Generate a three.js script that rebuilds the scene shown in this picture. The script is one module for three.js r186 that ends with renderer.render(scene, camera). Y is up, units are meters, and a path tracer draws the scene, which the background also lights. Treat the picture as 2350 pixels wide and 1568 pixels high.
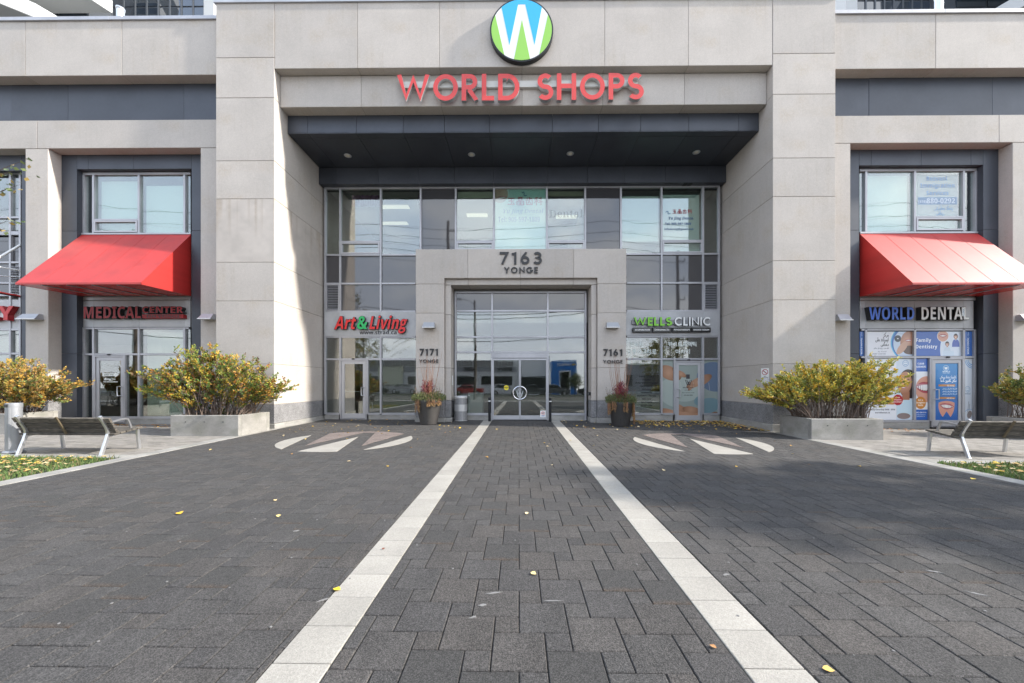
import * as THREE from 'three';
import { mergeGeometries } from 'three/addons/utils/BufferGeometryUtils.js';
import { TextGeometry } from 'three/addons/geometries/TextGeometry.js';
import { FontLoader } from 'three/addons/loaders/FontLoader.js';

// ---------------------------------------------------------------- camera, sky, sun, exposure
const scene = new THREE.Scene();
const YAW = 0.0087;
const camera = new THREE.PerspectiveCamera(84.05, 2350 / 1568, 0.1, 600);
camera.position.set(0, 1.5, 0);
camera.rotation.y = YAW;
camera.setViewOffset(2350, 1568, -8.4, -95.5, 2350, 1568);

const SUN_DIR = new THREE.Vector3(8.2, 4.9, 1).normalize();
function skyTexture() {
  const W = 1024, H = 512, data = new Float32Array(W * H * 4);
  const N = 64, lat = (() => { let s = 77; return Array.from({ length: N * N }, () => { s = (s * 1664525 + 1013904223) >>> 0; return s / 4294967296; }); })();
  const vn = (x, y) => {
    const ix = Math.floor(x), iy = Math.floor(y), fx = x - ix, fy = y - iy, sx = fx * fx * (3 - 2 * fx), sy = fy * fy * (3 - 2 * fy);
    const g = (a, b) => lat[(((b % N) + N) % N) * N + (((a % N) + N) % N)];
    return (g(ix, iy) * (1 - sx) + g(ix + 1, iy) * sx) * (1 - sy) + (g(ix, iy + 1) * (1 - sx) + g(ix + 1, iy + 1) * sx) * sy;
  };
  for (let j = 0; j < H; j++) {
    const up = ((j + 0.5) / H - 0.5) * Math.PI, y = Math.sin(up);
    for (let i = 0; i < W; i++) {
      const az = ((i + 0.5) / W - 0.5) * 2 * Math.PI, x = Math.cos(az) * Math.cos(up), z = Math.sin(az) * Math.cos(up);
      const t = Math.pow(Math.max(0, y), 0.55);
      let r = 1.0 + (0.44 - 1.0) * t, g = 1.02 + (0.62 - 1.02) * t, b = 1.05 + (0.94 - 1.05) * t;
      const k = 1 / (Math.max(0.02, y) + 0.22), u = x * k * 1.5, v = z * k * 1.5;
      const c = vn(u * 1.4 + 9, v * 1.4) * 0.5 + vn(u * 3.1, v * 3.1 + 4) * 0.27 + vn(u * 6.7 + 3, v * 6.7) * 0.15 + vn(u * 14, v * 14) * 0.08;
      const m = THREE.MathUtils.smoothstep(c, 0.40, 0.72) * 0.72 * THREE.MathUtils.smoothstep(y, 0, 0.1);
      r += (1.22 - r) * m; g += (1.25 - g) * m; b += (1.28 - b) * m;
      const cs = Math.max(0, x * SUN_DIR.x + y * SUN_DIR.y + z * SUN_DIR.z), halo = 0.5 * Math.pow(cs, 8) + 0.9 * Math.pow(cs, 60);
      r += halo; g += halo * 0.95; b += halo * 0.86;
      const o = (j * W + i) * 4;
      data[o] = r * 0.9; data[o + 1] = g * 0.9; data[o + 2] = b * 0.9; data[o + 3] = 1;
    }
  }
  const t = new THREE.DataTexture(data, W, H, THREE.RGBAFormat, THREE.FloatType);
  t.mapping = THREE.EquirectangularReflectionMapping; t.magFilter = THREE.LinearFilter; t.needsUpdate = true;
  return t;
}
scene.background = skyTexture();
scene.environment = scene.background;

const sun = new THREE.DirectionalLight(new THREE.Color(1, 0.94, 0.85), 3.9);
sun.name = 'sun';
sun.position.copy(SUN_DIR).multiplyScalar(60).add(new THREE.Vector3(0, 0, -8));
sun.target.position.set(0, 0, -8);
sun.castShadow = true;
sun.shadow.radius = 3.5;
sun.shadow.mapSize.set(4096, 4096);
Object.assign(sun.shadow.camera, { left: -40, right: 40, top: 40, bottom: -40, near: 1, far: 160 });
scene.add(sun, sun.target);

const renderer = new THREE.WebGLRenderer({ antialias: true });
renderer.setSize(1024, 683);
renderer.toneMapping = THREE.LinearToneMapping;
renderer.toneMappingExposure = 2.15;
renderer.shadowMap.enabled = true;

// ---------------------------------------------------------------- helpers
const F = 870, HY = 879.5, CT = Math.cos(YAW), ST = Math.sin(YAW);
// survey: a sighting (in units of a 2350-wide frame) on a plane D metres in front of the camera becomes a place in metres
const X = (px, D) => { const u = (px - 1183.4) / F; return (D * (u * CT - ST)) / (CT + u * ST); };
const Y = (py, D, px = 1191) => ((HY - py) * (D * CT - X(px, D) * ST)) / F + 1.5;
const SLOPE_Z = 0.0094, SLOPE_X = 0.0047;
const gy = (x, z) => -SLOPE_Z * z - SLOPE_X * x;                         // height of the gently falling ground
function ground(px, py) {                                                // a sighting on the ground
  let D = 10, x = 0;
  for (let i = 0; i < 12; i++) { x = X(px, D); const d = D * CT - x * ST; const need = (py - HY) / F; D = D * 0.4 + 0.6 * ((1.5 - gy(x, -D)) / need) * (D / d); }
  return [X(px, D), -D];
}
const rng = (seed) => () => { seed = (seed + 0x6d2b79f5) | 0; let t = Math.imul(seed ^ (seed >>> 15), 1 | seed); t = (t + Math.imul(t ^ (t >>> 7), 61 | t)) ^ t; return ((t ^ (t >>> 14)) >>> 0) / 4294967296; };
const V = (x, y, z) => new THREE.Vector3(x, y, z);
const taken = new Map();
function numbered(n) { const k = taken.get(n) ?? 0; taken.set(n, k + 1); return k ? n + '_' + String(k).padStart(3, '0') : n; }
function tag(o, label, category, group, kind) {
  if (label) o.userData.label = label; if (category) o.userData.category = category; if (group) o.userData.group = group; if (kind) o.userData.kind = kind;
  return o;
}
function thing(name, label, category, pos = [0, 0, 0], group, kind) {
  const o = new THREE.Group(); o.name = numbered(name); o.position.set(...pos); scene.add(o);
  return tag(o, label, category, group, kind);
}
function worldOf(o) { const p = V(0, 0, 0); for (let q = o; q && q !== scene; q = q.parent) p.add(q.position); return p; }
// a mesh from a geometry given in world metres, re-centred on itself, under a parent that is not turned
function part(parent, name, geo, mat, centre = true) {
  const m = new THREE.Mesh(geo, mat); m.name = parent === scene ? numbered(name) : name;
  m.castShadow = m.receiveShadow = true;
  const c = V(0, 0, 0);
  if (centre) { geo.computeBoundingBox(); geo.boundingBox.getCenter(c); geo.translate(-c.x, -c.y, -c.z); }
  const base = parent === scene ? V(0, 0, 0) : worldOf(parent);
  m.position.copy(c).sub(centre ? base : V(0, 0, 0));
  parent.add(m);
  return m;
}
function local(parent, name, geo, mat) { const m = new THREE.Mesh(geo, mat); m.name = name; m.castShadow = m.receiveShadow = true; parent.add(m); return m; }
function group(parent, name) { const g = new THREE.Group(); g.name = name; parent.add(g); return g; }
function geom(pos, uv, norm, col) {
  const g = new THREE.BufferGeometry();
  g.setAttribute('position', new THREE.Float32BufferAttribute(pos, 3));
  g.setAttribute('uv', new THREE.Float32BufferAttribute(uv ?? new Array((pos.length / 3) * 2).fill(0), 2));
  if (col) g.setAttribute('color', new THREE.Float32BufferAttribute(col, 3));
  if (norm) g.setAttribute('normal', new THREE.Float32BufferAttribute(norm, 3)); else g.computeVertexNormals();
  return g;
}
// box with chamfered edges; uv in metres along each face
function box(x0, x1, y0, y1, z0, z1, b = 0, uo = 0, vo = 0) {
  const pos = [], uv = [];
  const tri = (a, c, d) => {
    const n = V(0, 0, 0).crossVectors(V(...c).sub(V(...a)), V(...d).sub(V(...a))), ax = Math.abs(n.x), ay = Math.abs(n.y), az = Math.abs(n.z);
    for (const p of [a, c, d]) { pos.push(...p); if (ax >= ay && ax >= az) uv.push(p[2] + uo, p[1] + vo); else if (ay >= az) uv.push(p[0] + uo, p[2] + vo); else uv.push(p[0] + uo, p[1] + vo); }
  };
  const lo = [Math.min(x0, x1), Math.min(y0, y1), Math.min(z0, z1)], hi = [Math.max(x0, x1), Math.max(y0, y1), Math.max(z0, z1)];
  b = Math.min(b, (hi[0] - lo[0]) * 0.45, (hi[1] - lo[1]) * 0.45, (hi[2] - lo[2]) * 0.45);
  const v = (s, axis) => [0, 1, 2].map((k) => (s[k] > 0 ? hi[k] - (k === axis ? 0 : b) : lo[k] + (k === axis ? 0 : b)));
  const quad = (p, q, r, s, out) => {
    const n = V(0, 0, 0).crossVectors(V(...q).sub(V(...p)), V(...r).sub(V(...p)));
    if (n.dot(out) < 0) { tri(p, r, q); tri(p, s, r); } else { tri(p, q, r); tri(p, r, s); }
  };
  for (let k = 0; k < 3; k++) for (const s of [-1, 1]) {
    const i = (k + 1) % 3, j = (k + 2) % 3, sg = (a, c) => { const q = [0, 0, 0]; q[k] = s; q[i] = a; q[j] = c; return v(q, k); };
    const out = V(0, 0, 0).setComponent(k, s);
    quad(sg(-1, -1), sg(1, -1), sg(1, 1), sg(-1, 1), out);
  }
  if (b > 0) {
    for (let k = 0; k < 3; k++) { const i = (k + 1) % 3, j = (k + 2) % 3;
      for (const si of [-1, 1]) for (const sj of [-1, 1]) {
        const a = [0, 0, 0], c = [0, 0, 0]; a[i] = si; a[j] = sj; c[i] = si; c[j] = sj; a[k] = -1; c[k] = 1;
        const out = V(0, 0, 0).setComponent(i, si).setComponent(j, sj);
        quad(v(a, i), v(c, i), v(c, j), v(a, j), out);
      } }
    for (const sx of [-1, 1]) for (const sy of [-1, 1]) for (const sz of [-1, 1]) {
      const s = [sx, sy, sz], a = v(s, 0), c = v(s, 1), d = v(s, 2);
      const n = V(0, 0, 0).crossVectors(V(...c).sub(V(...a)), V(...d).sub(V(...a)));
      if (n.dot(V(sx, sy, sz)) < 0) tri(a, d, c); else tri(a, c, d);
    }
  }
  return geom(pos, uv);
}
// box whose front (+z) face carries a print from 0 to 1
function printBox(x0, x1, y0, y1, z0, z1) {
  const g = box(x0, x1, y0, y1, z0, z1), p = g.attributes.position, u = g.attributes.uv;
  for (let i = 0; i < p.count; i++) u.setXY(i, (p.getX(i) - x0) / (x1 - x0), (p.getY(i) - y0) / (y1 - y0));
  return g;
}
function merge(list) { return mergeGeometries(list.map((g) => { const q = g.index ? g.toNonIndexed() : g; for (const k of Object.keys(q.attributes)) if (!['position', 'normal', 'uv', 'color'].includes(k)) q.deleteAttribute(k); return q; })); }
// tapered tube along points
function tube(pts, r0, r1 = r0, seg = 6, caps = true) {
  const pos = [], uv = [], idx = [], n = pts.length; let len = 0;
  const up = V(0, 0, 0), a = V(0, 0, 0), bb = V(0, 0, 0);
  for (let i = 0; i < n; i++) {
    const t = V(...pts[Math.min(i + 1, n - 1)]).sub(V(...pts[Math.max(i - 1, 0)])).normalize();
    if (i === 0) { up.set(Math.abs(t.y) > 0.9 ? 1 : 0, Math.abs(t.y) > 0.9 ? 0 : 1, 0); }
    a.crossVectors(up, t).normalize(); bb.crossVectors(t, a).normalize(); up.copy(bb);
    if (i) len += V(...pts[i]).distanceTo(V(...pts[i - 1]));
    const r = r0 + (r1 - r0) * (i / (n - 1));
    for (let k = 0; k <= seg; k++) { const q = (k / seg) * 2 * Math.PI, c = Math.cos(q) * r, s = Math.sin(q) * r; pos.push(pts[i][0] + a.x * c + bb.x * s, pts[i][1] + a.y * c + bb.y * s, pts[i][2] + a.z * c + bb.z * s); uv.push(k / seg * 6.28 * r, len); }
  }
  const w = seg + 1;
  for (let i = 0; i < n - 1; i++) for (let k = 0; k < seg; k++) { const p = i * w + k; idx.push(p, p + 1, p + w, p + 1, p + w + 1, p + w); }
  if (caps) for (const [row, flip] of [[0, 1], [n - 1, 0]]) { const c = pos.length / 3; pos.push(...pts[row]); uv.push(0, 0); for (let k = 0; k < seg; k++) { const p = row * w + k; flip ? idx.push(c, p + 1, p) : idx.push(c, p, p + 1); } }
  const g = new THREE.BufferGeometry();
  g.setAttribute('position', new THREE.Float32BufferAttribute(pos, 3)); g.setAttribute('uv', new THREE.Float32BufferAttribute(uv, 2)); g.setIndex(idx); g.computeVertexNormals();
  const out = g.toNonIndexed(); return out;
}
function lathe(profile, seg = 32) { const g = new THREE.LatheGeometry(profile.map(([r, y]) => new THREE.Vector2(r, y)), seg); return g.toNonIndexed(); }
// flat bar swept along a polyline in a plane x = const: profile offset, extruded along x
function barYZ(pts, w, x0, x1) {            // pts [z, y]
  const n = pts.length, L = [], R = [];
  for (let i = 0; i < n; i++) {
    const p = pts[Math.max(0, i - 1)], q = pts[Math.min(n - 1, i + 1)], tx = q[0] - p[0], ty = q[1] - p[1], l = Math.hypot(tx, ty) || 1;
    L.push([pts[i][0] - (ty / l) * w / 2, pts[i][1] + (tx / l) * w / 2]); R.push([pts[i][0] + (ty / l) * w / 2, pts[i][1] - (tx / l) * w / 2]);
  }
  const loop = [...L, ...R.reverse()], sh = new THREE.Shape(loop.map(([a, b]) => new THREE.Vector2(a, b)));
  const g = new THREE.ExtrudeGeometry(sh, { depth: x1 - x0, bevelEnabled: true, bevelSize: 0.004, bevelThickness: 0.004, bevelSegments: 1 });
  g.applyMatrix4(new THREE.Matrix4().set(0, 0, 1, x0, 0, 1, 0, 0, 1, 0, 0, 0, 0, 0, 0, 1));
  const pa = g.attributes.position, na = g.attributes.normal, ua = g.attributes.uv;                      // the swap mirrors: turn the faces back
  for (const at of [pa, na, ua]) for (let i = 0; i < pa.count; i += 3) for (let c = 0; c < at.itemSize; c++) { const t = at.getComponent(i + 1, c); at.setComponent(i + 1, c, at.getComponent(i + 2, c)); at.setComponent(i + 2, c, t); }
  return g;
}
// ---------------------------------------------------------------- materials
function noiseGrid(n, seed) { const r = rng(seed), a = Float32Array.from({ length: n * n }, r); return (u, v, f) => { // tiles over 0..1
  const x = u * f, y = v * f, ix = Math.floor(x), iy = Math.floor(y), fx = x - ix, fy = y - iy, sx = fx * fx * (3 - 2 * fx), sy = fy * fy * (3 - 2 * fy);
  const g = (p, q) => a[((((q % f) + f) % f) % n) * n + ((((p % f) + f) % f) % n)];
  return (g(ix, iy) * (1 - sx) + g(ix + 1, iy) * sx) * (1 - sy) + (g(ix, iy + 1) * (1 - sx) + g(ix + 1, iy + 1) * sx) * sy; }; }
function texture(W, H, fn, srgb = true, rep = [1, 1]) {
  const d = new Uint8Array(W * H * 4);
  for (let j = 0; j < H; j++) for (let i = 0; i < W; i++) { const c = fn((i + 0.5) / W, (j + 0.5) / H, i, j), o = (j * W + i) * 4; for (let k = 0; k < 3; k++) d[o + k] = Math.max(0, Math.min(255, c[k] * 255)); d[o + 3] = 255; }
  const t = new THREE.DataTexture(d, W, H); t.magFilter = THREE.LinearFilter; t.minFilter = THREE.LinearFilter; t.wrapS = t.wrapT = THREE.RepeatWrapping; t.repeat.set(...rep);
  if (srgb) t.colorSpace = THREE.SRGBColorSpace; t.needsUpdate = true; return t;
}
const nz = noiseGrid(256, 5), nz2 = noiseGrid(256, 19), hash = (() => { const r = rng(3), a = Float32Array.from({ length: 65536 }, r); return (i, j) => a[(i * 7919 + j * 104729) & 65535]; })();
const std = (o) => new THREE.MeshStandardMaterial(o), phy = (o) => new THREE.MeshPhysicalMaterial(o);
const lin = (r, g, b) => new THREE.Color().setRGB(r, g, b);
const grey = (t) => [t, t, t];
// precast concrete: fine sand grain, cloudy patches, faint weather streaks
const stoneMap = texture(1024, 1024, (u, v, i, j) => {
  const cloud = nz(u, v, 5) * 0.5 + nz2(u, v, 11) * 0.3 + nz(u, v, 27) * 0.2, grain = hash(i, j), mid = nz2(u, v, 190);
  const streak = nz(u, v * 0.999, 64) * nz2(u, v, 3), dark = grain > 0.985 ? -0.09 : 0, brown = Math.max(0, nz2(u, v, 7) - 0.62) * 0.22 * nz(u, v, 90);
  const t = 0.90 + (cloud - 0.5) * 0.06 + (grain - 0.5) * 0.06 + (mid - 0.5) * 0.05 + dark - streak * 0.025;
  const st = Math.max(0, nz(u, Math.abs(2 * v - 1) * 0.05, 48) - 0.58) * nz2(u, v, 5) * nz(u, v, 140) * 0.2;   // brownish run-off marks
  return [t - brown * 0.35 - st * 0.6, t - brown * 0.6 - st * 0.75, t - brown - st];
}, true, [0.31, 0.31]);
const stoneBump = texture(512, 512, (u, v, i, j) => grey(0.5 + (hash(i, j) - 0.5) * 0.6 + (nz(u, v, 120) - 0.5) * 0.5), false, [1.1, 1.1]);
const stone = [[0.615, 0.562, 0.512], [0.59, 0.541, 0.495], [0.635, 0.58, 0.527]].map((c) => std({ color: lin(...c), map: stoneMap, bumpMap: stoneBump, bumpScale: 0.0016, roughness: 0.86 }));
const stainMap = texture(512, 512, (u, v, i, j) => {                       // one panel with brown run-off marks under its top joint
  const cloud = nz(u, v, 5) * 0.6 + nz2(u, v, 17) * 0.4, t = 0.875 + (cloud - 0.5) * 0.1 + (hash(i, j) - 0.5) * 0.07;
  const col = nz2(u, 0.3, 23) * 0.6 + nz(u, 0.7, 61) * 0.4, len = 0.25 + 0.55 * nz(u, 0.1, 15), run = Math.max(0, col - 0.44) * 2.2 * Math.max(0, Math.min(1, (v - (1 - len)) / len * 1.6)) * (0.5 + 0.5 * nz2(u, v, 120));
  return [t + 0.02 - run * 0.1, t + 0.02 - run * 0.125, t + 0.02 - run * 0.16];
});
const stoneStained = std({ color: lin(0.635, 0.575, 0.52), map: stainMap, roughness: 0.88 });
const graniteMap = texture(512, 512, (u, v, i, j) => { const h = hash(i, j), q = nz(u, v, 150); const t = 0.60 + (h - 0.5) * 0.34 + (q - 0.5) * 0.3 + (nz2(u, v, 9) - 0.5) * 0.08; return [t, t, t * 1.01]; }, true, [0.8, 0.8]);
const granite = std({ color: lin(0.66, 0.65, 0.645), map: graniteMap, bumpMap: stoneBump, bumpScale: 0.002, roughness: 0.8 });
const concreteMap = texture(1024, 512, (u, v, i, j) => {
  const cloud = nz(u, v, 4) * 0.5 + nz2(u, v, 13) * 0.3 + nz(u, v, 41) * 0.2, pit = nz2(u, v, 120) > 0.93 ? -0.22 : 0, stain = Math.max(0, nz2(u, v, 6) - 0.6) * 0.35;
  const t = 0.80 + (cloud - 0.5) * 0.22 + (hash(i, j) - 0.5) * 0.08 + pit; return [t - stain * 0.7, t - stain * 0.65, t - stain * 0.8];
}, true, [0.55, 0.9]);
const concrete = std({ color: lin(0.47, 0.45, 0.415), map: concreteMap, roughness: 0.9 });
const plinthMat = std({ color: lin(0.50, 0.485, 0.455), map: concreteMap, roughness: 0.9 });
const joint = std({ color: lin(0.27, 0.24, 0.21), roughness: 0.95 });
const metalMap = texture(512, 512, (u, v, i, j) => grey(0.93 + (nz(u, v, 6) - 0.5) * 0.08 + (nz2(u, v, 40) - 0.5) * 0.03), true, [0.4, 0.4]);
const metalBump = texture(256, 256, (u, v) => grey(nz(u, v, 4) * 0.7 + nz2(u, v, 9) * 0.3), false, [0.35, 0.35]);
const darkMetal = [1, 0.94, 1.07].map((k) => phy({ color: lin(0.072 * k, 0.08 * k, 0.099 * k), map: metalMap, roughness: 0.42, metalness: 0.25, bumpMap: metalBump, bumpScale: 0.006 }));
const aluminium = phy({ color: lin(0.50, 0.50, 0.525), roughness: 0.42, metalness: 0.45, map: metalMap });
const doorAlu = phy({ color: lin(0.47, 0.47, 0.49), roughness: 0.45, metalness: 0.4 });
const signBand = phy({ color: lin(0.52, 0.525, 0.535), roughness: 0.5, metalness: 0.25, map: metalMap });
const steel = phy({ color: lin(0.66, 0.67, 0.69), roughness: 0.3, metalness: 0.85 });
const chrome = phy({ color: lin(0.75, 0.75, 0.76), roughness: 0.15, metalness: 1 });
const white = std({ color: lin(0.78, 0.78, 0.77), roughness: 0.55 });
const black = std({ color: lin(0.012, 0.012, 0.014), roughness: 0.5 });
const blackMetal = phy({ color: lin(0.016, 0.017, 0.02), roughness: 0.38, metalness: 0.2 });
const glassBump = texture(256, 256, (u, v) => grey(nz(u, v, 3) * 0.65 + nz2(u, v, 7) * 0.35), false, [0.33, 0.33]);
const glass = phy({ color: lin(0.80, 0.88, 0.85), roughness: 0.0, transmission: 1, thickness: 0, ior: 2.5, bumpMap: glassBump, bumpScale: 0.0028 });
const glassLow = phy({ color: lin(0.74, 0.79, 0.765), roughness: 0.0, transmission: 1, thickness: 0, ior: 2.4, bumpMap: glassBump, bumpScale: 0.0018 });
const spandrel = phy({ color: lin(0.05, 0.049, 0.053), roughness: 0.03, ior: 1.95, bumpMap: glassBump, bumpScale: 0.002 });
const fabricMap = texture(512, 512, (u, v, i, j) => { const t = 0.93 + (nz(u, v, 5) - 0.5) * 0.09 + (nz2(u, v, 23) - 0.5) * 0.04 + (hash(i, j) - 0.5) * 0.03 - Math.max(0, nz2(u, v, 9) - 0.7) * 0.1; return [t, t, t]; }, true, [0.5, 0.5]);
const redFabric = phy({ map: fabricMap, bumpMap: metalBump, bumpScale: 0.004, color: lin(0.52, 0.03, 0.026), roughness: 0.5, sheen: 0.25, sheenColor: lin(1, 0.7, 0.65), sheenRoughness: 0.5, clearcoat: 0.25, clearcoatRoughness: 0.45 });
const redUnder = phy({ color: lin(0.52, 0.03, 0.026), roughness: 0.22, specularIntensity: 0.5 });
const interiorWall = std({ color: lin(0.30, 0.27, 0.23), roughness: 0.9 }), interiorFloor = std({ color: lin(0.09, 0.085, 0.08), roughness: 0.6 }), interiorCeil = std({ color: lin(0.34, 0.33, 0.31), roughness: 0.9 });
const blindMat = std({ color: lin(0.72, 0.76, 0.72), roughness: 0.8 }), curtainMat = std({ color: lin(0.12, 0.03, 0.1), roughness: 0.85 });
function canvasTex(w, h, draw) { const c = document.createElement('canvas'); c.width = w; c.height = h; const x = c.getContext('2d'); draw(x, w, h); const t = new THREE.CanvasTexture(c); t.colorSpace = THREE.SRGBColorSpace; return t; }
const print = (w, h, draw, o = {}) => phy({ map: canvasTex(w, h, draw), roughness: 0.35, clearcoat: 0.6, clearcoatRoughness: 0.05, ...o });
const lettering = (w, h, draw) => phy({ map: canvasTex(w, h, draw), transparent: true, roughness: 0.5 });
// unit pavers
const speckMap = texture(1024, 1024, (u, v, i, j) => {
  const h = hash(i, j), cl = nz(u, v, 6) * 0.5 + nz2(u, v, 19) * 0.3 + nz(u, v, 60) * 0.2, gr = nz2(u, v, 230);
  const sp = hash(j + 31, i * 3 + 7), bright = sp > 0.993 ? 0.3 : sp > 0.965 ? 0.12 : 0; const t = 0.60 + (h - 0.5) * 0.42 + (gr - 0.5) * 0.40 + (cl - 0.5) * 0.16 + bright; return [t, t * 0.99, t * 0.985];
}, true, [0.85, 0.85]);
const paverBump = texture(512, 512, (u, v, i, j) => grey(0.5 + (hash(i, j) - 0.5) * 0.5 + (nz(u, v, 170) - 0.5) * 0.9), false, [1.7, 1.7]);
const paverCols = [[0.150, 0.144, 0.139], [0.142, 0.137, 0.134], [0.157, 0.149, 0.143], [0.158, 0.148, 0.140], [0.136, 0.131, 0.129], [0.152, 0.147, 0.143], [0.161, 0.149, 0.139]];
const paverMats = paverCols.map((c) => std({ color: lin(...c.map((k) => k * 1.12)), map: speckMap, bumpMap: paverBump, bumpScale: 0.004, roughness: 0.9 }));
const paverField = std({ color: lin(1.12, 1.12, 1.12), vertexColors: true, map: speckMap, bumpMap: paverBump, bumpScale: 0.004, roughness: 0.9 });
const paleMap = texture(512, 512, (u, v, i, j) => { const t = 0.9 + (hash(i, j) - 0.5) * 0.12 + (nz2(u, v, 150) - 0.5) * 0.1 + (nz(u, v, 5) - 0.5) * 0.07 + (hash(j, i + 9) > 0.996 ? -0.2 : 0); return [t, t * 0.99, t * 0.97]; }, true, [0.9, 0.9]);
const whitePaver = [1, 0.96, 1.03].map((k) => std({ color: lin(0.405 * k, 0.388 * k, 0.36 * k), map: paleMap, bumpMap: paverBump, bumpScale: 0.002, roughness: 0.88 }));
// pavers whose near edge has worn through to brown
const wornMap = texture(256, 256, (u, v, i, j) => { const h = hash(i, j), t = 0.62 + (h - 0.5) * 0.42 + (nz2(u, v, 70) - 0.5) * 0.4, e = Math.max(0, 1 - (1 - v) / (0.1 + 0.12 * nz(u, 0.4, 9))) * (0.35 + 0.65 * nz2(u, 0.2, 5)) * (0.5 + h * 0.5); return [t + e * 0.22, t + e * 0.08, t - e * 0.03]; });
const wornPaver = std({ color: lin(0.152, 0.146, 0.141).multiplyScalar(1.12), map: wornMap, bumpMap: paverBump, bumpScale: 0.004, roughness: 0.9 });
const tanPaver = std({ color: lin(0.50, 0.40, 0.35), map: graniteMap, roughness: 0.9 });
const lightPaver = std({ color: lin(1, 1, 1), vertexColors: true, map: concreteMap, roughness: 0.92 });
// ---------------------------------------------------------------- ground, paving, lawns, street
const TILT = [SLOPE_Z, 0, -SLOPE_X];
function tilted(name, kind = 'structure') { const g = new THREE.Group(); g.name = numbered(name); g.rotation.set(...TILT); g.userData.kind = kind; scene.add(g); return g; }
function sheet(parent, name, x0, x1, z0, z1, y, mat, th = 0.2) { return part(parent, name, box(x0, x1, y - th, y, z0, z1), mat); }
{
  const soil = std({ color: lin(0.13, 0.12, 0.1), roughness: 1, map: concreteMap });
  const g = tilted('ground'); sheet(g, 'terrain', -160, 160, -60, 140, -0.09, soil);
}
const plaza = tilted('plaza_paving');
sheet(plaza, 'bedding', -7.17, 7.37, -14.3, 4, -0.02, std({ color: lin(0.05, 0.043, 0.036), roughness: 1, map: speckMap }), 0.05);
{
  const R = rng(11), S = 0.3, s = 0.15, GAP = 0.005, rects = [];
  const zones = [[-7.15, -1.305], [-0.985, 1.165], [1.495, 7.35]];
  const addRect = (x0, f0, w, h, big, mirror) => {
    for (let zi = 0; zi < 3; zi++) {
      const [a, b] = zones[zi], q0 = Math.max(x0, a), q1 = Math.min(x0 + w, b), g0 = Math.max(f0, -4), g1 = Math.min(f0 + h, 14.1);
      if (q1 - q0 < 0.03 || g1 - g0 < 0.03) continue;
      rects.push({ x0: q0 + GAP / 2, x1: q1 - GAP / 2, f0: g0 + GAP / 2, f1: g1 - GAP / 2, tone: Math.floor(R() * 7), dy: (R() - 0.5) * 0.003, u: R() * 3, v: R() * 3 });
    }
  };
  for (let i = -60; i < 60; i++) for (let j = -40; j < 60; j++) {
    const x = i * S + j * s, f = -i * s + j * S;
    if (x < -7.7 || x > 7.6 || f < -4.4 || f > 14.2) continue;
    addRect(x, f, S, S, true); addRect(x + S, f + s, s, s, false);
  }
  const seen = (r) => { const f = (r.f0 + r.f1) / 2, x = (r.x0 + r.x1) / 2; if (f < 1.75) return 0; const px = 1191 + (x * F) / f, py = 871 + 1305 / f; if (px < -40 || px > 2390 || py > 1600) return 0; return (r.x1 - r.x0) * (r.f1 - r.f0) / f ** 3; };
  rects.forEach((r) => { r.a = seen(r); });
  rects.sort((a, b) => b.a - a.a);
  const rest = [];
  rects.forEach((r, k) => {
    const g = box(r.x0, r.x1, -0.05, r.dy, -r.f1, -r.f0, 0.005, r.u, r.v);
    if (k < 300) { const worn = r.x1 - r.x0 > 0.2 && r.f1 - r.f0 > 0.2 && R() < 0.3; if (worn) { const p = g.attributes.position, u = g.attributes.uv; for (let i = 0; i < p.count; i++) u.setXY(i, (p.getX(i) - r.x0) / (r.x1 - r.x0), (p.getZ(i) + r.f1) / (r.f1 - r.f0)); } part(plaza, 'paver', g, worn ? wornPaver : paverMats[r.tone]); return; }
    const c = paverCols[r.tone], col = []; for (let i = 0; i < g.attributes.position.count; i++) col.push(...c);
    g.setAttribute('color', new THREE.Float32BufferAttribute(col, 3)); rest.push(g);
  });
  const m = part(plaza, 'paver_field', merge(rest), paverField); m.userData.kind = 'stuff';
  // two white bands of square pavers running to the doors
  const bands = [[-1.302, -0.988], [1.168, 1.492]];
  for (const [a, b] of bands) {
    const st = tilted('white_paving_band');
    for (let k = 0; k < 58; k++) { const f = -3.5 + k * 0.305; if (f > 13.8) break; part(st, 'stripe_paver', box(a + 0.002, b - 0.002, -0.05, 0.001 + (R() - 0.5) * 0.002, -(f + 0.2985), -f, 0.004, R() * 4, R() * 4), whitePaver[Math.floor(R() * 3)]); }
  }
}
// floor emblems: a round W laid in pale and tan pavers
const emblemShapes = (() => {
  const arcPts = (a0, a1, n = 26) => Array.from({ length: n + 1 }, (_, i) => { const a = a0 + ((a1 - a0) * i) / n; return [Math.cos(a), Math.sin(a)]; });
  const ang = (x, y) => Math.atan2(y, x);
  const onC = (x, y) => { const l = Math.hypot(x, y); return [x / l, y / l]; };
  const l0 = onC(-0.89, 0.5), l1 = onC(-0.57, -0.82), r0 = onC(0.89, 0.5), r1 = onC(0.586, -0.81), b0 = onC(-0.25, -0.97), b1 = onC(0.28, -0.96), t0 = onC(-0.66, 0.74), t1 = onC(0.67, 0.74);
  const left = [...arcPts(ang(...l0), ang(...l1) + 2 * Math.PI)], right = [...arcPts(ang(...r1), ang(...r0))];
  const mid = [[0.014, 0.343], ...arcPts(ang(...b0), ang(...b1), 10)];
  const top = [...arcPts(ang(...t1), ang(...t0)), [-0.40, -0.51], [-0.114, 0.843], [0.12, 0.843], [0.43, -0.507]];
  return { left, right, mid, top };
})();
const flatShape = (pts, k) => new THREE.Shape(pts.map(([x, y]) => new THREE.Vector2(x * k, y * k)));
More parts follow.
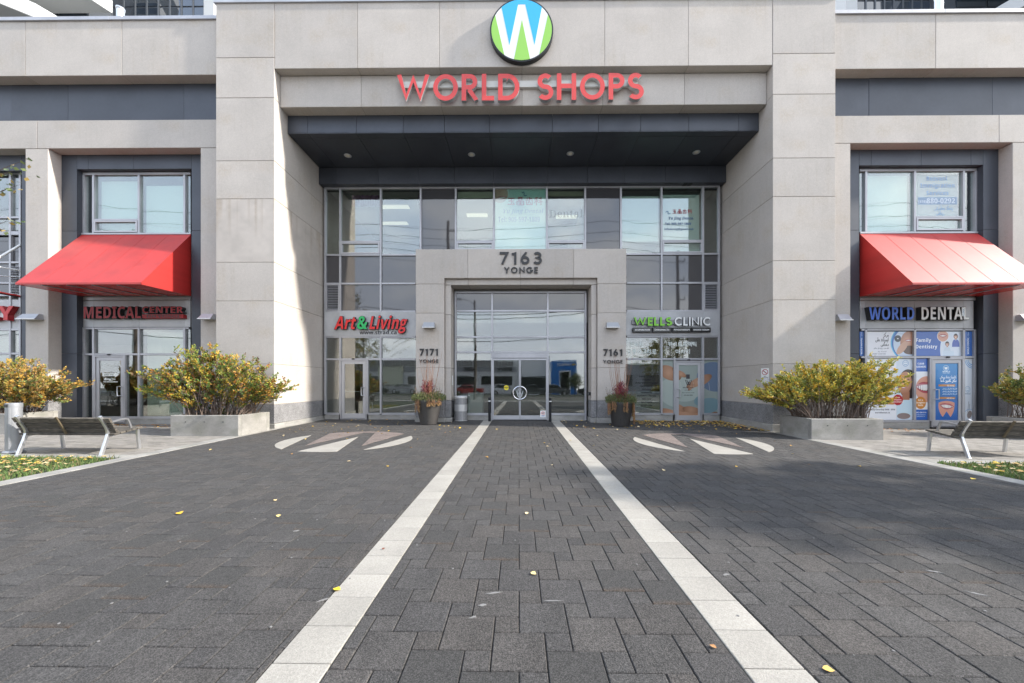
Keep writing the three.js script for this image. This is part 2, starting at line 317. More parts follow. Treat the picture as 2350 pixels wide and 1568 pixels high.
{
  const R = 1.512;
  for (const [cx, cz, kind] of [[-4.163, -9.202, 0], [4.354, -9.224, 2]]) {
    const g = tilted('paving_emblem');
    const lay = (name, shape, mat) => { const e = new THREE.ExtrudeGeometry(shape, { depth: 0.02, bevelEnabled: false, curveSegments: 40 }); e.rotateX(-Math.PI / 2); e.translate(cx, -0.013, cz); return part(g, name, e, mat); };
    for (const k of ['left', 'right', 'mid']) lay('pale_inlay', flatShape(emblemShapes[k], R), whitePaver[kind]);
    lay('tan_inlay', flatShape(emblemShapes.top, R), tanPaver);
  }
}
// pale kerbs along the dark plaza, pale brick pavements under the benches
{
  const R = rng(23);
  for (const [a, b, far] of [[-7.46, -7.165, 11.2], [7.365, 7.66, 11.2]]) {
    const k = tilted('border_kerb');
    for (let f = -3; f < far; f += 1.5) part(k, 'kerb_stone', box(a, b, -0.1, 0.004, -Math.min(far, f + 1.494), -f, 0.006, R() * 5, R() * 5), concrete);
  }
  for (const [a, b] of [[-7.24, -7.165], [7.365, 7.53]]) { const k = tilted('wall_kerb'); part(k, 'kerb_stone', box(a, b, -0.1, 0.006, -14.0, -11.2, 0.004), concrete); }
  for (const [a, b] of [[-26, -7.465], [7.665, 26]]) {
    const p = tilted('pavement'); sheet(p, 'bedding', a, b, -12.3, -7.3, -0.03, std({ color: lin(0.2, 0.185, 0.165), roughness: 1 }), 0.06);
    part(p, 'edge_kerb', box(a, b, -0.1, 0.006, -7.3, -7.05, 0.008), concrete);
    const list = [], lo = Math.max(a, -16.5), hi = Math.min(b, 16.5);
    for (let f = 7.3, row = 0; f < 12.25; f += 0.15, row++) for (let x = lo - (row % 2) * 0.15; x < hi; x += 0.3) {
      const x0 = Math.max(lo, x), x1 = Math.min(hi, x + 0.294); if (x1 - x0 < 0.03) continue;
      const g = box(x0, x1, -0.05, (R() - 0.5) * 0.003, -(f + 0.1445), -f, 0, R() * 4, R() * 4), t = 0.92 + R() * 0.16, c = [0.38 * t, 0.35 * t, 0.315 * t], col = []; for (let i = 0; i < g.attributes.position.count; i++) col.push(...c);
      g.setAttribute('color', new THREE.Float32BufferAttribute(col, 3)); list.push(g);
    }
    const m = part(p, 'brick_field', merge(list), lightPaver); m.userData.kind = 'stuff';
    for (const [s, e] of [[a, lo], [hi, b]]) if (e - s > 0.1) sheet(p, 'concrete_slab', s, e, -12.3, -7.3, 0, concrete, 0.05);
  }
}
// lawns
const turf = std({ color: lin(0.065, 0.085, 0.028), roughness: 1, map: speckMap });
for (const [a, b] of [[-26, -7.465], [7.665, 26]]) { const l = tilted('lawn'); sheet(l, 'turf', a, b, -7.05, 3, -0.015, turf, 0.1); }
{
  const blade = geom([-0.006, 0, 0, 0.006, 0, 0, 0.004, 0.035, 0.006, -0.006, 0, 0, 0.004, 0.035, 0.006, -0.003, 0.034, 0.006, -0.003, 0.034, 0.006, 0.004, 0.035, 0.006, 0.006, 0.062, 0.022]);
  const mat = phy({ color: lin(1, 1, 1), roughness: 0.9, transmission: 0.3, thickness: 0 });
  for (const [a, b, word] of [[-13, -7.47, 'left'], [7.67, 13, 'right']]) {
    const R = rng(word.length * 7), n = 16000, m = new THREE.InstancedMesh(blade, mat, n), M = new THREE.Matrix4(), q = new THREE.Quaternion(), e = new THREE.Euler(), c = new THREE.Color();
    for (let i = 0; i < n; i++) {
      const x = a + R() * (b - a), z = -(4.0 + R() * 3.04), s = 0.6 + R() * 0.9;
      e.set((R() - 0.5) * 0.9, R() * 6.28, (R() - 0.5) * 0.9); q.setFromEuler(e); M.compose(V(x, gy(x, z) - 0.015, z), q, V(s * 1.3, s, s)); m.setMatrixAt(i, M);
      const t = R(); c.setRGB(0.07 + t * 0.07, 0.12 + t * 0.07 + R() * 0.03, 0.03 + t * 0.02); if (R() < 0.12) c.setRGB(0.24, 0.19, 0.08); m.setColorAt(i, c);
    }
    m.name = numbered('grass'); m.castShadow = m.receiveShadow = true; tag(m, word === 'left' ? 'short mown grass in front of the left bench' : 'short mown grass in front of the right bench', 'grass', undefined, 'stuff'); scene.add(m);
  }
}
// fallen leaves
function leafGeo() { const o = [[0, -0.5], [0.28, -0.3], [0.42, 0.02], [0.22, 0.3], [0, 0.55], [-0.22, 0.3], [-0.42, 0.02], [-0.28, -0.3]], p = []; for (let i = 0; i < 8; i++) { const a = o[i], b = o[(i + 1) % 8], h = (k) => Math.abs(k[0]) * 0.35 + (k[1] > 0.3 ? 0.06 : 0); p.push(0, 0.02, 0, b[0], h(b), b[1], a[0], h(a), a[1]); } return geom(p); }
const LEAF = leafGeo();
const leafMat = phy({ color: lin(1, 1, 1), roughness: 0.75, side: THREE.DoubleSide });
function litter(name, label, seed, n, place, size = [0.05, 0.09], pal) {
  const R = rng(seed), m = new THREE.InstancedMesh(LEAF, leafMat, n), M = new THREE.Matrix4(), q = new THREE.Quaternion(), e = new THREE.Euler(), c = new THREE.Color();
  pal ??= [[0.62, 0.40, 0.06], [0.70, 0.50, 0.16], [0.55, 0.30, 0.06], [0.66, 0.52, 0.30], [0.42, 0.22, 0.08], [0.72, 0.46, 0.03]];
  for (let i = 0; i < n; i++) {
    const [x, z, y = 0] = place(R), s = size[0] + R() * (size[1] - size[0]);
    e.set((R() - 0.5) * 0.5, R() * 6.28, (R() - 0.5) * 0.5); q.setFromEuler(e); M.compose(V(x, gy(x, z) + 0.008 + y, z), q, V(s * (0.8 + R() * 0.4), s, s)); m.setMatrixAt(i, M);
    const p = pal[Math.floor(R() * pal.length)], t = 0.8 + R() * 0.4; m.setColorAt(i, c.setRGB(p[0] * t, p[1] * t, p[2] * t));
  }
  m.name = numbered(name); m.castShadow = m.receiveShadow = true; tag(m, label, 'leaves', undefined, 'stuff'); scene.add(m);
}
const gaussR = (R) => (R() + R() + R() - 1.5) / 1.5;
const lawnTones = [[0.50, 0.34, 0.10], [0.46, 0.34, 0.16], [0.40, 0.25, 0.08], [0.52, 0.40, 0.22], [0.34, 0.19, 0.08], [0.58, 0.40, 0.05], [0.42, 0.32, 0.2]];
litter('fallen_leaves', 'yellow leaves strewn over the left lawn', 41, 900, (R) => [-7.6 - Math.pow(R(), 0.9) * 5.2, -(4.2 + R() * 2.8), 0.03], [0.05, 0.10], lawnTones);
litter('fallen_leaves', 'yellow leaves strewn over the right lawn', 43, 900, (R) => [7.8 + Math.pow(R(), 0.9) * 5.2, -(4.2 + R() * 2.8), 0.03], [0.05, 0.10], lawnTones);
litter('fallen_leaves', 'drift of yellow leaves along the clinic door and the right side wall', 47, 850, (R) => { const t = R(); return t < 0.55 ? [4.1 + R() * 3.3, -(13.9 - Math.pow(R(), 2.2) * 1.6), R() * 0.02] : t < 0.8 ? [7.45 - Math.pow(R(), 2) * 0.9, -(11.3 + R() * 2.6), R() * 0.02] : [1.5 + R() * 5.5, -(13.95 - Math.pow(R(), 1.6) * 2.4)]; }, [0.045, 0.085]);
litter('fallen_leaves', 'thin scatter of leaves in front of the gallery door', 53, 90, (R) => [-6.8 + R() * 5.2, -(13.9 - Math.pow(R(), 1.3) * 3.6)], [0.04, 0.075]);
litter('fallen_leaves', 'brown leaves gathered along the left shopfront sill', 59, 130, (R) => [-13.5 + R() * 4.4, -(11.95 - Math.pow(R(), 2) * 0.7)], [0.05, 0.09], [[0.45, 0.2, 0.06], [0.55, 0.3, 0.08], [0.35, 0.16, 0.06]]);
litter('fallen_leaves', 'brown leaves gathered along the right shopfront sill', 61, 90, (R) => [9.6 + R() * 4.2, -(11.95 - Math.pow(R(), 2) * 0.6)], [0.05, 0.09], [[0.45, 0.2, 0.06], [0.5, 0.3, 0.1], [0.35, 0.16, 0.06]]);
litter('fallen_leaves', 'sparse leaves dotted over the middle of the dark plaza', 67, 48, (R) => [-6.5 + R() * 13, -(6.2 + R() * 6)], [0.045, 0.075]);
{ // single leaves lying apart near the camera
  const spots = [[773, 1356, 'bright yellow leaf on the edge of the left white paving band', [0.75, 0.55, 0.03], 0.055], [412, 1180, 'orange yellow leaf alone on the dark paving far left of the band', [0.72, 0.42, 0.04], 0.085], [639, 1186, 'pale yellow leaf alone on dark pavers left of the white band', [0.72, 0.55, 0.2], 0.06], [631, 1150, 'small pale leaf on dark pavers behind the pale yellow leaf', [0.66, 0.5, 0.25], 0.055], [1209, 1180, 'pale leaf between the bands, the farther of two', [0.72, 0.56, 0.3], 0.055], [1224, 1319, 'pale yellow leaf between the bands, the nearer of two', [0.76, 0.6, 0.25], 0.05], [1901, 1541, 'orange leaf in the near corner right of the right band', [0.72, 0.45, 0.12], 0.05], [1637, 1488, 'small brown leaf just left of the right white band', [0.4, 0.2, 0.08], 0.035], [2234, 1101, 'yellow leaf on dark paving near the right kerb', [0.7, 0.5, 0.08], 0.08], [880, 1262, 'tiny red brown leaf on the left white band', [0.16, 0.045, 0.025], 0.03]];
  const R = rng(71);
  for (const [px, py, label, c, s] of spots) { const [x, z] = ground(px, py), m = new THREE.Mesh(LEAF, std({ color: lin(...c), roughness: 0.75, side: THREE.DoubleSide })); m.name = numbered('fallen_leaf'); m.position.set(x, gy(x, z) + 0.009, z); m.rotation.set(0.08, R() * 6, 0.06); m.scale.setScalar(s); m.castShadow = m.receiveShadow = true; tag(m, label, 'leaf', 'single fallen leaves on the dark paving'); scene.add(m); }
}
// pale scuffs and dried gum marks on the dark pavers: thin smears of matter with their own outline
{
  const R = rng(83), mat = std({ color: lin(0.19, 0.185, 0.18), roughness: 0.95 }), g = tilted('paving_scuffs', 'stuff'); g.userData.label = 'pale paint scuffs and gum spots on the dark pavers'; const list = [];
  for (const [px, py, w, h, a] of [[1666, 1320, 0.05, 0.022, 0.3], [2145, 1313, 0.075, 0.022, -0.5], [2243, 1364, 0.085, 0.018, -0.6], [1132, 1362, 0.09, 0.014, 0.25], [1107, 1390, 0.05, 0.02, 0], [742, 1378, 0.06, 0.014, 0.7], [680, 1219, 0.05, 0.018, 0.8], [1085, 1418, 0.04, 0.012, 0.4], [1270, 1380, 0.1, 0.01, 0.05]]) {
    const [x, z] = ground(px, py), pts = []; for (let i = 0; i < 18; i++) { const q = (i / 18) * 6.283, k = 0.3 + R() * 0.5, u = Math.cos(q) * w * k, v = Math.sin(q) * h * k; pts.push(new THREE.Vector2(u * Math.cos(a) - v * Math.sin(a), u * Math.sin(a) + v * Math.cos(a))); }
    const e = new THREE.ExtrudeGeometry(new THREE.Shape(pts), { depth: 0.004, bevelEnabled: false }); e.rotateX(-Math.PI / 2); e.translate(x, 0.0005, z); list.push(e);
  }
  for (let i = 0; i < 60; i++) { const x = (R() - 0.5) * 9, z = -(1.9 + R() * 5), r = 0.004 + R() * 0.005, e = new THREE.CylinderGeometry(r, r, 0.004, 6).toNonIndexed(); e.translate(x, 0.003, z); list.push(e); }
  part(g, 'scuff_mark', merge(list), mat);
}
// ---------------------------------------------------------------- the building
const DF = 11.23, DB = 11.5, DC = 11.87, DK = 13.73, DG = 14.0, DP = 13.25, DS = 13.38;      // centre: pier face, sign beam, canopy edge, canopy back, glass, portal, portal step
const WF = 11.36, WB = 11.70, WC = 11.58, WD = 11.92, WG = 12.12;                           // wings: fascia, dark band, columns, dark frame, glass
const TOP = 12.84, J = 0.009;
const bld = thing('commercial_building', 'pale stone shopping building with dark metal canopy, glass entrance and recessed shopfronts', 'building', [0, 0, -13]);
const rb = rng(101);
const pickStone = () => stone[Math.floor(rb() * 3)];
function slab(parent, name, x0, x1, y0, y1, D, depth, mat, gap = J, bev = 0.008) { return part(parent, name, box(x0 + gap / 2, x1 - gap / 2, y0 + gap / 2, y1 - gap / 2, -D - depth, -D, bev, rb() * 7, rb() * 7), mat ?? pickStone()); }
const gAt = (x, D) => gy(x, -D);

// piers: stacked blocks that wrap from the front round into the recess
const pierX = [[X(495, DF), X(629.5, DF)], [X(1773.7, DF), X(1918, DF)]];
const pierY = [131.7, 224, 368.8, 456.3, 602, 691, 836, 929, 973].map((p) => Y(p, DF, 629));
for (let k = 0; k < 2; k++) {
  const [a, b] = pierX[k], g = group(bld, 'stone_pier'), ys = [TOP, ...pierY];
  for (let i = 0; i < 8; i++) {
    const gran = i === 7 + 0 && false;
    slab(g, 'stone_block', a, b, ys[i + 1], ys[i], DF, 3.1, i === 4 && k === 0 ? stoneStained : undefined);
  }
  slab(g, 'granite_block', a, b, ys[9], ys[8], DF, 3.1, granite);
  part(g, 'plinth', box(a - 0.035, b + 0.035, gAt(b, DF) - 0.12, ys[9] - 0.004, -DF - 3.1, -DF + 0.035, 0.012), plinthMat);
  part(g, 'joint_core', box(a + 0.014, b - 0.014, 0, TOP - 0.02, -DF - 3.05, -DF - 0.014), joint);
}
const [PL0, PL1] = pierX[0], [PR0, PR1] = pierX[1];
// fix uv of the stained block so that its marks fit the block once
for (const g of bld.children) for (const m of g.children) if (m.material === stoneStained) { const p = m.geometry.attributes.position, u = m.geometry.attributes.uv; m.geometry.computeBoundingBox(); const b = m.geometry.boundingBox; for (let i = 0; i < p.count; i++) u.setXY(i, (p.getX(i) - b.min.x) / 2.2 + (p.getZ(i) - b.min.z) / 3.3, (p.getY(i) - b.min.y) / (b.max.y - b.min.y)); }

// upper fascia and sign beam between the piers
{
  const xs = [633, 820, 1008, 1198, 1388, 1580, 1774].map((p) => X(p, DF)); xs[0] = PL1; xs[6] = PR0;
  const yb = Y(153.5, DF), yb2 = Y(243, DB), f = group(bld, 'upper_fascia'), s = group(bld, 'sign_beam');
  for (let i = 0; i < 6; i++) { slab(f, 'stone_panel', xs[i], xs[i + 1], yb, TOP, DF + 0.004, 0.8); slab(s, 'stone_panel', xs[i], xs[i + 1], yb2, yb - 0.004, DB, 0.6); }
  part(f, 'joint_core', box(PL1, PR0, yb + 0.014, TOP - 0.02, -DF - 0.78, -DF - 0.02), joint);
  part(s, 'joint_core', box(PL1, PR0, yb2 + 0.014, yb - 0.02, -DB - 0.58, -DB - 0.016), joint);
}
const beamY = Y(243, DB), canTop = Y(263, DC), canBot = Y(304, DC), backBot = Y(420.5, DK);
// coping along the centre
{ const g = group(bld, 'coping'); for (let i = 0; i < 6; i++) { const a = PL0 - 0.05 + (i * (PR1 - PL0 + 0.1)) / 6, b = PL0 - 0.05 + ((i + 1) * (PR1 - PL0 + 0.1)) / 6; part(g, 'coping_sheet', box(a + 0.002, b - 0.002, TOP - 0.02, TOP + 0.13, -DF - 1.2, -DF + 0.04, 0.006), aluminium); } }
// dark metal canopy
{
  const g = group(bld, 'metal_canopy'), jx = [190, 415, 633, 825, 1033, 1325, 1538, 1735, 1958, 2190].map((v) => X((1000 + v / 1.2368) / 1.634, DC)), xs = [PL1 + 0.002, ...jx, PR0 - 0.002];
  for (let i = 0; i < xs.length - 1; i++) {
    part(g, 'edge_panel', box(xs[i] + 0.004, xs[i + 1] - 0.004, canBot + 0.004, canTop + 0.25, -DC - 0.05, -DC, 0.004, rb() * 5, rb() * 5), darkMetal[Math.floor(rb() * 3)]);
    part(g, 'soffit_panel', box(xs[i] + 0.004, xs[i + 1] - 0.004, canBot, canBot + 0.05, -DC - 0.24, -DC + 0.0, 0.004), darkMetal[0]);
    part(g, 'soffit_panel', box(xs[i] + 0.004, xs[i + 1] - 0.004, canBot, canBot + 0.05, -DK - 0.05, -DC - 0.248, 0.004, rb() * 5, rb() * 5), darkMetal[Math.floor(rb() * 2)]);
    part(g, 'back_panel', box(xs[i] + 0.003, xs[i + 1] - 0.003, backBot, canBot - 0.012, -DG - 0.05, -DK, 0.004, rb() * 5, rb() * 5), darkMetal[Math.floor(rb() * 2)]);
  }
  part(g, 'canopy_core', box(PL1 + 0.01, PR0 - 0.01, backBot + 0.03, beamY + 0.2, -DG - 0.4, -DK - 0.06), black);
  part(g, 'canopy_core', box(PL1 + 0.01, PR0 - 0.01, canBot + 0.06, beamY + 0.3, -DK, -DC - 0.08), black);
  const lens = std({ color: lin(0.75, 0.7, 0.6), roughness: 0.3 });
  for (const [px, py] of [[376, 718], [950, 716], [1408, 714], [1993, 711]]) {
    const D = ((canBot - 1.5) * F) / (HY - py / 1.2368 / 1.634), x = X((1000 + px / 1.2368) / 1.634, D), d = group(g, 'downlight');
    const ring = lathe([[0.075, 0.0], [0.12, -0.004], [0.125, 0.004], [0.12, 0.02], [0.075, 0.02], [0.075, 0]], 24); ring.translate(x, canBot - 0.006, -D); part(d, 'trim_ring', ring, steel);
    const c = new THREE.CylinderGeometry(0.07, 0.074, 0.02, 20).toNonIndexed(); c.translate(x, canBot - 0.004, -D); part(d, 'lens', c, lens);
  }
  for (const px of [1571, 1582]) { const x = X(px, DG - 0.1); part(g, 'vent_slot', box(x - 0.07, x + 0.07, backBot - 0.01, backBot + 0.01, -DG + 0.02, -DK - 0.03), black); }
}
// ---- glazing helpers
function grid(name, D) {
  const g = group(bld, name), o = {
    g, D,
    v(px, y0, y1, w = 0.066) { const x = X(px, D); return part(g, 'mullion', box(x - w / 2, x + w / 2, y1, y0, -D - 0.08, -D + 0.045, 0.004), aluminium); },
    h(px0, px1, y, w = 0.066, t = 0.033) { const a = X(px0, D) + t, b = X(px1, D) - t; return part(g, 'transom', box(a + 0.001, b - 0.001, y - w / 2, y + w / 2, -D - 0.08, -D + 0.04, 0.004), aluminium); },
    p(px0, px1, y0, y1, mat, name = 'pane') { const a = X(px0, D) + 0.02, b = X(px1, D) - 0.02; return part(g, name, box(a, b, y1 + 0.02, y0 - 0.02, -D - 0.03, -D - 0.016, 0, rb() * 9, rb() * 9), mat); },
    vent(px0, px1, y0, y1, mat) { const a = X(px0, D) + 0.036, b = X(px1, D) - 0.036; part(g, 'vent_frame', ring(a, b, y1 + 0.036, y0 - 0.036, 0.05, -D - 0.05, -D + 0.06), doorAlu); part(g, 'vent_pane', box(a + 0.045, b - 0.045, y1 + 0.08, y0 - 0.08, -D - 0.012, -D + 0.0, 0, rb() * 9, rb() * 9), mat); },
    louvre(px0, px1, y0, y1) { const a = X(px0, D) + 0.036, b = X(px1, D) - 0.036, L = group(bld, 'louvre'); part(L, 'louvre_frame', ring(a, b, y1 + 0.034, y0 - 0.034, 0.035, -D - 0.06, -D + 0.05), aluminium); part(L, 'louvre_back', box(a + 0.03, b - 0.03, y1 + 0.05, y0 - 0.05, -D - 0.075, -D - 0.065), black);
      const n = 14; for (let i = 0; i < n; i++) { const y = y1 + 0.08 + ((y0 - y1 - 0.16) * (i + 0.5)) / n, bl = box(a + 0.036, b - 0.036, -0.006, 0.006, -0.035, 0.035, 0.002); bl.rotateX(0.62); bl.translate(0, y, -D - 0.005); part(L, 'louvre_blade', bl, aluminium); } },
    blind(px0, px1, y0, y1, mat = blindMat, off = 0.16) { const a = X(px0, D) + 0.05, b = X(px1, D) - 0.05; return part(g, 'roller_blind', box(a, b, y1, y0, -D - off - 0.008, -D - off), mat); },
    slats(px0, px1, y0, y1, mat) { const a = X(px0, D) + 0.06, b = X(px1, D) - 0.06, n = Math.round((b - a) / 0.1), r = rng(n + 5); for (let i = 0; i < n; i++) { const s = box(-0.047, 0.047, y1, y0, -0.002, 0.002); s.rotateY(0.25 + r() * 0.25); s.translate(a + ((b - a) * (i + 0.5)) / n, 0, -D - 0.2); part(g, 'blind_slat', s, mat); } },
  };
  return o;
}
function ring(x0, x1, y0, y1, w, z0, z1, bev = 0.003) {
  const s = new THREE.Shape([new THREE.Vector2(x0, y0), new THREE.Vector2(x1, y0), new THREE.Vector2(x1, y1), new THREE.Vector2(x0, y1)]);
  const [l, b, r, t] = Array.isArray(w) ? w : [w, w, w, w];
  s.holes.push(new THREE.Path([new THREE.Vector2(x0 + l, y0 + b), new THREE.Vector2(x0 + l, y1 - t), new THREE.Vector2(x1 - r, y1 - t), new THREE.Vector2(x1 - r, y0 + b)]));
  const e = new THREE.ExtrudeGeometry(s, { depth: z1 - z0 - 2 * bev, bevelEnabled: true, bevelSize: bev, bevelOffset: -bev, bevelThickness: bev, bevelSegments: 1 }); e.translate(0, 0, z0 + bev); return e;
}
function door(parent, px0, px1, py0, py1, D, hinge, mat, pxr) {
  const d = group(parent, 'glass_door'), x0 = X(px0, D), x1 = X(px1, D), y0 = Y(py0, D, pxr), y1 = Y(py1, D, pxr);
  part(d, 'door_casing', ring(x0 - 0.055, x1 + 0.055, y0 - 0.02, y1 + 0.055, [0.05, 0.015, 0.05, 0.05], -D - 0.07, -D + 0.05), aluminium);
  part(d, 'door_frame', ring(x0, x1, y0 + 0.012, y1, [0.095, 0.19, 0.095, 0.11], -D - 0.02, -D + 0.025), doorAlu);
  if (mat.map) part(d, 'door_pane', printBox(x0 + 0.085, x1 - 0.085, y0 + 0.19, y1 - 0.1, -D - 0.006, -D + 0.004), mat);
  else part(d, 'door_pane', box(x0 + 0.085, x1 - 0.085, y0 + 0.19, y1 - 0.1, -D - 0.006, -D + 0.004, 0, rb() * 9, rb() * 9), mat);
  const hx = hinge > 0 ? x1 - 0.05 : x0 + 0.05, off = hinge > 0 ? -0.075 : 0.075, yc = y0 + 1.02, z = -D + 0.025;
  part(d, 'pull_handle', tube([[hx, yc - 0.15, z], [hx, yc - 0.15, z + 0.06], [hx + off, yc - 0.15, z + 0.075], [hx + off, yc, z + 0.078], [hx + off, yc + 0.15, z + 0.075], [hx, yc + 0.15, z + 0.06], [hx, yc + 0.15, z]], 0.014, 0.014, 8), steel);
  part(d, 'kick_bar', box(x0 + 0.09, x1 - 0.09, y0 + 1.0, y0 + 1.03, -D - 0.03, -D - 0.01), doorAlu);
  const cx = (x0 + x1) / 2; part(d, 'closer_sensor', box(cx - 0.05, cx + 0.05, y1 + 0.056, y1 + 0.1, -D + 0.046, -D + 0.075, 0.004), black);
  return d;
}
// ---- main curtain wall in the recess
const cw = grid('curtain_wall', DG);
{
  const yT = Y(431.5, DG), yV = Y(554.2, DG), y1 = Y(584.7, DG), y2 = Y(650.7, DG), y3 = Y(714.5, DG), y4 = Y(773.5, DG), y5 = Y(824.5, DG), y6 = Y(951, DG);
  const upper = [746.8, 781.2, 874.2, 965.8, 1046, 1133.7, 1254.8, 1342.8, 1424.6, 1517.8, 1613, 1649.6];
  cw.h(746.8, 1649.6, yT + 0.02, 0.08, -0.03);
  upper.forEach((p, i) => { const low = i < 3 || i > 8 ? y6 : Y(575, DG); cw.v(p, yT - 0.022, low, 0.066); });
  for (let i = 0; i < 11; i++) {
    const a = upper[i], b = upper[i + 1], short = i >= 2 && i <= 8, bottom = i >= 3 && i <= 7 ? Y(576, DG) : y1;
    if (i === 3 || i === 7) { cw.p(a, b, yT, bottom, spandrel, 'spandrel_panel'); continue; }
    if ([1, 4, 6, 9].includes(i)) { cw.h(a, b, yV, 0.055); cw.p(a, b, yT, yV, glass); cw.vent(a, b, yV, bottom, glass); } else cw.p(a, b, yT, bottom, glass);
    if (i < 3 || i > 7) cw.h(a, b, y1);
  }
  // spandrel rows, louvres and sign bands beside the portal
  for (const [cols, left] of [[[746.8, 781.2, 874.2, 956], true], [[1436, 1517.8, 1613, 1649.6], false]]) for (let i = 0; i < 3; i++) {
    const a = cols[i], b = cols[i + 1], lv = left ? i === 0 : i === 2;
    cw.p(a, b, y1, y2, spandrel, 'spandrel_panel'); cw.h(a, b, y2);
    if (lv) cw.louvre(a, b, y2, y3); else cw.p(a, b, y2, y3, spandrel, 'spandrel_panel');
    cw.h(a, b, y3, 0.06); cw.h(a, b, y4, 0.06);
    const A = X(a, DG) + 0.001, B = X(b, DG) - 0.001; part(cw.g, 'sign_band_panel', box(A, B, y4 + 0.032, y3 - 0.032, -DG - 0.04, -DG + 0.056, 0.003, rb() * 4, rb() * 4), signBand);
  }
  // ground floor, left: gallery
  cw.p(746.8, 781.2, y4, y5, glassLow); cw.p(781.2, 874.2, y4, y5, glassLow); cw.p(874.2, 956, y4, y5, glassLow);
  cw.h(746.8, 781.2, y5); cw.h(781.2, 874.2, y5); cw.h(874.2, 956, y5);
  cw.p(746.8, 780, y5, y6, glassLow); cw.v(843.5, y5 - 0.034, y6); cw.p(844, 873, y5, y6, glassLow); cw.p(874.2, 956, y5, y6, glassLow);
  cw.h(746.8, 781.2, y6 + 0.01, 0.08); cw.h(843.5, 874.2, y6 + 0.01, 0.08); cw.h(874.2, 956, y6 + 0.01, 0.08);
  door(bld, 785, 839, 961.5, 829, DG, 1, glassLow, 812);
  // right: clinic
  cw.p(1436, 1517.8, y4, y5, glassLow); cw.p(1517.8, 1613, y4, y5, glassLow); cw.p(1613, 1649.6, y4, y5, glassLow);
  cw.h(1436, 1517.8, y5); cw.h(1517.8, 1613, y5); cw.h(1613, 1649.6, y5);
  cw.p(1436, 1517.8, y5, y6, glassLow); cw.v(1547.5, y5 - 0.034, y6);
  cw.h(1436, 1517.8, y6 + 0.01, 0.08); cw.h(1517.8, 1547.5, y6 + 0.01, 0.08); cw.h(1613, 1649.6, y6 + 0.01, 0.08);
  // low concrete sills
  const sill = (p0, p1) => part(cw.g, 'sill_kerb', box(X(p0, DG), X(p1, DG), gAt(X(p0, DG), DG) - 0.1, y6 - 0.032, -DG - 0.2, -DG + 0.03, 0.008), plinthMat);
  sill(745, 778); sill(846, 956); sill(1436, 1544); sill(1615, 1651);
  // blinds and furnishings behind the upper glass
  cw.blind(1424.6, 1517.8, yT - 0.25, Y(552, DG)); cw.blind(1517.8, 1613, yT - 0.2, y1 + 0.1);
  cw.blind(1046, 1133.7, yT - 0.05, Y(450, DG), std({ color: lin(0.4, 0.38, 0.28), roughness: 0.9 })); cw.blind(1254.8, 1342.8, yT - 0.05, Y(446, DG), std({ color: lin(0.3, 0.27, 0.18), roughness: 0.9 }));
  const curtain = (p0, p1, ya, yb) => { const a = X(p0, DG), b = X(p1, DG), n = 36, pos = [], uv = []; for (let i = 0; i < n; i++) { const q = (k) => [a + ((b - a) * k) / n, -DG - 0.25 + Math.sin(k * 1.1) * 0.035]; const [u, zu] = q(i), [w, zw] = q(i + 1); pos.push(u, yb, zu, w, yb, zw, w, ya, zw, u, yb, zu, w, ya, zw, u, ya, zu); } part(cw.g, 'curtain', geom(pos), curtainMat); };
  curtain(800, 872, yT - 0.12, Y(466, DG)); curtain(955, 966, yT - 0.1, Y(462, DG));
}
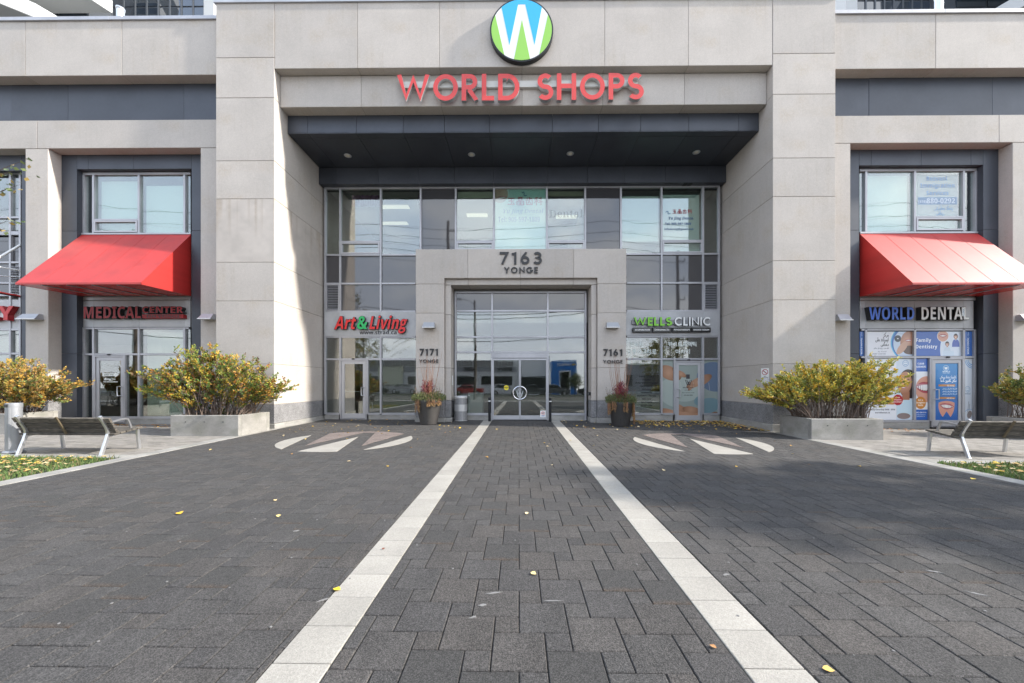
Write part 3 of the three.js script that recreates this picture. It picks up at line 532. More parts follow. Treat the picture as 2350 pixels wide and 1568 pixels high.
// ---- portal with entrance
{
  const g = group(bld, 'stone_portal'), xl = X(954, DP), xa = X(1019.4, DP), xb = X(1371.4, DP), xr = X(1437.5, DP), yt = Y(571.5, DP), yl = Y(638, DP), yc = Y(651.5, DP), j1 = Y(718.7, DP), j2 = Y(844.4, DP), yg = Y(919, DP), yp = Y(959, DP);
  const jx = [1073.5, 1194.8, 1316.8].map((p) => X(p, DP)), dep = 0.85, h = J / 2;
  const corner = (pts) => { const e = new THREE.ExtrudeGeometry(new THREE.Shape(pts.map(([a, b]) => new THREE.Vector2(a, b))), { depth: dep - 0.016, bevelEnabled: true, bevelSize: 0.008, bevelOffset: -0.008, bevelThickness: 0.008, bevelSegments: 1 }); e.translate(0, 0, -DP - dep + 0.008); part(g, 'stone_panel', e, pickStone()); };
  corner([[xl, yc + h], [xa, yc + h], [xa, yl], [jx[0] - h, yl], [jx[0] - h, yt], [xl, yt]]);
  corner([[xr, yc + h], [xr, yt], [jx[2] + h, yt], [jx[2] + h, yl], [xb, yl], [xb, yc + h]]);
  slab(g, 'stone_panel', jx[0], jx[1], yl - h, yt + h, DP, dep); slab(g, 'stone_panel', jx[1], jx[2], yl - h, yt + h, DP, dep);
  part(g, 'joint_core', box(xl + 0.02, xr - 0.02, yl + 0.02, yt - 0.02, -DP - dep + 0.02, -DP - 0.016), joint);
  const sxl = X(1035, DS), sxr = X(1357, DS), syb = Y(654, DS);
  for (const [a, b, s] of [[xl, xa, -1], [xb, xr, 1]]) {
    for (const [t, u] of [[yc, j1], [j1, j2], [j2, yg]]) slab(g, 'stone_block', a, b, u, t, DP, dep);
    slab(g, 'granite_block', a, b, yp, yg, DP, dep, granite);
    part(g, 'plinth', box(a - 0.03, b + 0.03, gAt(a, DP) - 0.1, yp - 0.004, -DP - dep, -DP + 0.03, 0.012), plinthMat);
    part(g, 'joint_core', box(a + 0.016, b - 0.016, 0.1, yc + 0.1, -DP - dep + 0.02, -DP - 0.016), joint);
    const [p, q] = s < 0 ? [xa + 0.003, sxl] : [sxr, xb - 0.003];
    for (const [t, u] of [[syb - 0.003, Y(722, DS)], [Y(722, DS), Y(845, DS)], [Y(845, DS), Y(919.5, DS)]]) slab(g, 'reveal_block', p, q, u, t, DS, 0.7, undefined, 0.01);
    slab(g, 'granite_block', p, q, Y(959, DS), Y(919.5, DS), DS, 0.7, granite, 0.01);
    part(g, 'plinth', box(p - (s > 0 ? 0.025 : 0), q + (s < 0 ? 0.025 : 0), gAt(p, DS) - 0.1, Y(959.5, DS), -DS - 0.7, -DS + 0.025, 0.01), plinthMat);
  }
  const sx = [xa + 0.003, jx[0], jx[1], jx[2], xb - 0.003];
  for (let i = 0; i < 4; i++) slab(g, 'lintel_block', sx[i], sx[i + 1], syb, yl - 0.004, DS, 0.7);
  part(g, 'joint_core', box(xa + 0.02, xb - 0.02, syb + 0.016, yl - 0.01, -DS - 0.68, -DS - 0.016), joint);
  // glazing
  const e = grid('entrance_glazing', DG - 0.02), D = DG - 0.02, L = 1045.5, A = 1129.5, B = 1257, R = 1343.5, yT = Y(671.5, D), a1 = Y(714, D), a2 = Y(773.8, D), a3 = Y(808.5, D), yb = Y(951.5, D);
  e.h(L, R, yT, 0.07, -0.03);
  for (const p of [L, R]) e.v(p, yT - 0.036, gAt(0, D)); for (const p of [A, B]) e.v(p, yT - 0.036, gAt(0, D));
  for (const [p, q] of [[L, A], [A, B], [B, R]]) { for (const y of [a1, a2, a3]) e.h(p, q, y); e.p(p, q, yT, a1, spandrel, 'spandrel_panel'); e.p(p, q, a1, a2, glassLow); e.p(p, q, a2, a3, glassLow); }
  for (const [p, q] of [[L, A], [B, R]]) { e.p(p, q, a3, yb, glassLow); e.h(p, q, yb + 0.01, 0.08); part(e.g, 'sill_kerb', box(X(p, D) + 0.034, X(q, D) - 0.034, 0.02, yb - 0.034, -D - 0.15, -D + 0.03, 0.006), plinthMat); }
  // double doors with a half-ring pull on each leaf
  const c = group(bld, 'door_header'); part(c, 'header_box', box(X(A, D) + 0.035, X(B, D) - 0.035, Y(822, D), a3 - 0.036, -D - 0.1, -D + 0.045, 0.004), aluminium);
  const mid = X(1193, D), yt2 = Y(823, D), y0 = Y(963, D);
  for (const s of [-1, 1]) {
    const d = group(bld, 'entrance_door'), x0 = s < 0 ? X(A, D) + 0.036 : mid + 0.004, x1 = s < 0 ? mid - 0.004 : X(B, D) - 0.036;
    part(d, 'door_rail', ring(x0, x1, y0, yt2, [0.03, 0.15, 0.03, 0.06], -D - 0.01, -D + 0.035), doorAlu);
    part(d, 'door_pane', box(x0 + 0.02, x1 - 0.02, y0 + 0.14, yt2 - 0.05, -D + 0.006, -D + 0.018, 0, rb() * 9, rb() * 9), glassLow);
    const rp = [], yc2 = y0 + 0.98; for (let i = 0; i <= 24; i++) { const t = Math.PI / 2 + (s < 0 ? 1 : -1) * (i / 24) * Math.PI; rp.push([mid + s * 0.012 + Math.cos(t) * 0.235, yc2 + Math.sin(t) * 0.235, -D + 0.085]); }
    part(d, 'ring_pull', tube(rp, 0.026, 0.026, 10), chrome);
    for (const k of [5, 19]) part(d, 'pull_stud', tube([[rp[k][0], rp[k][1], -D + 0.02], [rp[k][0], rp[k][1], -D + 0.085]], 0.012, 0.012, 8), chrome);
    const badge = lettering(128, 128, (q) => { q.clearRect(0, 0, 128, 128); q.strokeStyle = 'rgba(225,230,230,0.85)'; q.lineWidth = 7; q.beginPath(); if (s < 0) { q.moveTo(40, 30); q.lineTo(80, 105); q.lineTo(128, 34); } else { q.moveTo(0, 34); q.lineTo(48, 105); q.lineTo(88, 30); } q.stroke(); q.beginPath(); q.arc(s < 0 ? 128 : 0, 64, 60, 0, 7); q.stroke(); });
    part(d, 'door_emblem', printBox(s < 0 ? mid - 0.18 : mid + 0.01, s < 0 ? mid - 0.01 : mid + 0.18, yc2 - 0.17, yc2 + 0.17, -D + 0.02, -D + 0.022), badge);
    const dots = []; for (let i = 0; i < 6; i++) { const t = new THREE.TorusGeometry(0.022, 0.006, 6, 14).toNonIndexed(); t.translate((x0 + x1) / 2 - 0.2 + i * 0.075, y0 + 0.2, -D + 0.022); dots.push(t); } part(d, 'safety_dots', merge(dots), black);
  }
  { const x = X(1162, D), y = Y(890, D), k = print(128, 128, (q) => { q.fillStyle = '#e6d32a'; q.fillRect(0, 0, 128, 128); q.fillStyle = '#222'; q.fillRect(6, 50, 116, 30); q.fillStyle = '#e6d32a'; q.font = 'bold 24px sans-serif'; q.textAlign = 'center'; q.fillText('CAUTION', 64, 74); q.fillStyle = '#222'; q.font = 'bold 15px sans-serif'; q.fillText('AUTOMATIC', 64, 40); q.fillText('DOOR', 64, 100); });
    const cg = new THREE.CylinderGeometry(0.09, 0.09, 0.004, 28).toNonIndexed(); cg.rotateX(Math.PI / 2); const p = cg.attributes.position, u = cg.attributes.uv; for (let i = 0; i < p.count; i++) u.setXY(i, p.getX(i) / 0.18 + 0.5, p.getY(i) / 0.18 + 0.5); cg.translate(x, y, -D + 0.021); const st = part(scene, 'door_sticker', cg, k); tag(st, 'round yellow caution sticker on the left entrance door leaf', 'sticker'); }
  { const x = X(1246, D), y = Y(950, D), k = print(128, 160, (q) => { q.fillStyle = '#f2f2f0'; q.fillRect(0, 0, 128, 160); q.strokeStyle = '#c22'; q.lineWidth = 8; q.beginPath(); q.arc(64, 62, 40, 0, 7); q.stroke(); q.fillStyle = '#222'; q.fillRect(40, 52, 40, 18); q.fillRect(74, 42, 14, 14); q.fillRect(42, 66, 6, 18); q.fillRect(72, 66, 6, 18); q.beginPath(); q.moveTo(36, 34); q.lineTo(92, 90); q.stroke(); q.fillStyle = '#2a63a8'; q.fillRect(24, 116, 80, 8); q.fillRect(24, 132, 80, 8); });
    const st = part(scene, 'notice_sticker', printBox(x - 0.1, x + 0.1, y - 0.12, y + 0.12, -D + 0.0365, -D + 0.039), k); tag(st, 'small white no dogs notice low on the right entrance door leaf', 'sticker'); }
}
// ---- wings
function wing(s) {
  const left = s < 0, pr = left ? 300 : 2100, e = left ? PL0 : PR1, far = left ? -26 : 26;
  const q = left ? { ft: 47, fb: 173, lt: 275, lb: 340, hb: 388, fj: [279.3, 58], lj: [85], bj: [421.6, 155.6, 26], c0: 110, c1: 58, st: 460, ji: 439, jo: 176, hj: [202, 306] }
    : { ft: 32, fb: 157.5, lt: 264.5, lb: 328, hb: 379.4, fj: [2148], lj: [], bj: [1995, 2278], c0: 2325, c1: 2380, st: 1952, ji: 1972, jo: 2257, hj: [2000, 2114.5, 2229] };
  const yft = Y(q.ft, WF, pr), yfb = Y(q.fb, WF, pr), ylt = Y(q.lt, WC, pr), ylb = Y(q.lb, WC, pr), yhb = Y(q.hb, WD, pr);
  const span = (parent, name, pts, y0, y1, D, dep, mat) => { const xs = [...pts].sort((a, b) => a - b); for (let i = 0; i < xs.length - 1; i++) slab(parent, name, xs[i], xs[i + 1], y0, y1, D, dep, mat?.(), 0.01); };
  const W = group(bld, left ? 'wing_stonework' : 'wing_stonework'), ext = (list, D, step) => { const r = list.map((p) => X(p, D)); let k = left ? Math.min(e, ...r) : Math.max(e, ...r); for (; Math.abs(k + s * step) < 26; ) { k += s * step; r.push(k); } return [e, far, ...r]; };
  span(W, 'fascia_panel', ext(q.fj, WF, 3.1), yfb, yft, WF, 0.9);
  part(W, 'joint_core', box(e, far, yfb + 0.014, yft - 0.014, -WF - 0.88, -WF - 0.014), joint);
  span(W, 'lintel_panel', ext(q.lj, WC, left ? 4.1 : 5.2), ylb, ylt, WC, 0.7);
  part(W, 'joint_core', box(e, far, ylb + 0.014, ylt - 0.014, -WC - 0.68, -WC - 0.014), joint);
  const cp = ext([], WF, 3.3).sort((a, b) => a - b); for (let i = 0; i < cp.length - 1; i++) part(W, 'coping_sheet', box(cp[i] + 0.002, cp[i + 1] - 0.002, yft - 0.01, yft + 0.1, -WF - 1.2, -WF + 0.05, 0.006), aluminium);
  const M = group(bld, 'metal_cladding'), bx = ext(q.bj, WB, 3.7).sort((a, b) => a - b);
  for (let i = 0; i < bx.length - 1; i++) { const bp = box(bx[i] + 0.003, bx[i + 1] - 0.003, ylt - 0.05, yfb + 0.1, -WB - 0.06, -WB - (rb() * 0.012), 0.004, rb() * 5, rb() * 5); part(M, 'band_panel', bp, darkMetal[Math.floor(rb() * 3)]); }
  part(M, 'band_core', box(e, far, ylt - 0.06, yfb + 0.12, -WB - 0.4, -WB - 0.065), black);
  // stone strip beside the pier, free column, next bay's column
  const plY = Y(918, WC, pr), stripX = X(q.st, WC), col = [X(q.c0, WC), X(q.c1, WC)];
  const column = (a, b) => { const c = group(bld, 'stone_column'); a > b && ([a, b] = [b, a]); const gb = gAt((a + b) / 2, WC); part(c, 'column_shaft', box(a, b, plY + 0.005, ylb - 0.006, -WC - 0.75, -WC, 0.008, rb() * 5, rb() * 5), pickStone()); part(c, 'granite_base', box(a, b, gb + 0.16, plY - 0.005, -WC - 0.75, -WC, 0.008, rb() * 5, rb() * 5), granite); part(c, 'plinth', box(a - 0.025, b + 0.025, gb - 0.1, gb + 0.155, -WC - 0.75, -WC + 0.025, 0.01), plinthMat); part(c, 'column_core', box(a + 0.02, b - 0.02, gb, ylb, -WC - 0.72, -WC - 0.02), joint); };
  column(e, stripX); if (left) column(col[0], col[1]); else column(col[0], X(2395, WC));
  // dark frame round the shopfront
  const jn = X(q.ji, WD), jf = X(q.jo, WD), yg = gAt(jn, WD);
  const dark = (a, b, y0, y1, D, dep) => part(M, 'frame_panel', box(a + 0.003, b - 0.003, y0 + 0.003, y1 - 0.003, -D - dep, -D, 0.004, rb() * 5, rb() * 5), darkMetal[Math.floor(rb() * 3)]);
  const yM = Y(left ? 530 : 528, WD, pr);
  for (const [a, b] of [[Math.min(stripX, jn), Math.max(stripX, jn)], [Math.min(jf, col[0]), Math.max(jf, col[0])]]) { dark(a, b, yM, ylb + 0.1, WD, 0.45); dark(a, b, Y(812, WD, pr), yM, WD, 0.45); dark(a, b, yg - 0.02, Y(812, WD, pr), WD, 0.45); }
  const hx = [...q.hj.map((p) => X(p, WD)), jn, jf].sort((a, b) => a - b); for (let i = 0; i < hx.length - 1; i++) dark(hx[i], hx[i + 1], yhb, ylb + 0.1, WD, 0.45);
  return { q, pr, jn, jf, ylb, yhb, col, M, dark };
}
const wl = wing(-1), wr = wing(1);
// ---- left shopfront
{
  const g = grid('shopfront_glazing', WG), p = 300, y = (v) => Y(v, WG, p), E0 = 177, E1 = 438.5, ms = [E0 + 17, 216.5, 320.5, 425];
  const yt = wl.yhb, cols = [[E0 + 17, 216.5], [216.5, 320.5], [320.5, 425], [425, 437]];
  g.h(194, 437, yt - 0.05, 0.08, -0.03);
  for (const v of [194, 216.5, 320.5, 425]) { g.v(v, yt - 0.092, y(537)); g.v(v, y(752), y(958)); }
  cols.forEach(([a, b], i) => { if (i === 1) { g.h(a, b, y(505), 0.05); g.p(a, b, yt - 0.06, y(505), glass); g.vent(a, b, y(505), y(537), glass); } else g.p(a, b, yt - 0.06, y(537), glass); });
  g.h(194, 437, y(538.5), 0.06, -0.02);
  g.blind(216.5, 320.5, yt - 0.2, y(540)); g.blind(320.5, 425, yt - 0.35, y(540));
  part(g.g, 'infill_panel', box(X(190, WG), X(438, WG), y(681), y(541), -WG - 0.06, -WG - 0.01), signBand);
  part(g.g, 'awning_rail', box(X(191, WG), X(437.5, WG), y(689), y(681.5), -WG - 0.02, -WG + 0.03, 0.004), aluminium);
  [[192, 216.5], [216.5, 320.5], [320.5, 425], [425, 437.5]].forEach(([a, b]) => part(g.g, 'sign_band_panel', box(X(a, WG) + 0.002, X(b, WG) - 0.002, y(751), y(690), -WG - 0.05, -WG + 0.02, 0.003, rb() * 4, rb() * 4), signBand));
  for (const [a, b] of cols) { g.h(a, b, y(754), 0.05); g.h(a, b, y(813.5), 0.06); g.p(a, b, y(754), y(813.5), glassLow); }
  g.p(194, 216.5, y(813.5), y(958), glassLow); g.v(288.5, y(815.5), y(958), 0.05); g.p(289, 319, y(813.5), y(958), glassLow); g.p(320.5, 425, y(813.5), y(958), glassLow); g.p(425, 437, y(813.5), y(958), glassLow);
  g.h(288.5, 437, y(958.5), 0.07, 0.03);
  part(g.g, 'sill_kerb', box(X(289, WG), X(438, WG), 0, y(961), -WG - 0.2, -WG + 0.03, 0.008), plinthMat);
  const vb = std({ color: lin(0.66, 0.7, 0.6), roughness: 0.9 }); g.slats(320.5, 425, y(760), y(955), vb);
  door(bld, 222, 285, 970.5, 820, WG, 1, glassLow, p);
}
// ---- right shopfront (glass covered with printed film, see prints below)
const rs = grid('shopfront_glazing', WG);
{
  const g = rs, p = 2100, y = (v) => Y(v, WG, p), yt = wr.yhb, cols = [[1972.5, 1985.6], [1985.6, 2097.5], [2097.5, 2209.4], [2209.4, 2237]];
  g.h(1972.5, 2237, yt - 0.05, 0.08, -0.02); g.v(2237, yt - 0.092, y(533)); g.v(2235, y(757), y(966));
  for (const v of [1985.6, 2097.5, 2209.4]) { g.v(v, yt - 0.092, y(533)); g.v(v, y(757), y(966)); }
  cols.forEach(([a, b], i) => { if (i === 2) { g.h(a, b, y(499), 0.05); g.p(a, b, yt - 0.06, y(499), glass); g.vent(a, b, y(499), y(533), glass); } else g.p(a, b, yt - 0.06, y(533), glass); });
  g.h(1972.5, 2237, y(534.5), 0.06, -0.02); g.blind(1985.6, 2097.5, yt - 0.12, y(535)); g.blind(2097.5, 2209.4, yt - 0.12, y(535));
  part(g.g, 'infill_panel', box(X(1973, WG), X(2238, WG), y(683), y(537), -WG - 0.06, -WG - 0.01), signBand);
  part(g.g, 'awning_rail', box(X(1973, WG), X(2237, WG), y(690), y(683.5), -WG - 0.02, -WG + 0.03, 0.004), aluminium);
  [[1972.5, 1985.6], [1985.6, 2097.5], [2097.5, 2209.4], [2209.4, 2233]].forEach(([a, b]) => part(g.g, 'sign_band_panel', box(X(a, WG) + 0.002, X(b, WG) - 0.002, y(754.5), y(691), -WG - 0.05, -WG + 0.02, 0.003, rb() * 4, rb() * 4), signBand));
  for (const [a, b] of cols) { g.h(a, Math.min(b, 2235), y(757.5), 0.05); g.h(a, Math.min(b, 2235), y(820), 0.06); }
  g.v(2133, y(822), y(966), 0.05); g.h(1985.6, 2133, y(967), 0.07, 0.03); g.h(2209.4, 2235, y(967), 0.07, 0.03);
  part(g.g, 'sill_kerb', box(X(1973, WG), X(2132, WG), -0.1, y(969.5), -WG - 0.2, -WG + 0.03, 0.008), plinthMat);
}
// ---- second bay at the far left edge
{
  const g = grid('side_bay_glazing', WG), p = 30, y = (v) => Y(v, WG, p), x0 = -22, xe = X(49, WD);
  const d = wl.dark; d(xe, wl.col[1], gAt(-17, WD) - 0.02, wl.ylb + 0.1, WD, 0.45); d(-21.5, xe, Y(392, WD, p), wl.ylb + 0.1, WD, 0.45);
  const fx = (px, w) => g.v(px, y(398), y(962), w); fx(26, 0.06); fx(-60, 0.06); fx(48.5, 0.06); fx(-140, 0.06);
  const pr = [[398, 500], [500, 530], [543, 603], [603, 650], [650, 676], [757, 812], [812, 958]];
  for (const [a, b] of [[26, 48.5], [-60, 26], [-140, -60]]) { for (const [t, u] of pr) g.p(a, b, y(t), y(u), t > 540 && t < 700 ? spandrel : glass); for (const t of [398, 500, 536, 603, 650, 678, 757, 812, 960]) g.h(a, b, y(t), t === 536 ? 0.12 : 0.06); part(g.g, 'sign_band_panel', box(X(a, WG) + 0.002, X(b, WG) - 0.002, y(755), y(688), -WG - 0.05, -WG + 0.02, 0.003), signBand); }
  const L = group(bld, 'louvre'), a = X(29, WG), b = X(47, WG); for (let i = 0; i < 17; i++) { const yy = y(676) + ((y(612) - y(676)) * (i + 0.5)) / 17, bl = box(a, b, -0.005, 0.005, -0.03, 0.03, 0.002); bl.rotateX(0.6); bl.translate(0, yy, -WG + 0.05); part(L, 'louvre_blade', bl, aluminium); }
  part(bld, 'end_wall', box(-26, X(-140, WG), 0, wl.ylb, -WG - 0.3, -WG + 0.1), stone[0]);
}
// ---- rooms, slabs and roof behind the glass
{
  const g = group(bld, 'interior'), b = (n, x0, x1, y0, y1, d0, d1, m) => part(g, n, box(x0, x1, y0, y1, -d1, -d0), m);
  b('floor_slab', PL1, PR0, -0.3, 0.1, DG + 0.1, 22, interiorFloor); b('floor_slab', PL1 + 0.05, PR0 - 0.05, 3.75, 6.1, DG + 0.12, 22, interiorCeil); b('roof_slab', PL1 + 0.05, PR0 - 0.05, backBot + 0.05, 9.5, DG + 0.12, 22, interiorCeil);
  b('rear_wall', -26, 26, -0.3, TOP - 0.1, 22, 22.3, interiorWall); b('roof_deck', -26, 26, TOP - 0.35, TOP - 0.15, DF + 0.6, 22, plinthMat);
  for (const [a, c, d] of [[-26, PL0, 1], [PR1, 26, -1]]) { b('floor_slab', a, c, -0.3, 0.1, WG + 0.25, 22, interiorFloor); b('floor_slab', a, c, 3.75, 6.05, WG + 0.12, 22, interiorCeil); b('roof_slab', a, c, 8.62, 9.4, WG + 0.5, 22, interiorCeil); }
  for (const x of [PL1 - 0.4, PR0 + 0.2]) b('party_wall', x, x + 0.2, 0.1, 12, DG + 0.1, 22, interiorWall);
  for (const x of [-26, 25.8]) b('side_wall', x, x + 0.2, -0.3, TOP - 0.1, WG, 22, stone[0]);
  b('partition', -2.9, -2.8, 6.1, 9.1, DG + 0.3, 22, interiorWall); b('partition', 2.6, 2.7, 6.1, 9.1, DG + 0.3, 22, interiorWall); b('partition', -3.95, -3.85, 0.1, 3.75, DG + 0.2, 22, interiorWall); b('partition', 3.85, 3.95, 0.1, 3.75, DG + 0.2, 22, interiorWall);
  b('partition', -6.9, -3.9, 0.1, 3.75, DG + 2.4, DG + 2.5, interiorWall); b('partition', 3.9, 7.2, 0.1, 3.75, DG + 3.4, DG + 3.5, interiorWall); b('partition', -3.8, 3.8, 0.1, 3.75, DG + 5.4, DG + 5.5, interiorWall);
  b('display_plinth', -2.1, -1.5, 0.1, 1.1, DG + 1.6, DG + 2.2, white); b('reception_desk', 4.3, 6.2, 0.1, 1.15, DG + 1.8, DG + 2.4, white);
  // lit ceiling troffers seen through the upper left panes
  const glow = std({ color: lin(0.9, 0.85, 0.75), emissive: lin(1, 0.86, 0.66), emissiveIntensity: 0.28 });
  for (const [px, D, w] of [[905, 15.6, 1.2], [905, 17.2, 1.2], [1095, 16.4, 0.9], [1300, 16.6, 0.9]]) {
    const x = X(px, D), y = backBot + 0.045, lamp = part(g, 'ceiling_light', box(x - w / 2, x + w / 2, y - 0.03, y - 0.002, -D - 0.15, -D + 0.15), glow);
    const a = new THREE.RectAreaLight(new THREE.Color(1, 0.86, 0.66), 1.2, w, 0.3); a.name = 'ceiling_light_glow'; a.position.set(x, y - 0.035, -D); a.rotation.x = -Math.PI / 2; scene.add(a);
  }
}
// ---------------------------------------------------------------- signs
const fontBold = await new FontLoader().loadAsync('fonts/droid/droid_sans_bold.typeface.json');
const fontReg = await new FontLoader().loadAsync('fonts/droid/droid_sans_regular.typeface.json');
const fontSerif = await new FontLoader().loadAsync('fonts/droid/droid_serif_bold.typeface.json');
const capH = (f, s) => { const g = new TextGeometry('H', { font: f, size: s, depth: 0.01, bevelEnabled: false }); g.computeBoundingBox(); return g.boundingBox.max.y; };
// geometric capitals drawn as strokes of even weight; one mesh per letter
function arcP(cx, cy, rx, ry, a0, a1, n = 22) { return Array.from({ length: n + 1 }, (_, i) => { const a = ((a0 + ((a1 - a0) * i) / n) * Math.PI) / 180; return [cx + rx * Math.cos(a), cy + ry * Math.sin(a)]; }); }
function glyph(ch, w) {
  const h = w / 2, r = (1 - w) / 4, R = 0.5 - h;
  switch (ch) {
    case 'W': return { a: 1.32, s: [[[h * 0.9, 1.0], [0.37, h * 0.2], [0.66, 0.93], [0.95, h * 0.2], [1.32 - h * 0.9, 1.0]]] };
    case 'O': return { a: 1.0, ring: [0.5, 0.5, R, R] };
    case 'R': return { a: 0.66, s: [[[h, 0], [h, 1]], [[w, 1 - h], [0.32, 1 - h], ...arcP(0.32, 1 - h - r, r * 1.08, r, 90, -90, 14), [w, 0.5 + h * 0.0]], [[0.3, 0.5 - h], [0.6, 0]]] };
    case 'P': return { a: 0.62, s: [[[h, 0], [h, 1]], [[w, 1 - h], [0.32, 1 - h], ...arcP(0.32, 1 - h - r, r * 1.12, r, 90, -90, 14), [w, 0.5]]] };
    case 'L': return { a: 0.5, s: [[[h, 0], [h, 1]], [[w, h], [0.5, h]]] };
    case 'D': return { a: 0.86, s: [[[h, 0], [h, 1]], [[w, 1 - h], [0.36, 1 - h], ...arcP(0.36, 0.5, R * 1.0, R, 90, -90, 22), [w, h]]] };
    case 'S': return { a: 0.62, s: [[...arcP(0.31, 1 - h - r, r * 1.08, r, 38, 262, 20), ...arcP(0.31, h + r, r * 1.15, r, 86, -145, 20)]] };
    case 'H': return { a: 0.78, s: [[[h, 0], [h, 1]], [[0.78 - h, 0], [0.78 - h, 1]], [[w, 0.53], [0.78 - w, 0.53]]] };
    case 'E': return { a: 0.52, s: [[[h, 0], [h, 1]], [[w, 1 - h], [0.52, 1 - h]], [[w, 0.52], [0.49, 0.52]], [[w, h], [0.52, h]]] };
    case 'Y': return { a: 0.8, s: [[[h * 0.7, 1], [0.4, 0.45], [0.8 - h * 0.7, 1]], [[0.4, 0], [0.4, 0.44]]] };
    case 'N': return { a: 0.84, s: [[[h, 0], [h, 1 - h * 0.4], [0.84 - h, h * 0.4], [0.84 - h, 1]]] };
    case 'G': return { a: 0.98, s: [[...arcP(0.5, 0.5, R, R, 42, 350, 34), [0.56, 0.5 - h * 0.4]]] };
    case 'C': return { a: 0.86, s: [[...arcP(0.5, 0.5, R, R, 46, 314, 32)]] };
    case 'I': return { a: w, s: [[[h, 0], [h, 1]]] };
    case 'A': return { a: 0.94, s: [[[h * 0.6, 0], [0.47, 0.97], [0.94 - h * 0.6, 0]], [[0.26, 0.32], [0.68, 0.32]]] };
    case '7': return { a: 0.6, s: [[[0, 1 - h], [0.55, 1 - h], [0.18, 0]]] };
    case '1': return { a: 0.34, s: [[[0, 0.8], [0.34 - h, 0.93], [0.34 - h, 0]]] };
    case '6': return { a: 0.66, ring: [0.33, 0.33, 0.33 - h, 0.33 - h], s: [[[0.1, 0.5], [0.42, 1]]] };
    case '3': return { a: 0.6, s: [[...arcP(0.28, 1 - h - r * 0.95, r * 1.05, r * 0.95, 150, -82, 18), ...arcP(0.28, h + r * 1.05, r * 1.2, r * 1.05, 80, -150, 20)]] };
    default: return { a: 0.4, s: [] };
  }
}
function ribbon(pts, w) {
  const n = pts.length, L = [], R = [];
  for (let i = 0; i < n; i++) {
    const d = (a, b) => { const x = b[0] - a[0], y = b[1] - a[1], l = Math.hypot(x, y) || 1; return [x / l, y / l]; };
    const t0 = i ? d(pts[i - 1], pts[i]) : d(pts[0], pts[1]), t1 = i < n - 1 ? d(pts[i], pts[i + 1]) : t0;
    let nx = -(t0[1] + t1[1]), ny = t0[0] + t1[0]; const l = Math.hypot(nx, ny) || 1; nx /= l; ny /= l;
    const k = Math.min(2.6, 1 / Math.max(0.2, nx * -t0[1] + ny * t0[0]));
    L.push([pts[i][0] + (nx * w * k) / 2, pts[i][1] + (ny * w * k) / 2]); R.push([pts[i][0] - (nx * w * k) / 2, pts[i][1] - (ny * w * k) / 2]);
  }
  return [...L, ...R.reverse()];
}
function strokeLetter(ch, H, w, depth, sx = 1) {
  const g = glyph(ch, w), list = [];
  const ex = (shape, d) => { const e = new THREE.ExtrudeGeometry(shape, { depth: d, bevelEnabled: false, curveSegments: 30 }); return e; };
  (g.s ?? []).forEach((s, i) => {
    const pts = s.map(([x, y]) => [x * sx, y]); let poly = ribbon(pts, w).map(([x, y]) => [x * H, Math.max(0, Math.min(1, y)) * H]);
    const e = ex(new THREE.Shape(poly.map(([x, y]) => new THREE.Vector2(x, y))), depth - i * 0.0025 - (g.ring ? 0.0025 : 0)); list.push(e);
  });
  if (g.ring) { const [cx, cy, rx, ry] = g.ring, s = new THREE.Shape(); s.absellipse(cx * sx * H, cy * H, (rx * sx + w / 2) * H, (ry + w / 2) * H, 0, Math.PI * 2); const p = new THREE.Path(); p.absellipse(cx * sx * H, cy * H, (rx * sx - w / 2) * H, (ry - w / 2) * H, 0, Math.PI * 2, true); s.holes.push(p); list.push(ex(s, depth)); }
  if (!list.length) return null;
  const out = list.length > 1 ? mergeWithGroups(list) : list[0];
  out.userData = { adv: g.a * sx * H }; return out;
}
function mergeWithGroups(list) {                       // keep caps (material 0) and sides (material 1) apart
  const caps = [], sides = [];
  for (const e of list) for (const gr of e.groups) { const q = new THREE.BufferGeometry(); for (const k of ['position', 'normal', 'uv']) { const at = e.attributes[k]; q.setAttribute(k, new THREE.Float32BufferAttribute(at.array.slice(gr.start * at.itemSize, (gr.start + gr.count) * at.itemSize), at.itemSize)); } (gr.materialIndex ? sides : caps).push(q); }
  const a = mergeGeometries(caps), b = mergeGeometries(sides), m = mergeGeometries([a, b]); m.addGroup(0, a.attributes.position.count, 0); m.addGroup(a.attributes.position.count, b.attributes.position.count, 1); return m;
}
// lay a word out between x0 and x1 with its feet on y0
function strokeWord(parent, text, x0, x1, y0, H, w, depth, z, mats, gap = 0.16) {
  const widths = [...text].map((c) => (c === ' ' ? 0.42 : glyph(c, w).a)), total = widths.reduce((a, b) => a + b, 0) + gap * (text.length - 1), sx = (x1 - x0) / H / total; let x = x0;
  [...text].forEach((c, i) => { if (c !== ' ') { const e = strokeLetter(c, H, w, depth, sx); e.translate(x, y0, z); part(parent, 'letter', e, mats); } x += (widths[i] + gap) * sx * H; });
}
function fontWord(parent, text, font, x0, x1, y0, H, depth, z, mats, shear = 0, name = 'letter', bevel = 0) {
  const size = H / capH(font, 1), res = font.data.resolution, adv = [...text].map((c) => (c === ' ' ? 0.26 : font.data.glyphs[c].ha / res) * size), total = adv.reduce((a, b) => a + b, 0), sx = (x1 - x0) / total; let x = x0;
  [...text].forEach((c, i) => {
    if (c !== ' ') { const e = new TextGeometry(c, { font, size, depth, curveSegments: 6, bevelEnabled: bevel > 0, bevelSize: bevel, bevelThickness: 0.004, bevelSegments: 1 }); e.scale(sx, 1, 1); if (shear) e.applyMatrix4(new THREE.Matrix4().set(1, shear, 0, 0, 0, 1, 0, 0, 0, 0, 1, 0, 0, 0, 0, 1)); e.translate(x, y0, z); part(parent, name, e, mats); }
    x += adv[i] * sx;
  });
}
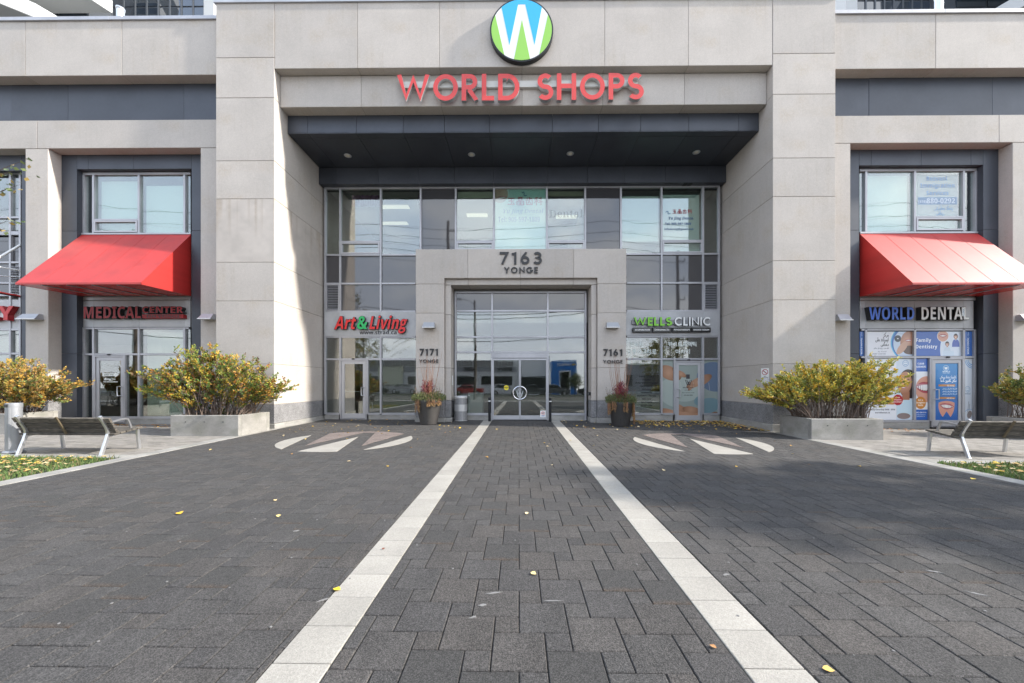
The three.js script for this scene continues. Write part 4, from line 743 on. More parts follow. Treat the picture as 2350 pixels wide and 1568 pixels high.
const face = (r, g, b, o = {}) => phy({ color: lin(r, g, b), roughness: 0.35, ...o });
const redFace = face(0.62, 0.055, 0.05), darkSide = face(0.02, 0.02, 0.022), silver = phy({ color: lin(0.6, 0.6, 0.6), roughness: 0.35, metalness: 0.6 });
// WORLD SHOPS over the entrance
{
  const D = DB - 0.02, x0 = X(912, DB - 0.2), x1 = X(1476, DB - 0.2), y0 = Y(231, DB - 0.2), y1 = Y(170, DB - 0.2);
  const s = thing('shop_sign', 'large red channel letters with silver edges on the stone beam over the entrance', 'sign', [0, y0, -DB]);
  strokeWord(s, 'WORLD SHOPS', x0, x1, y0, y1 - y0, 0.172, 0.12, -DB + 0.1, [redFace, silver], 0.17);
  const by = Y(205, DB), by1 = Y(190.5, DB); part(s, 'raceway', box(X(925, DB), X(1190, DB), by, by1, -DB + 0.006, -DB + 0.09, 0.004), std({ color: lin(0.6, 0.585, 0.55), roughness: 0.6 })); part(s, 'raceway', box(X(1192, DB), X(1462, DB), by, by1, -DB + 0.006, -DB + 0.09, 0.004), std({ color: lin(0.6, 0.585, 0.55), roughness: 0.6 }));
}
// round W sign
{
  const Dd = DF - 0.17, cx = X(1197, Dd), cy = Y(67.5, Dd), R = (X(1270, Dd) - X(1124.5, Dd)) / 2;
  const s = thing('round_sign', 'round sign with a white W on blue and green, high on the stone fascia', 'sign', [cx, cy, -DF]);
  const drum = new THREE.CylinderGeometry(R, R, 0.14, 72).toNonIndexed(); drum.rotateX(Math.PI / 2); drum.translate(cx, cy, -DF + 0.08); part(s, 'sign_drum', drum, blackMetal);
  const disc = (name, shape, z, m) => { const e = new THREE.ExtrudeGeometry(shape, { depth: 0.006, bevelEnabled: false, curveSegments: 48 }); e.translate(cx, cy, z); part(s, name, e, m); };
  const k = R * 0.955, c = new THREE.Shape(); c.absarc(0, 0, k, 0, Math.PI * 2); disc('white_letter_face', c, -DF + 0.15, face(0.82, 0.82, 0.82));
  disc('blue_field', flatShape(emblemShapes.top, k), -DF + 0.154, face(0.03, 0.42, 0.74)); for (const q of ['left', 'mid', 'right']) disc('green_field', flatShape(emblemShapes[q], k), -DF + 0.154, face(0.28, 0.57, 0.09));
  part(s, 'sign_bracket', box(cx - 0.3, cx + 0.3, cy - 0.3, cy + 0.3, -DF, -DF + 0.012), blackMetal);
}
// address numbers on the portal
{
  const N = (label, rows, D, pos) => { const s = thing('address_sign', label, 'sign', pos); for (const [t, a, b, yb, yt, w] of rows) strokeWord(s, t, X(a, D), X(b, D), Y(yb, D), Y(yt, D) - Y(yb, D), w, 0.035, -D + 0.006, [darkSide, darkSide], t.length > 4 ? 0.24 : 0.3); };
  const D = DP;
  N('dark raised number 7163 YONGE centred over the entrance', [['7163', 1147, 1243, 607.5, 579, 0.185], ['YONGE', 1157, 1234, 628, 613.5, 0.2]], D, [X(1195, D), Y(628, D), -D]);
  N('dark raised number 7171 YONGE on the left portal leg', [['7171', 963.5, 1005, 816.5, 800.5, 0.2], ['YONGE', 962.5, 1006, 833, 825, 0.14]], D, [X(984, D), Y(833, D), -D]);
  N('dark raised number 7161 YONGE on the right portal leg', [['7161', 1384.5, 1427.5, 817.5, 801.5, 0.2], ['YONGE', 1384, 1428.5, 834.5, 826.5, 0.14]], D, [X(1405, D), Y(834, D), -D]);
}
// shop signs
{
  const z = -DG + 0.056, D = DG - 0.06, a = Y(756, D), s = thing('gallery_sign', 'red slanted Art and Living letters with a green ampersand, web address below', 'sign', [X(852, D), a - 0.3, -DG]);
  const H = Y(727, D) - a, m = [face(0.72, 0.02, 0.02), darkSide], gm = [face(0.02, 0.45, 0.12), darkSide];
  fontWord(s, 'Art', fontBold, X(770, D), X(817, D), a, H, 0.09, z + 0.02, m, 0.2, 'letter', 0.014); fontWord(s, '&', fontBold, X(820, D), X(845, D), a, H, 0.09, z + 0.02, gm, 0.1, 'letter', 0.014); fontWord(s, 'Living', fontBold, X(847, D), X(933, D), a, H, 0.09, z + 0.02, m, 0.2, 'letter', 0.014);
  const b = Y(767, D); fontWord(s, 'www.strad.ca', fontBold, X(825, D), X(911, D), b, Y(758.5, D) - b, 0.006, z + 0.002, [darkSide, darkSide], 0, 'small_letter');
  part(s, 'raceway', box(X(790, D), X(925, D), Y(748.5, D), Y(747, D), z + 0.002, z + 0.02), black);
}
{
  const z = -DG + 0.056, D = DG - 0.1, y0 = Y(749, D), H = Y(729.5, D) - y0, s = thing('clinic_sign', 'green and white WELLS CLINIC letters above four black service boxes', 'sign', [X(1540, D), y0 - 0.2, -DG]);
  strokeWord(s, 'WELLS', X(1453, D), X(1540, D), y0, H, 0.215, 0.07, z + 0.07, [face(0.22, 0.58, 0.05), darkSide], 0.13); strokeWord(s, 'CLINIC', X(1546, D), X(1628, D), y0, H, 0.175, 0.07, z + 0.07, [face(0.8, 0.8, 0.78), darkSide], 0.15);
  part(s, 'raceway', box(X(1450, D), X(1610, D), Y(745, D), Y(735, D), z + 0.003, z + 0.065, 0.004), std({ color: lin(0.3, 0.3, 0.31), roughness: 0.6 }));
  ['ACUPUNCTURE', 'CHIROPRACTIC', 'PHYSIOTHERAPY', 'MASSAGE THERAPY'].forEach((t, i) => { const p0 = 1451.5 + i * 44.8, m = [blackMetal, blackMetal, blackMetal, blackMetal, print(256, 64, (q) => { q.fillStyle = '#141416'; q.fillRect(0, 0, 256, 64); q.fillStyle = '#f2f2f0'; q.font = 'bold 30px sans-serif'; q.textAlign = 'center'; q.save(); q.translate(128, 43); const w = q.measureText(t).width; q.scale(Math.min(1, 226 / w), 1.15); q.fillText(t, 0, 0); q.restore(); })]; part(s, 'service_box', box(X(p0, D), X(p0 + 43.6, D), Y(763.5, D), Y(753, D), z + 0.01, z + 0.11, 0.006), blackMetal); part(s, 'service_print', printBox(X(p0 + 1, D), X(p0 + 42.6, D), Y(763, D), Y(753.5, D), z + 0.1105, z + 0.113), m[4]); });
}
{
  const z = -WG + 0.02, D = WG - 0.1, p = 300, y0 = Y(731.5, D, p), H = Y(705, D, p) - y0, s = thing('medical_sign', 'dark red MEDICAL CENTER ON YONGE letters under the left red awning', 'sign', [X(310, D), y0, -WG]);
  const m = [face(0.30, 0.012, 0.016, { roughness: 0.55 }), darkSide];
  fontWord(s, 'MEDICAL', fontBold, X(195, D), X(329, D), y0, H, 0.13, z + 0.02, m, 0, 'letter', 0.012);
  fontWord(s, 'CENTER', fontBold, X(330, D), X(424, D), Y(719.5, D, p), Y(705, D, p) - Y(719.5, D, p), 0.13, z + 0.02, m, 0, 'letter', 0.01);
  part(s, 'base_box', box(X(330, D), X(424, D), Y(731.5, D, p), Y(722.5, D, p), z + 0.002, z + 0.14, 0.005), m[0]);
  fontWord(s, 'ON YONGE', fontSerif, X(340, D), X(419, D), Y(730.3, D, p), Y(723.8, D, p) - Y(730.3, D, p), 0.006, z + 0.141, [darkSide, darkSide], 0, 'small_letter');
}
{
  const z = -WG + 0.02, D = WG - 0.12, p = 2100, y0 = Y(734.5, D, p), H = Y(706, D, p) - y0, s = thing('dental_sign', 'blue WORLD and white DENTAL letters under the right red awning', 'sign', [X(2100, D), y0, -WG]);
  fontWord(s, 'WORLD', fontBold, X(1990, D), X(2095, D), y0, H, 0.15, z + 0.02, [face(0.03, 0.14, 0.62), darkSide], 0, 'letter', 0.012);
  fontWord(s, 'DENTAL', fontBold, X(2107, D), X(2219, D), y0, H, 0.15, z + 0.02, [face(0.72, 0.74, 0.72), darkSide], 0, 'letter', 0.012);
  part(s, 'clinic_tab', printBox(X(2206, D - 0.06), X(2213, D - 0.06), Y(727, D, p), Y(707, D, p), z + 0.1785, z + 0.182), print(48, 160, (q) => { q.fillStyle = '#d9dfe0'; q.fillRect(0, 0, 48, 160); q.save(); q.translate(38, 152); q.rotate(-Math.PI / 2); q.fillStyle = '#2b6f9c'; q.font = 'bold 40px sans-serif'; q.fillText('CLINIC', 0, 0); q.restore(); }));
}
{ // end of a neighbour's sign at the far left
  const z = -WG + 0.02, D = WG - 0.12, p = 30, y0 = Y(735.5, D, p), H = Y(704, D, p) - y0, s = thing('neighbour_sign', 'red end letters of the next shop sign at the far left edge', 'sign', [X(10, D), y0, -WG]);
  fontWord(s, 'CY', fontBold, X(-34, D), X(37, D), y0, H, 0.15, z + 0.03, [face(0.5, 0.015, 0.02), face(0.3, 0.01, 0.014)], 0, 'letter', 0.01); part(s, 'raceway', box(X(-80, D), X(35, D), Y(729, D, p), Y(718, D, p), z + 0.003, z + 0.028), silver);
}
// ---- scripts the canvas fonts lack, drawn as strokes in a unit box
const HANGUL = { 한: [[.1, .08, .45, .08], [.05, .2, .5, .2], ['o', .27, .4, .13], [.72, .02, .72, .62], [.72, .3, .92, .3], [.15, .68, .15, .95], [.15, .95, .85, .95]], 원: [['o', .33, .22, .16], [.05, .5, .62, .48], [.34, .5, .34, .66], [.82, .02, .82, .7], [.6, .58, .82, .58], [.15, .72, .15, .96], [.15, .96, .85, .96]], 카: [[.05, .15, .5, .15], [.5, .15, .38, .85], [.08, .48, .46, .46], [.72, .05, .72, .95], [.72, .45, .95, .45]], 이: [['o', .3, .5, .22], [.78, .05, .78, .95]], 로: [[.2, .08, .8, .08], [.8, .08, .8, .3], [.8, .3, .2, .3], [.2, .3, .2, .55], [.2, .55, .82, .55], [.5, .6, .5, .86], [.05, .87, .95, .87]], 프: [[.15, .12, .85, .12], [.35, .12, .35, .55], [.65, .12, .65, .55], [.12, .55, .88, .55], [.05, .84, .95, .84]], 랙: [[.05, .08, .4, .08], [.4, .08, .4, .26], [.4, .26, .05, .26], [.05, .26, .05, .48], [.05, .48, .42, .48], [.6, .05, .6, .56], [.85, .02, .85, .58], [.6, .28, .85, .28], [.2, .68, .85, .68], [.85, .68, .85, .98]], 틱: [[.05, .08, .5, .08], [.05, .08, .05, .48], [.05, .28, .48, .28], [.05, .48, .5, .48], [.8, .02, .8, .58], [.2, .68, .82, .68], [.82, .68, .82, .98]], 마: [[.05, .2, .45, .2], [.05, .75, .45, .75], [.05, .2, .05, .75], [.45, .2, .45, .75], [.72, .05, .72, .95], [.72, .45, .95, .45]], 사: [[.28, .15, .05, .8], [.26, .35, .5, .8], [.72, .05, .72, .95], [.72, .45, .95, .45]], 지: [[.05, .2, .52, .2], [.28, .2, .05, .8], [.27, .42, .5, .8], [.78, .05, .78, .95]], 교: [[.2, .1, .8, .1], [.8, .1, .76, .45], [.36, .5, .36, .8], [.64, .5, .64, .8], [.05, .82, .95, .82]], 통: [[.2, .05, .8, .05], [.2, .05, .2, .4], [.2, .22, .78, .22], [.2, .4, .8, .4], [.5, .42, .5, .55], [.05, .56, .95, .56], ['o', .5, .8, .17]], 고: [[.2, .12, .8, .12], [.8, .12, .75, .5], [.48, .5, .48, .82], [.05, .84, .95, .84]], 의: [['o', .35, .38, .22], [.05, .8, .65, .78], [.82, .05, .82, .95]], 료: [[.2, .08, .8, .08], [.8, .08, .8, .3], [.8, .3, .2, .3], [.2, .3, .2, .52], [.2, .52, .82, .52], [.36, .56, .36, .82], [.64, .56, .64, .82], [.05, .84, .95, .84]], 치: [[.28, .05, .28, .2], [.05, .24, .52, .24], [.28, .24, .05, .8], [.27, .44, .5, .8], [.78, .05, .78, .95]] };
const HAN = { 玉: [[.15, .15, .85, .15], [.2, .48, .8, .48], [.08, .88, .92, .88], [.5, .15, .5, .88], [.65, .62, .78, .74]], 晶: [[.3, .05, .7, .05], [.3, .05, .3, .42], [.7, .05, .7, .42], [.3, .23, .7, .23], [.3, .42, .7, .42], [.08, .52, .45, .52], [.08, .52, .08, .95], [.45, .52, .45, .95], [.08, .73, .45, .73], [.08, .95, .45, .95], [.55, .52, .92, .52], [.55, .52, .55, .95], [.92, .52, .92, .95], [.55, .73, .92, .73], [.55, .95, .92, .95]], 齿: [[.5, .05, .5, .35], [.5, .2, .76, .2], [.25, .15, .25, .36], [.08, .37, .92, .37], [.15, .5, .15, .92], [.15, .92, .85, .92], [.85, .5, .85, .92], [.5, .45, .34, .76], [.5, .55, .68, .76]], 科: [[.1, .15, .42, .08], [.05, .35, .48, .35], [.27, .12, .27, .95], [.27, .38, .06, .7], [.27, .4, .46, .62], [.6, .15, .7, .25], [.57, .38, .67, .48], [.52, .66, .97, .58], [.82, .05, .82, .95]] };
function strokesText(q, text, table, x, y, s, lw, gap = 1.06) { q.lineWidth = lw; q.lineCap = 'round'; for (const c of text) { if (c === ' ') { x += s * 0.5; continue; } for (const t of table[c] ?? []) { q.beginPath(); if (t[0] === 'o') q.arc(x + t[1] * s, y + t[2] * s, t[3] * s, 0, 7); else { q.moveTo(x + t[0] * s, y + t[1] * s); q.lineTo(x + t[2] * s, y + t[3] * s); } q.stroke(); } x += s * gap; } return x; }
// joined right-to-left script: each code is one letter form on the base line
function persian(q, codes, xr, yb, s, lw) {
  q.lineWidth = lw; q.lineCap = 'round'; q.lineJoin = 'round'; let x = xr; const P = (f) => { q.beginPath(); f(); q.stroke(); }, dot = (dx, dy) => { q.beginPath(); q.arc(x + dx * s, yb + dy * s, lw * 0.62, 0, 7); q.fill(); };
  for (const c of codes) {
    let w = 0.35;
    if (c === ' ') { x -= s * 0.35; continue; }
    if (c === 'a') { w = 0.2; P(() => { q.moveTo(x - 0.1 * s, yb); q.lineTo(x - 0.1 * s, yb - 0.95 * s); }); }
    else if (c === 'l') { w = 0.3; P(() => { q.moveTo(x, yb); q.lineTo(x - 0.15 * s, yb); q.lineTo(x - 0.15 * s, yb - 0.95 * s); q.moveTo(x - 0.15 * s, yb); q.lineTo(x - 0.3 * s, yb); }); }
    else if (c === 'd') { w = 0.38; P(() => { q.moveTo(x - 0.12 * s, yb - 0.42 * s); q.quadraticCurveTo(x - 0.02 * s, yb, x - 0.12 * s, yb); q.lineTo(x - 0.33 * s, yb); }); }
    else if (c === 'r' || c === 'z') { w = 0.26; P(() => { q.moveTo(x, yb - 0.05 * s); q.quadraticCurveTo(x - 0.05 * s, yb + 0.3 * s, x - 0.28 * s, yb + 0.34 * s); }); if (c === 'z') dot(-0.1, -0.32); }
    else if (c === 'm') { w = 0.36; P(() => { q.arc(x - 0.16 * s, yb - 0.1 * s, 0.14 * s, 0, 7); q.moveTo(x, yb); q.lineTo(x - 0.36 * s, yb); }); }
    else if (c === 'k') { w = 0.5; P(() => { q.moveTo(x, yb); q.lineTo(x - 0.5 * s, yb); q.moveTo(x - 0.12 * s, yb); q.lineTo(x - 0.42 * s, yb - 0.5 * s); q.lineTo(x - 0.05 * s, yb - 0.9 * s); }); }
    else if (c === 'h') { w = 0.4; P(() => { q.arc(x - 0.2 * s, yb - 0.16 * s, 0.18 * s, 0, 7); q.moveTo(x, yb); q.lineTo(x - 0.4 * s, yb); }); }
    else if (c === 'Y') { w = 0.55; P(() => { q.moveTo(x, yb - 0.05 * s); q.quadraticCurveTo(x - 0.2 * s, yb - 0.3 * s, x - 0.12 * s, yb + 0.05 * s); q.quadraticCurveTo(x - 0.1 * s, yb + 0.4 * s, x - 0.45 * s, yb + 0.25 * s); q.quadraticCurveTo(x - 0.55 * s, yb + 0.1 * s, x - 0.5 * s, yb - 0.1 * s); }); }
    else { w = 0.3; P(() => { q.moveTo(x, yb); q.lineTo(x - 0.15 * s, yb); q.lineTo(x - 0.15 * s, yb - 0.32 * s); q.moveTo(x - 0.15 * s, yb); q.lineTo(x - 0.3 * s, yb); }); if (c === 'n') dot(-0.15, -0.5); if (c === 't') { dot(-0.08, -0.5); dot(-0.24, -0.5); } if (c === 'y') { dot(-0.08, 0.28); dot(-0.24, 0.28); } if (c === 'p') { dot(-0.08, 0.26); dot(-0.24, 0.26); dot(-0.16, 0.4); } if (c === 'b') dot(-0.15, 0.28); if (c === 's') { P(() => { q.moveTo(x - 0.3 * s, yb); q.lineTo(x - 0.3 * s, yb - 0.28 * s); }); } }
    x -= w * s;
  }
}
// soft shaded skin and smile shapes printed on the films
const rg = (q, x, y, r, stops) => { const g = q.createRadialGradient(x, y, 0, x, y, r); stops.forEach(([t, c]) => g.addColorStop(t, c)); return g; };
function smile(q, cx, cy, w, h, tilt = 0) {
  q.save(); q.translate(cx, cy); q.rotate(tilt);
  q.fillStyle = '#b4515a'; q.beginPath(); q.moveTo(-w, -h * 0.2); q.quadraticCurveTo(-w * 0.4, -h * 1.1, 0, -h * 0.8); q.quadraticCurveTo(w * 0.4, -h * 1.1, w, -h * 0.2); q.quadraticCurveTo(0, h * 1.9, -w, -h * 0.2); q.fill();
  q.fillStyle = '#5a1f24'; q.beginPath(); q.moveTo(-w * 0.85, -h * 0.15); q.quadraticCurveTo(0, -h * 0.75, w * 0.85, -h * 0.15); q.quadraticCurveTo(0, h * 1.2, -w * 0.85, -h * 0.15); q.fill();
  q.save(); q.clip(); const n = 9; for (let i = 0; i < n; i++) { const t = (i - (n - 1) / 2) / ((n - 1) / 2), tw = w * 0.2 * (1 - 0.35 * Math.abs(t)); q.fillStyle = '#f3efe9'; q.beginPath(); q.roundRect(t * w * 0.75 - tw / 2, -h * 0.7, tw * 0.94, h * (1.15 - 0.3 * t * t), tw * 0.3); q.fill(); } q.restore(); q.restore();
}
function tooth(q, x, y, s, c) { q.strokeStyle = c; q.lineWidth = s * 0.12; q.beginPath(); q.arc(x, y, s, 0, 7); q.stroke(); q.fillStyle = '#f4f7f8'; q.beginPath(); q.moveTo(x - s * 0.5, y - s * 0.4); q.quadraticCurveTo(x, y - s * 0.15, x + s * 0.5, y - s * 0.4); q.quadraticCurveTo(x + s * 0.6, y + s * 0.1, x + s * 0.25, y + s * 0.6); q.lineTo(x, y + s * 0.1); q.lineTo(x - s * 0.25, y + s * 0.6); q.quadraticCurveTo(x - s * 0.6, y + s * 0.1, x - s * 0.5, y - s * 0.4); q.fill(); q.stroke(); }
function person(q, x, y, s, hair, top) { q.fillStyle = hair; q.beginPath(); q.ellipse(x, y - s * 0.1, s * 0.62, s * 0.78, 0, 0, 7); q.fill(); q.fillStyle = '#b98a70'; q.fillRect(x - s * 0.2, y + s * 0.4, s * 0.4, s * 0.5); q.fillStyle = rg(q, x - s * 0.1, y - s * 0.1, s * 0.8, [[0, '#e6bfa6'], [1, '#b9866c']]); q.beginPath(); q.ellipse(x, y, s * 0.48, s * 0.64, 0, 0, 7); q.fill(); q.fillStyle = hair; q.beginPath(); q.ellipse(x, y - s * 0.5, s * 0.5, s * 0.22, 0, 0, 7); q.fill(); q.fillStyle = '#3a2a26'; q.fillRect(x - s * 0.28, y - s * 0.1, s * 0.16, s * 0.06); q.fillRect(x + s * 0.12, y - s * 0.1, s * 0.16, s * 0.06); q.fillStyle = '#f6f2ee'; q.beginPath(); q.ellipse(x, y + s * 0.3, s * 0.2, s * 0.08, 0, 0, 7); q.fill(); q.fillStyle = top; q.beginPath(); q.moveTo(x - s * 1.1, y + s * 3); q.quadraticCurveTo(x - s * 1.1, y + s * 0.85, x - s * 0.25, y + s * 0.8); q.lineTo(x, y + s * 1.15); q.lineTo(x + s * 0.25, y + s * 0.8); q.quadraticCurveTo(x + s * 1.1, y + s * 0.85, x + s * 1.1, y + s * 3); q.fill(); }
// printed window film of the dental clinic (parts of the shopfront glazing)
{
  const p = 2100, y = (v) => Y(v, WG, p), film = (a, b, t, u, w, h, draw) => part(rs.g, 'printed_pane', printBox(X(a, WG) + 0.025, X(b, WG) - 0.025, y(u), y(t), -WG - 0.03, -WG - 0.015), print(w, h, draw));
  const side = (q, w, h) => { q.fillStyle = '#2f66b4'; q.fillRect(0, 0, w, h); q.strokeStyle = 'rgba(150,190,230,.5)'; q.lineWidth = 3; q.beginPath(); q.arc(w, 0, h * 0.4, 0, 7); q.stroke(); q.save(); q.translate(w * 0.66, h * 0.93); q.rotate(-Math.PI / 2); q.fillStyle = '#f0f4fa'; q.font = 'bold 30px sans-serif'; q.fillText('WORLD DENTAL', 0, 0); q.font = 'italic 22px serif'; q.fillText('Clinic', 240, 0); q.restore(); };
  film(1972.5, 1985.6, 761, 817, 64, 330, side); film(2209.4, 2235, 761, 817, 110, 330, side);
  film(1985.6, 2097.5, 761, 817, 640, 330, (q, w, h) => { q.fillStyle = '#dfe1e6'; q.fillRect(0, 0, w, h); q.fillStyle = '#2c6fb8'; q.beginPath(); q.arc(590, 150, 235, 0, 7); q.fill(); q.strokeStyle = '#58b7dc'; q.lineWidth = 14; q.beginPath(); q.arc(590, 150, 240, 1.6, 4.4); q.stroke(); q.save(); q.beginPath(); q.arc(600, 165, 220, 0, 7); q.clip(); q.fillStyle = '#c3d3e4'; q.fillRect(380, 0, 300, 330); q.fillStyle = rg(q, 580, 130, 150, [[0, '#d8a68a'], [1, '#9a6b54']]); q.beginPath(); q.ellipse(585, 140, 110, 150, 0.2, 0, 7); q.fill(); q.fillStyle = '#5d463b'; q.beginPath(); q.ellipse(600, 250, 90, 60, 0, 0, 7); q.fill(); q.fillStyle = '#caa28a'; q.beginPath(); q.ellipse(500, 220, 46, 110, 0.7, 0, 7); q.fill(); q.restore(); smile(q, 585, 120, 52, 20, -0.05); q.fillStyle = '#2b3440'; q.beginPath(); q.arc(440, 95, 46, 0, 7); q.fill(); tooth(q, 440, 95, 24, '#2b3440'); q.fillStyle = q.strokeStyle = '#24262c'; persian(q, 'mrkz', 315, 62, 52, 7); persian(q, 'aymplnt haY', 315, 128, 50, 7); persian(q, 'dndanY', 315, 192, 50, 7); q.fillStyle = q.strokeStyle = '#555a66'; persian(q, 'anwas dndr w prwtz haY dndanY', 318, 232, 22, 3); q.fillStyle = '#8c8f99'; q.font = 'italic bold 24px serif'; q.fillText('My World', 165, 278); q.font = 'bold 28px sans-serif'; q.fillText('DENT CENTER', 92, 312); });
  film(2097.5, 2209.4, 761, 817, 640, 330, (q, w, h) => { q.fillStyle = '#2c63b6'; q.fillRect(0, 0, w, h); q.fillStyle = '#dbe6f2'; q.beginPath(); q.moveTo(360, 330); q.quadraticCurveTo(330, 120, 440, 0); q.lineTo(640, 0); q.lineTo(640, 330); q.fill(); person(q, 566, 70, 46, '#2a1c18', '#4a63b4'); person(q, 450, 172, 44, '#2b1d19', '#c9d9e6'); q.fillStyle = '#cfe0ee'; q.fillRect(390, 262, 150, 70); q.save(); q.beginPath(); q.arc(392, 62, 74, 0, 7); q.fillStyle = '#d6a18b'; q.fill(); q.clip(); smile(q, 392, 58, 56, 26); q.restore(); q.strokeStyle = '#eef3f8'; q.lineWidth = 6; q.beginPath(); q.arc(392, 62, 76, 0, 7); q.stroke(); q.fillStyle = '#f4f7fb'; q.font = 'bold 66px sans-serif'; q.fillText('Family', 20, 140); q.fillText('Dentistry', 18, 228); });
  film(1985.6, 2097.5, 823, 964, 640, 800, (q, w, h) => { q.fillStyle = '#e3e5ea'; q.fillRect(0, 0, w, h); q.fillStyle = q.strokeStyle = '#2a2c33'; persian(q, 'dndan w zYbayY', 390, 90, 60, 9); q.fillStyle = '#2c66b6'; q.font = 'bold 44px sans-serif'; q.fillText('Cosmetic', 60, 190); q.fillText('Implant', 60, 250); q.fillText('Orthodontic', 60, 310); q.fillStyle = '#45474f'; q.font = '30px sans-serif'; q.fillText('CDCP Accepted', 140, 460); q.fillStyle = '#c98a4b'; q.fillRect(100, 510, 290, 90); q.fillStyle = '#3a2d22'; q.font = 'bold 40px sans-serif'; q.fillText('OPEN', 180, 550); q.fillText('7 DAYS', 160, 592); q.fillStyle = '#33353c'; q.font = 'bold 28px sans-serif'; q.fillText('Monday-Saturday 9AM - 8PM', 20, 676); q.fillText('worlddental.ca', 130, 716); q.fillStyle = '#cbd6e2'; q.fillRect(420, 0, 220, 800); q.fillStyle = '#2a1a17'; q.beginPath(); q.ellipse(580, 330, 130, 190, 0, 0, 7); q.fill(); q.fillRect(560, 340, 90, 180); q.fillStyle = rg(q, 530, 300, 160, [[0, '#e2b496'], [1, '#a8755c']]); q.beginPath(); q.ellipse(535, 320, 95, 150, 0.12, 0, 7); q.fill(); q.fillRect(500, 430, 100, 110); q.fillStyle = '#3a2925'; q.fillRect(478, 270, 40, 9); q.fillRect(560, 272, 36, 9); smile(q, 520, 380, 40, 15, 0.1); q.fillStyle = '#c5dbe6'; q.fillRect(430, 540, 210, 200); q.fillStyle = '#8d7d79'; q.beginPath(); q.ellipse(520, 750, 90, 40, 0, 0, 7); q.fill(); q.fillStyle = '#b3242c'; q.beginPath(); for (let i = 0; i <= 40; i++) { const a = (i / 40) * 6.283, r = i % 2 ? 66 : 74; q.lineTo(440 + Math.cos(a) * r, 540 + Math.sin(a) * r); } q.fill(); q.fillStyle = '#f6e9e0'; q.textAlign = 'center'; q.font = 'bold 26px sans-serif'; q.fillText('Free', 440, 516); q.fillText('Implant', 440, 546); q.fillText('Consultation', 440, 574); tooth(q, 545, 62, 40, '#4f87b8'); });
  film(2097.5, 2132, 823, 964, 200, 800, (q, w, h) => { q.fillStyle = '#eceef1'; q.fillRect(0, 0, w, h); q.fillStyle = '#2c63b6'; q.fillRect(0, 0, w, 170); q.fillRect(0, 665, w, 140); q.fillStyle = '#f4f7fb'; q.textAlign = 'center'; q.font = 'bold 33px sans-serif'; q.fillText('CLEAR', 100, 78); q.fillText('ALIGNERS', 100, 118); q.save(); q.beginPath(); q.arc(190, 400, 170, 0, 7); q.fillStyle = '#d9a08a'; q.fill(); q.clip(); smile(q, 180, 380, 170, 86); q.fillStyle = 'rgba(235,240,245,.4)'; q.fillRect(20, 330, 190, 60); q.restore(); q.fillStyle = '#cd8536'; q.beginPath(); q.arc(96, 578, 80, 0, 7); q.fill(); q.fillStyle = '#fbf4ea'; q.font = 'bold 30px sans-serif'; q.fillText('Get a', 96, 552); q.fillText('Straighter', 96, 586); q.fillText('Smile', 96, 620); q.font = 'bold 24px sans-serif'; q.fillText('(647) 424-5114', 100, 712); q.font = '15px sans-serif'; q.fillText('WORLDDENTAL.CA', 100, 760); q.fillText('info@worlddental.ca', 100, 738); });
  film(2209.4, 2235, 823, 964, 150, 800, (q, w, h) => { q.fillStyle = '#cfd6de'; q.fillRect(0, 0, w, h); q.strokeStyle = '#4a8fc8'; q.lineWidth = 9; for (const r of [70, 92, 114]) { q.beginPath(); q.arc(150, 10, r, 1.6, 3.0); q.stroke(); } tooth(q, 75, 400, 38, '#5d8fb6'); q.fillStyle = '#5a7896'; q.font = 'bold 26px sans-serif'; q.textAlign = 'center'; q.fillText('WORLD', 75, 468); q.strokeStyle = '#4a8fc8'; q.beginPath(); q.arc(110, 760, 100, 3.2, 5.2); q.stroke(); q.strokeStyle = '#4a4d55'; q.lineWidth = 5; q.beginPath(); q.moveTo(95, 560); q.lineTo(75, 700); q.moveTo(110, 590); q.lineTo(95, 710); q.stroke(); q.fillStyle = '#8a7f7c'; q.beginPath(); q.ellipse(105, 730, 36, 50, 0.4, 0, 7); q.fill(); });
  const doorPrint = print(400, 1000, (q, w, h) => { const g = q.createLinearGradient(0, 0, 0, h); g.addColorStop(0, '#1c86c4'); g.addColorStop(1, '#1f5fae'); q.fillStyle = g; q.fillRect(0, 0, w, h); tooth(q, 195, 90, 46, '#e8f2f8'); q.fillStyle = '#f0f6fa'; q.font = 'bold 36px sans-serif'; q.textAlign = 'center'; q.fillText('WORLD', 200, 165); q.font = '17px sans-serif'; q.fillText('DENTAL CLINIC', 200, 186); q.fillStyle = q.strokeStyle = '#f3f7fa'; persian(q, 'klynyk dndan pzskY', 370, 262, 44, 6); persian(q, 'dktr kambyz kwsa', 370, 325, 50, 8); q.fillStyle = '#c8853f'; q.fillRect(70, 372, 280, 36); q.fillRect(70, 592, 280, 34); q.fillStyle = q.strokeStyle = '#f6efe6'; persian(q, 'pzyrs bymh rayzan', 335, 400, 24, 4); persian(q, 'pzyrs rayzan pnahY', 335, 618, 24, 4); q.fillStyle = q.strokeStyle = '#dcebf5'; for (const yy of [455, 502, 545]) persian(q, 'klyh zdmat dndan pzskY bray tmamY', 388, yy, 23, 3.4); q.fillStyle = '#d9967f'; q.beginPath(); q.moveTo(70, 690); q.quadraticCurveTo(200, 630, 340, 690); q.quadraticCurveTo(350, 840, 270, 940); q.lineTo(205, 840); q.lineTo(140, 940); q.quadraticCurveTo(55, 840, 70, 690); q.fill(); smile(q, 205, 755, 125, 62, 0.12); });
  door(bld, 2138.5, 2205, 979, 826, WG, -1, doorPrint, p);
}
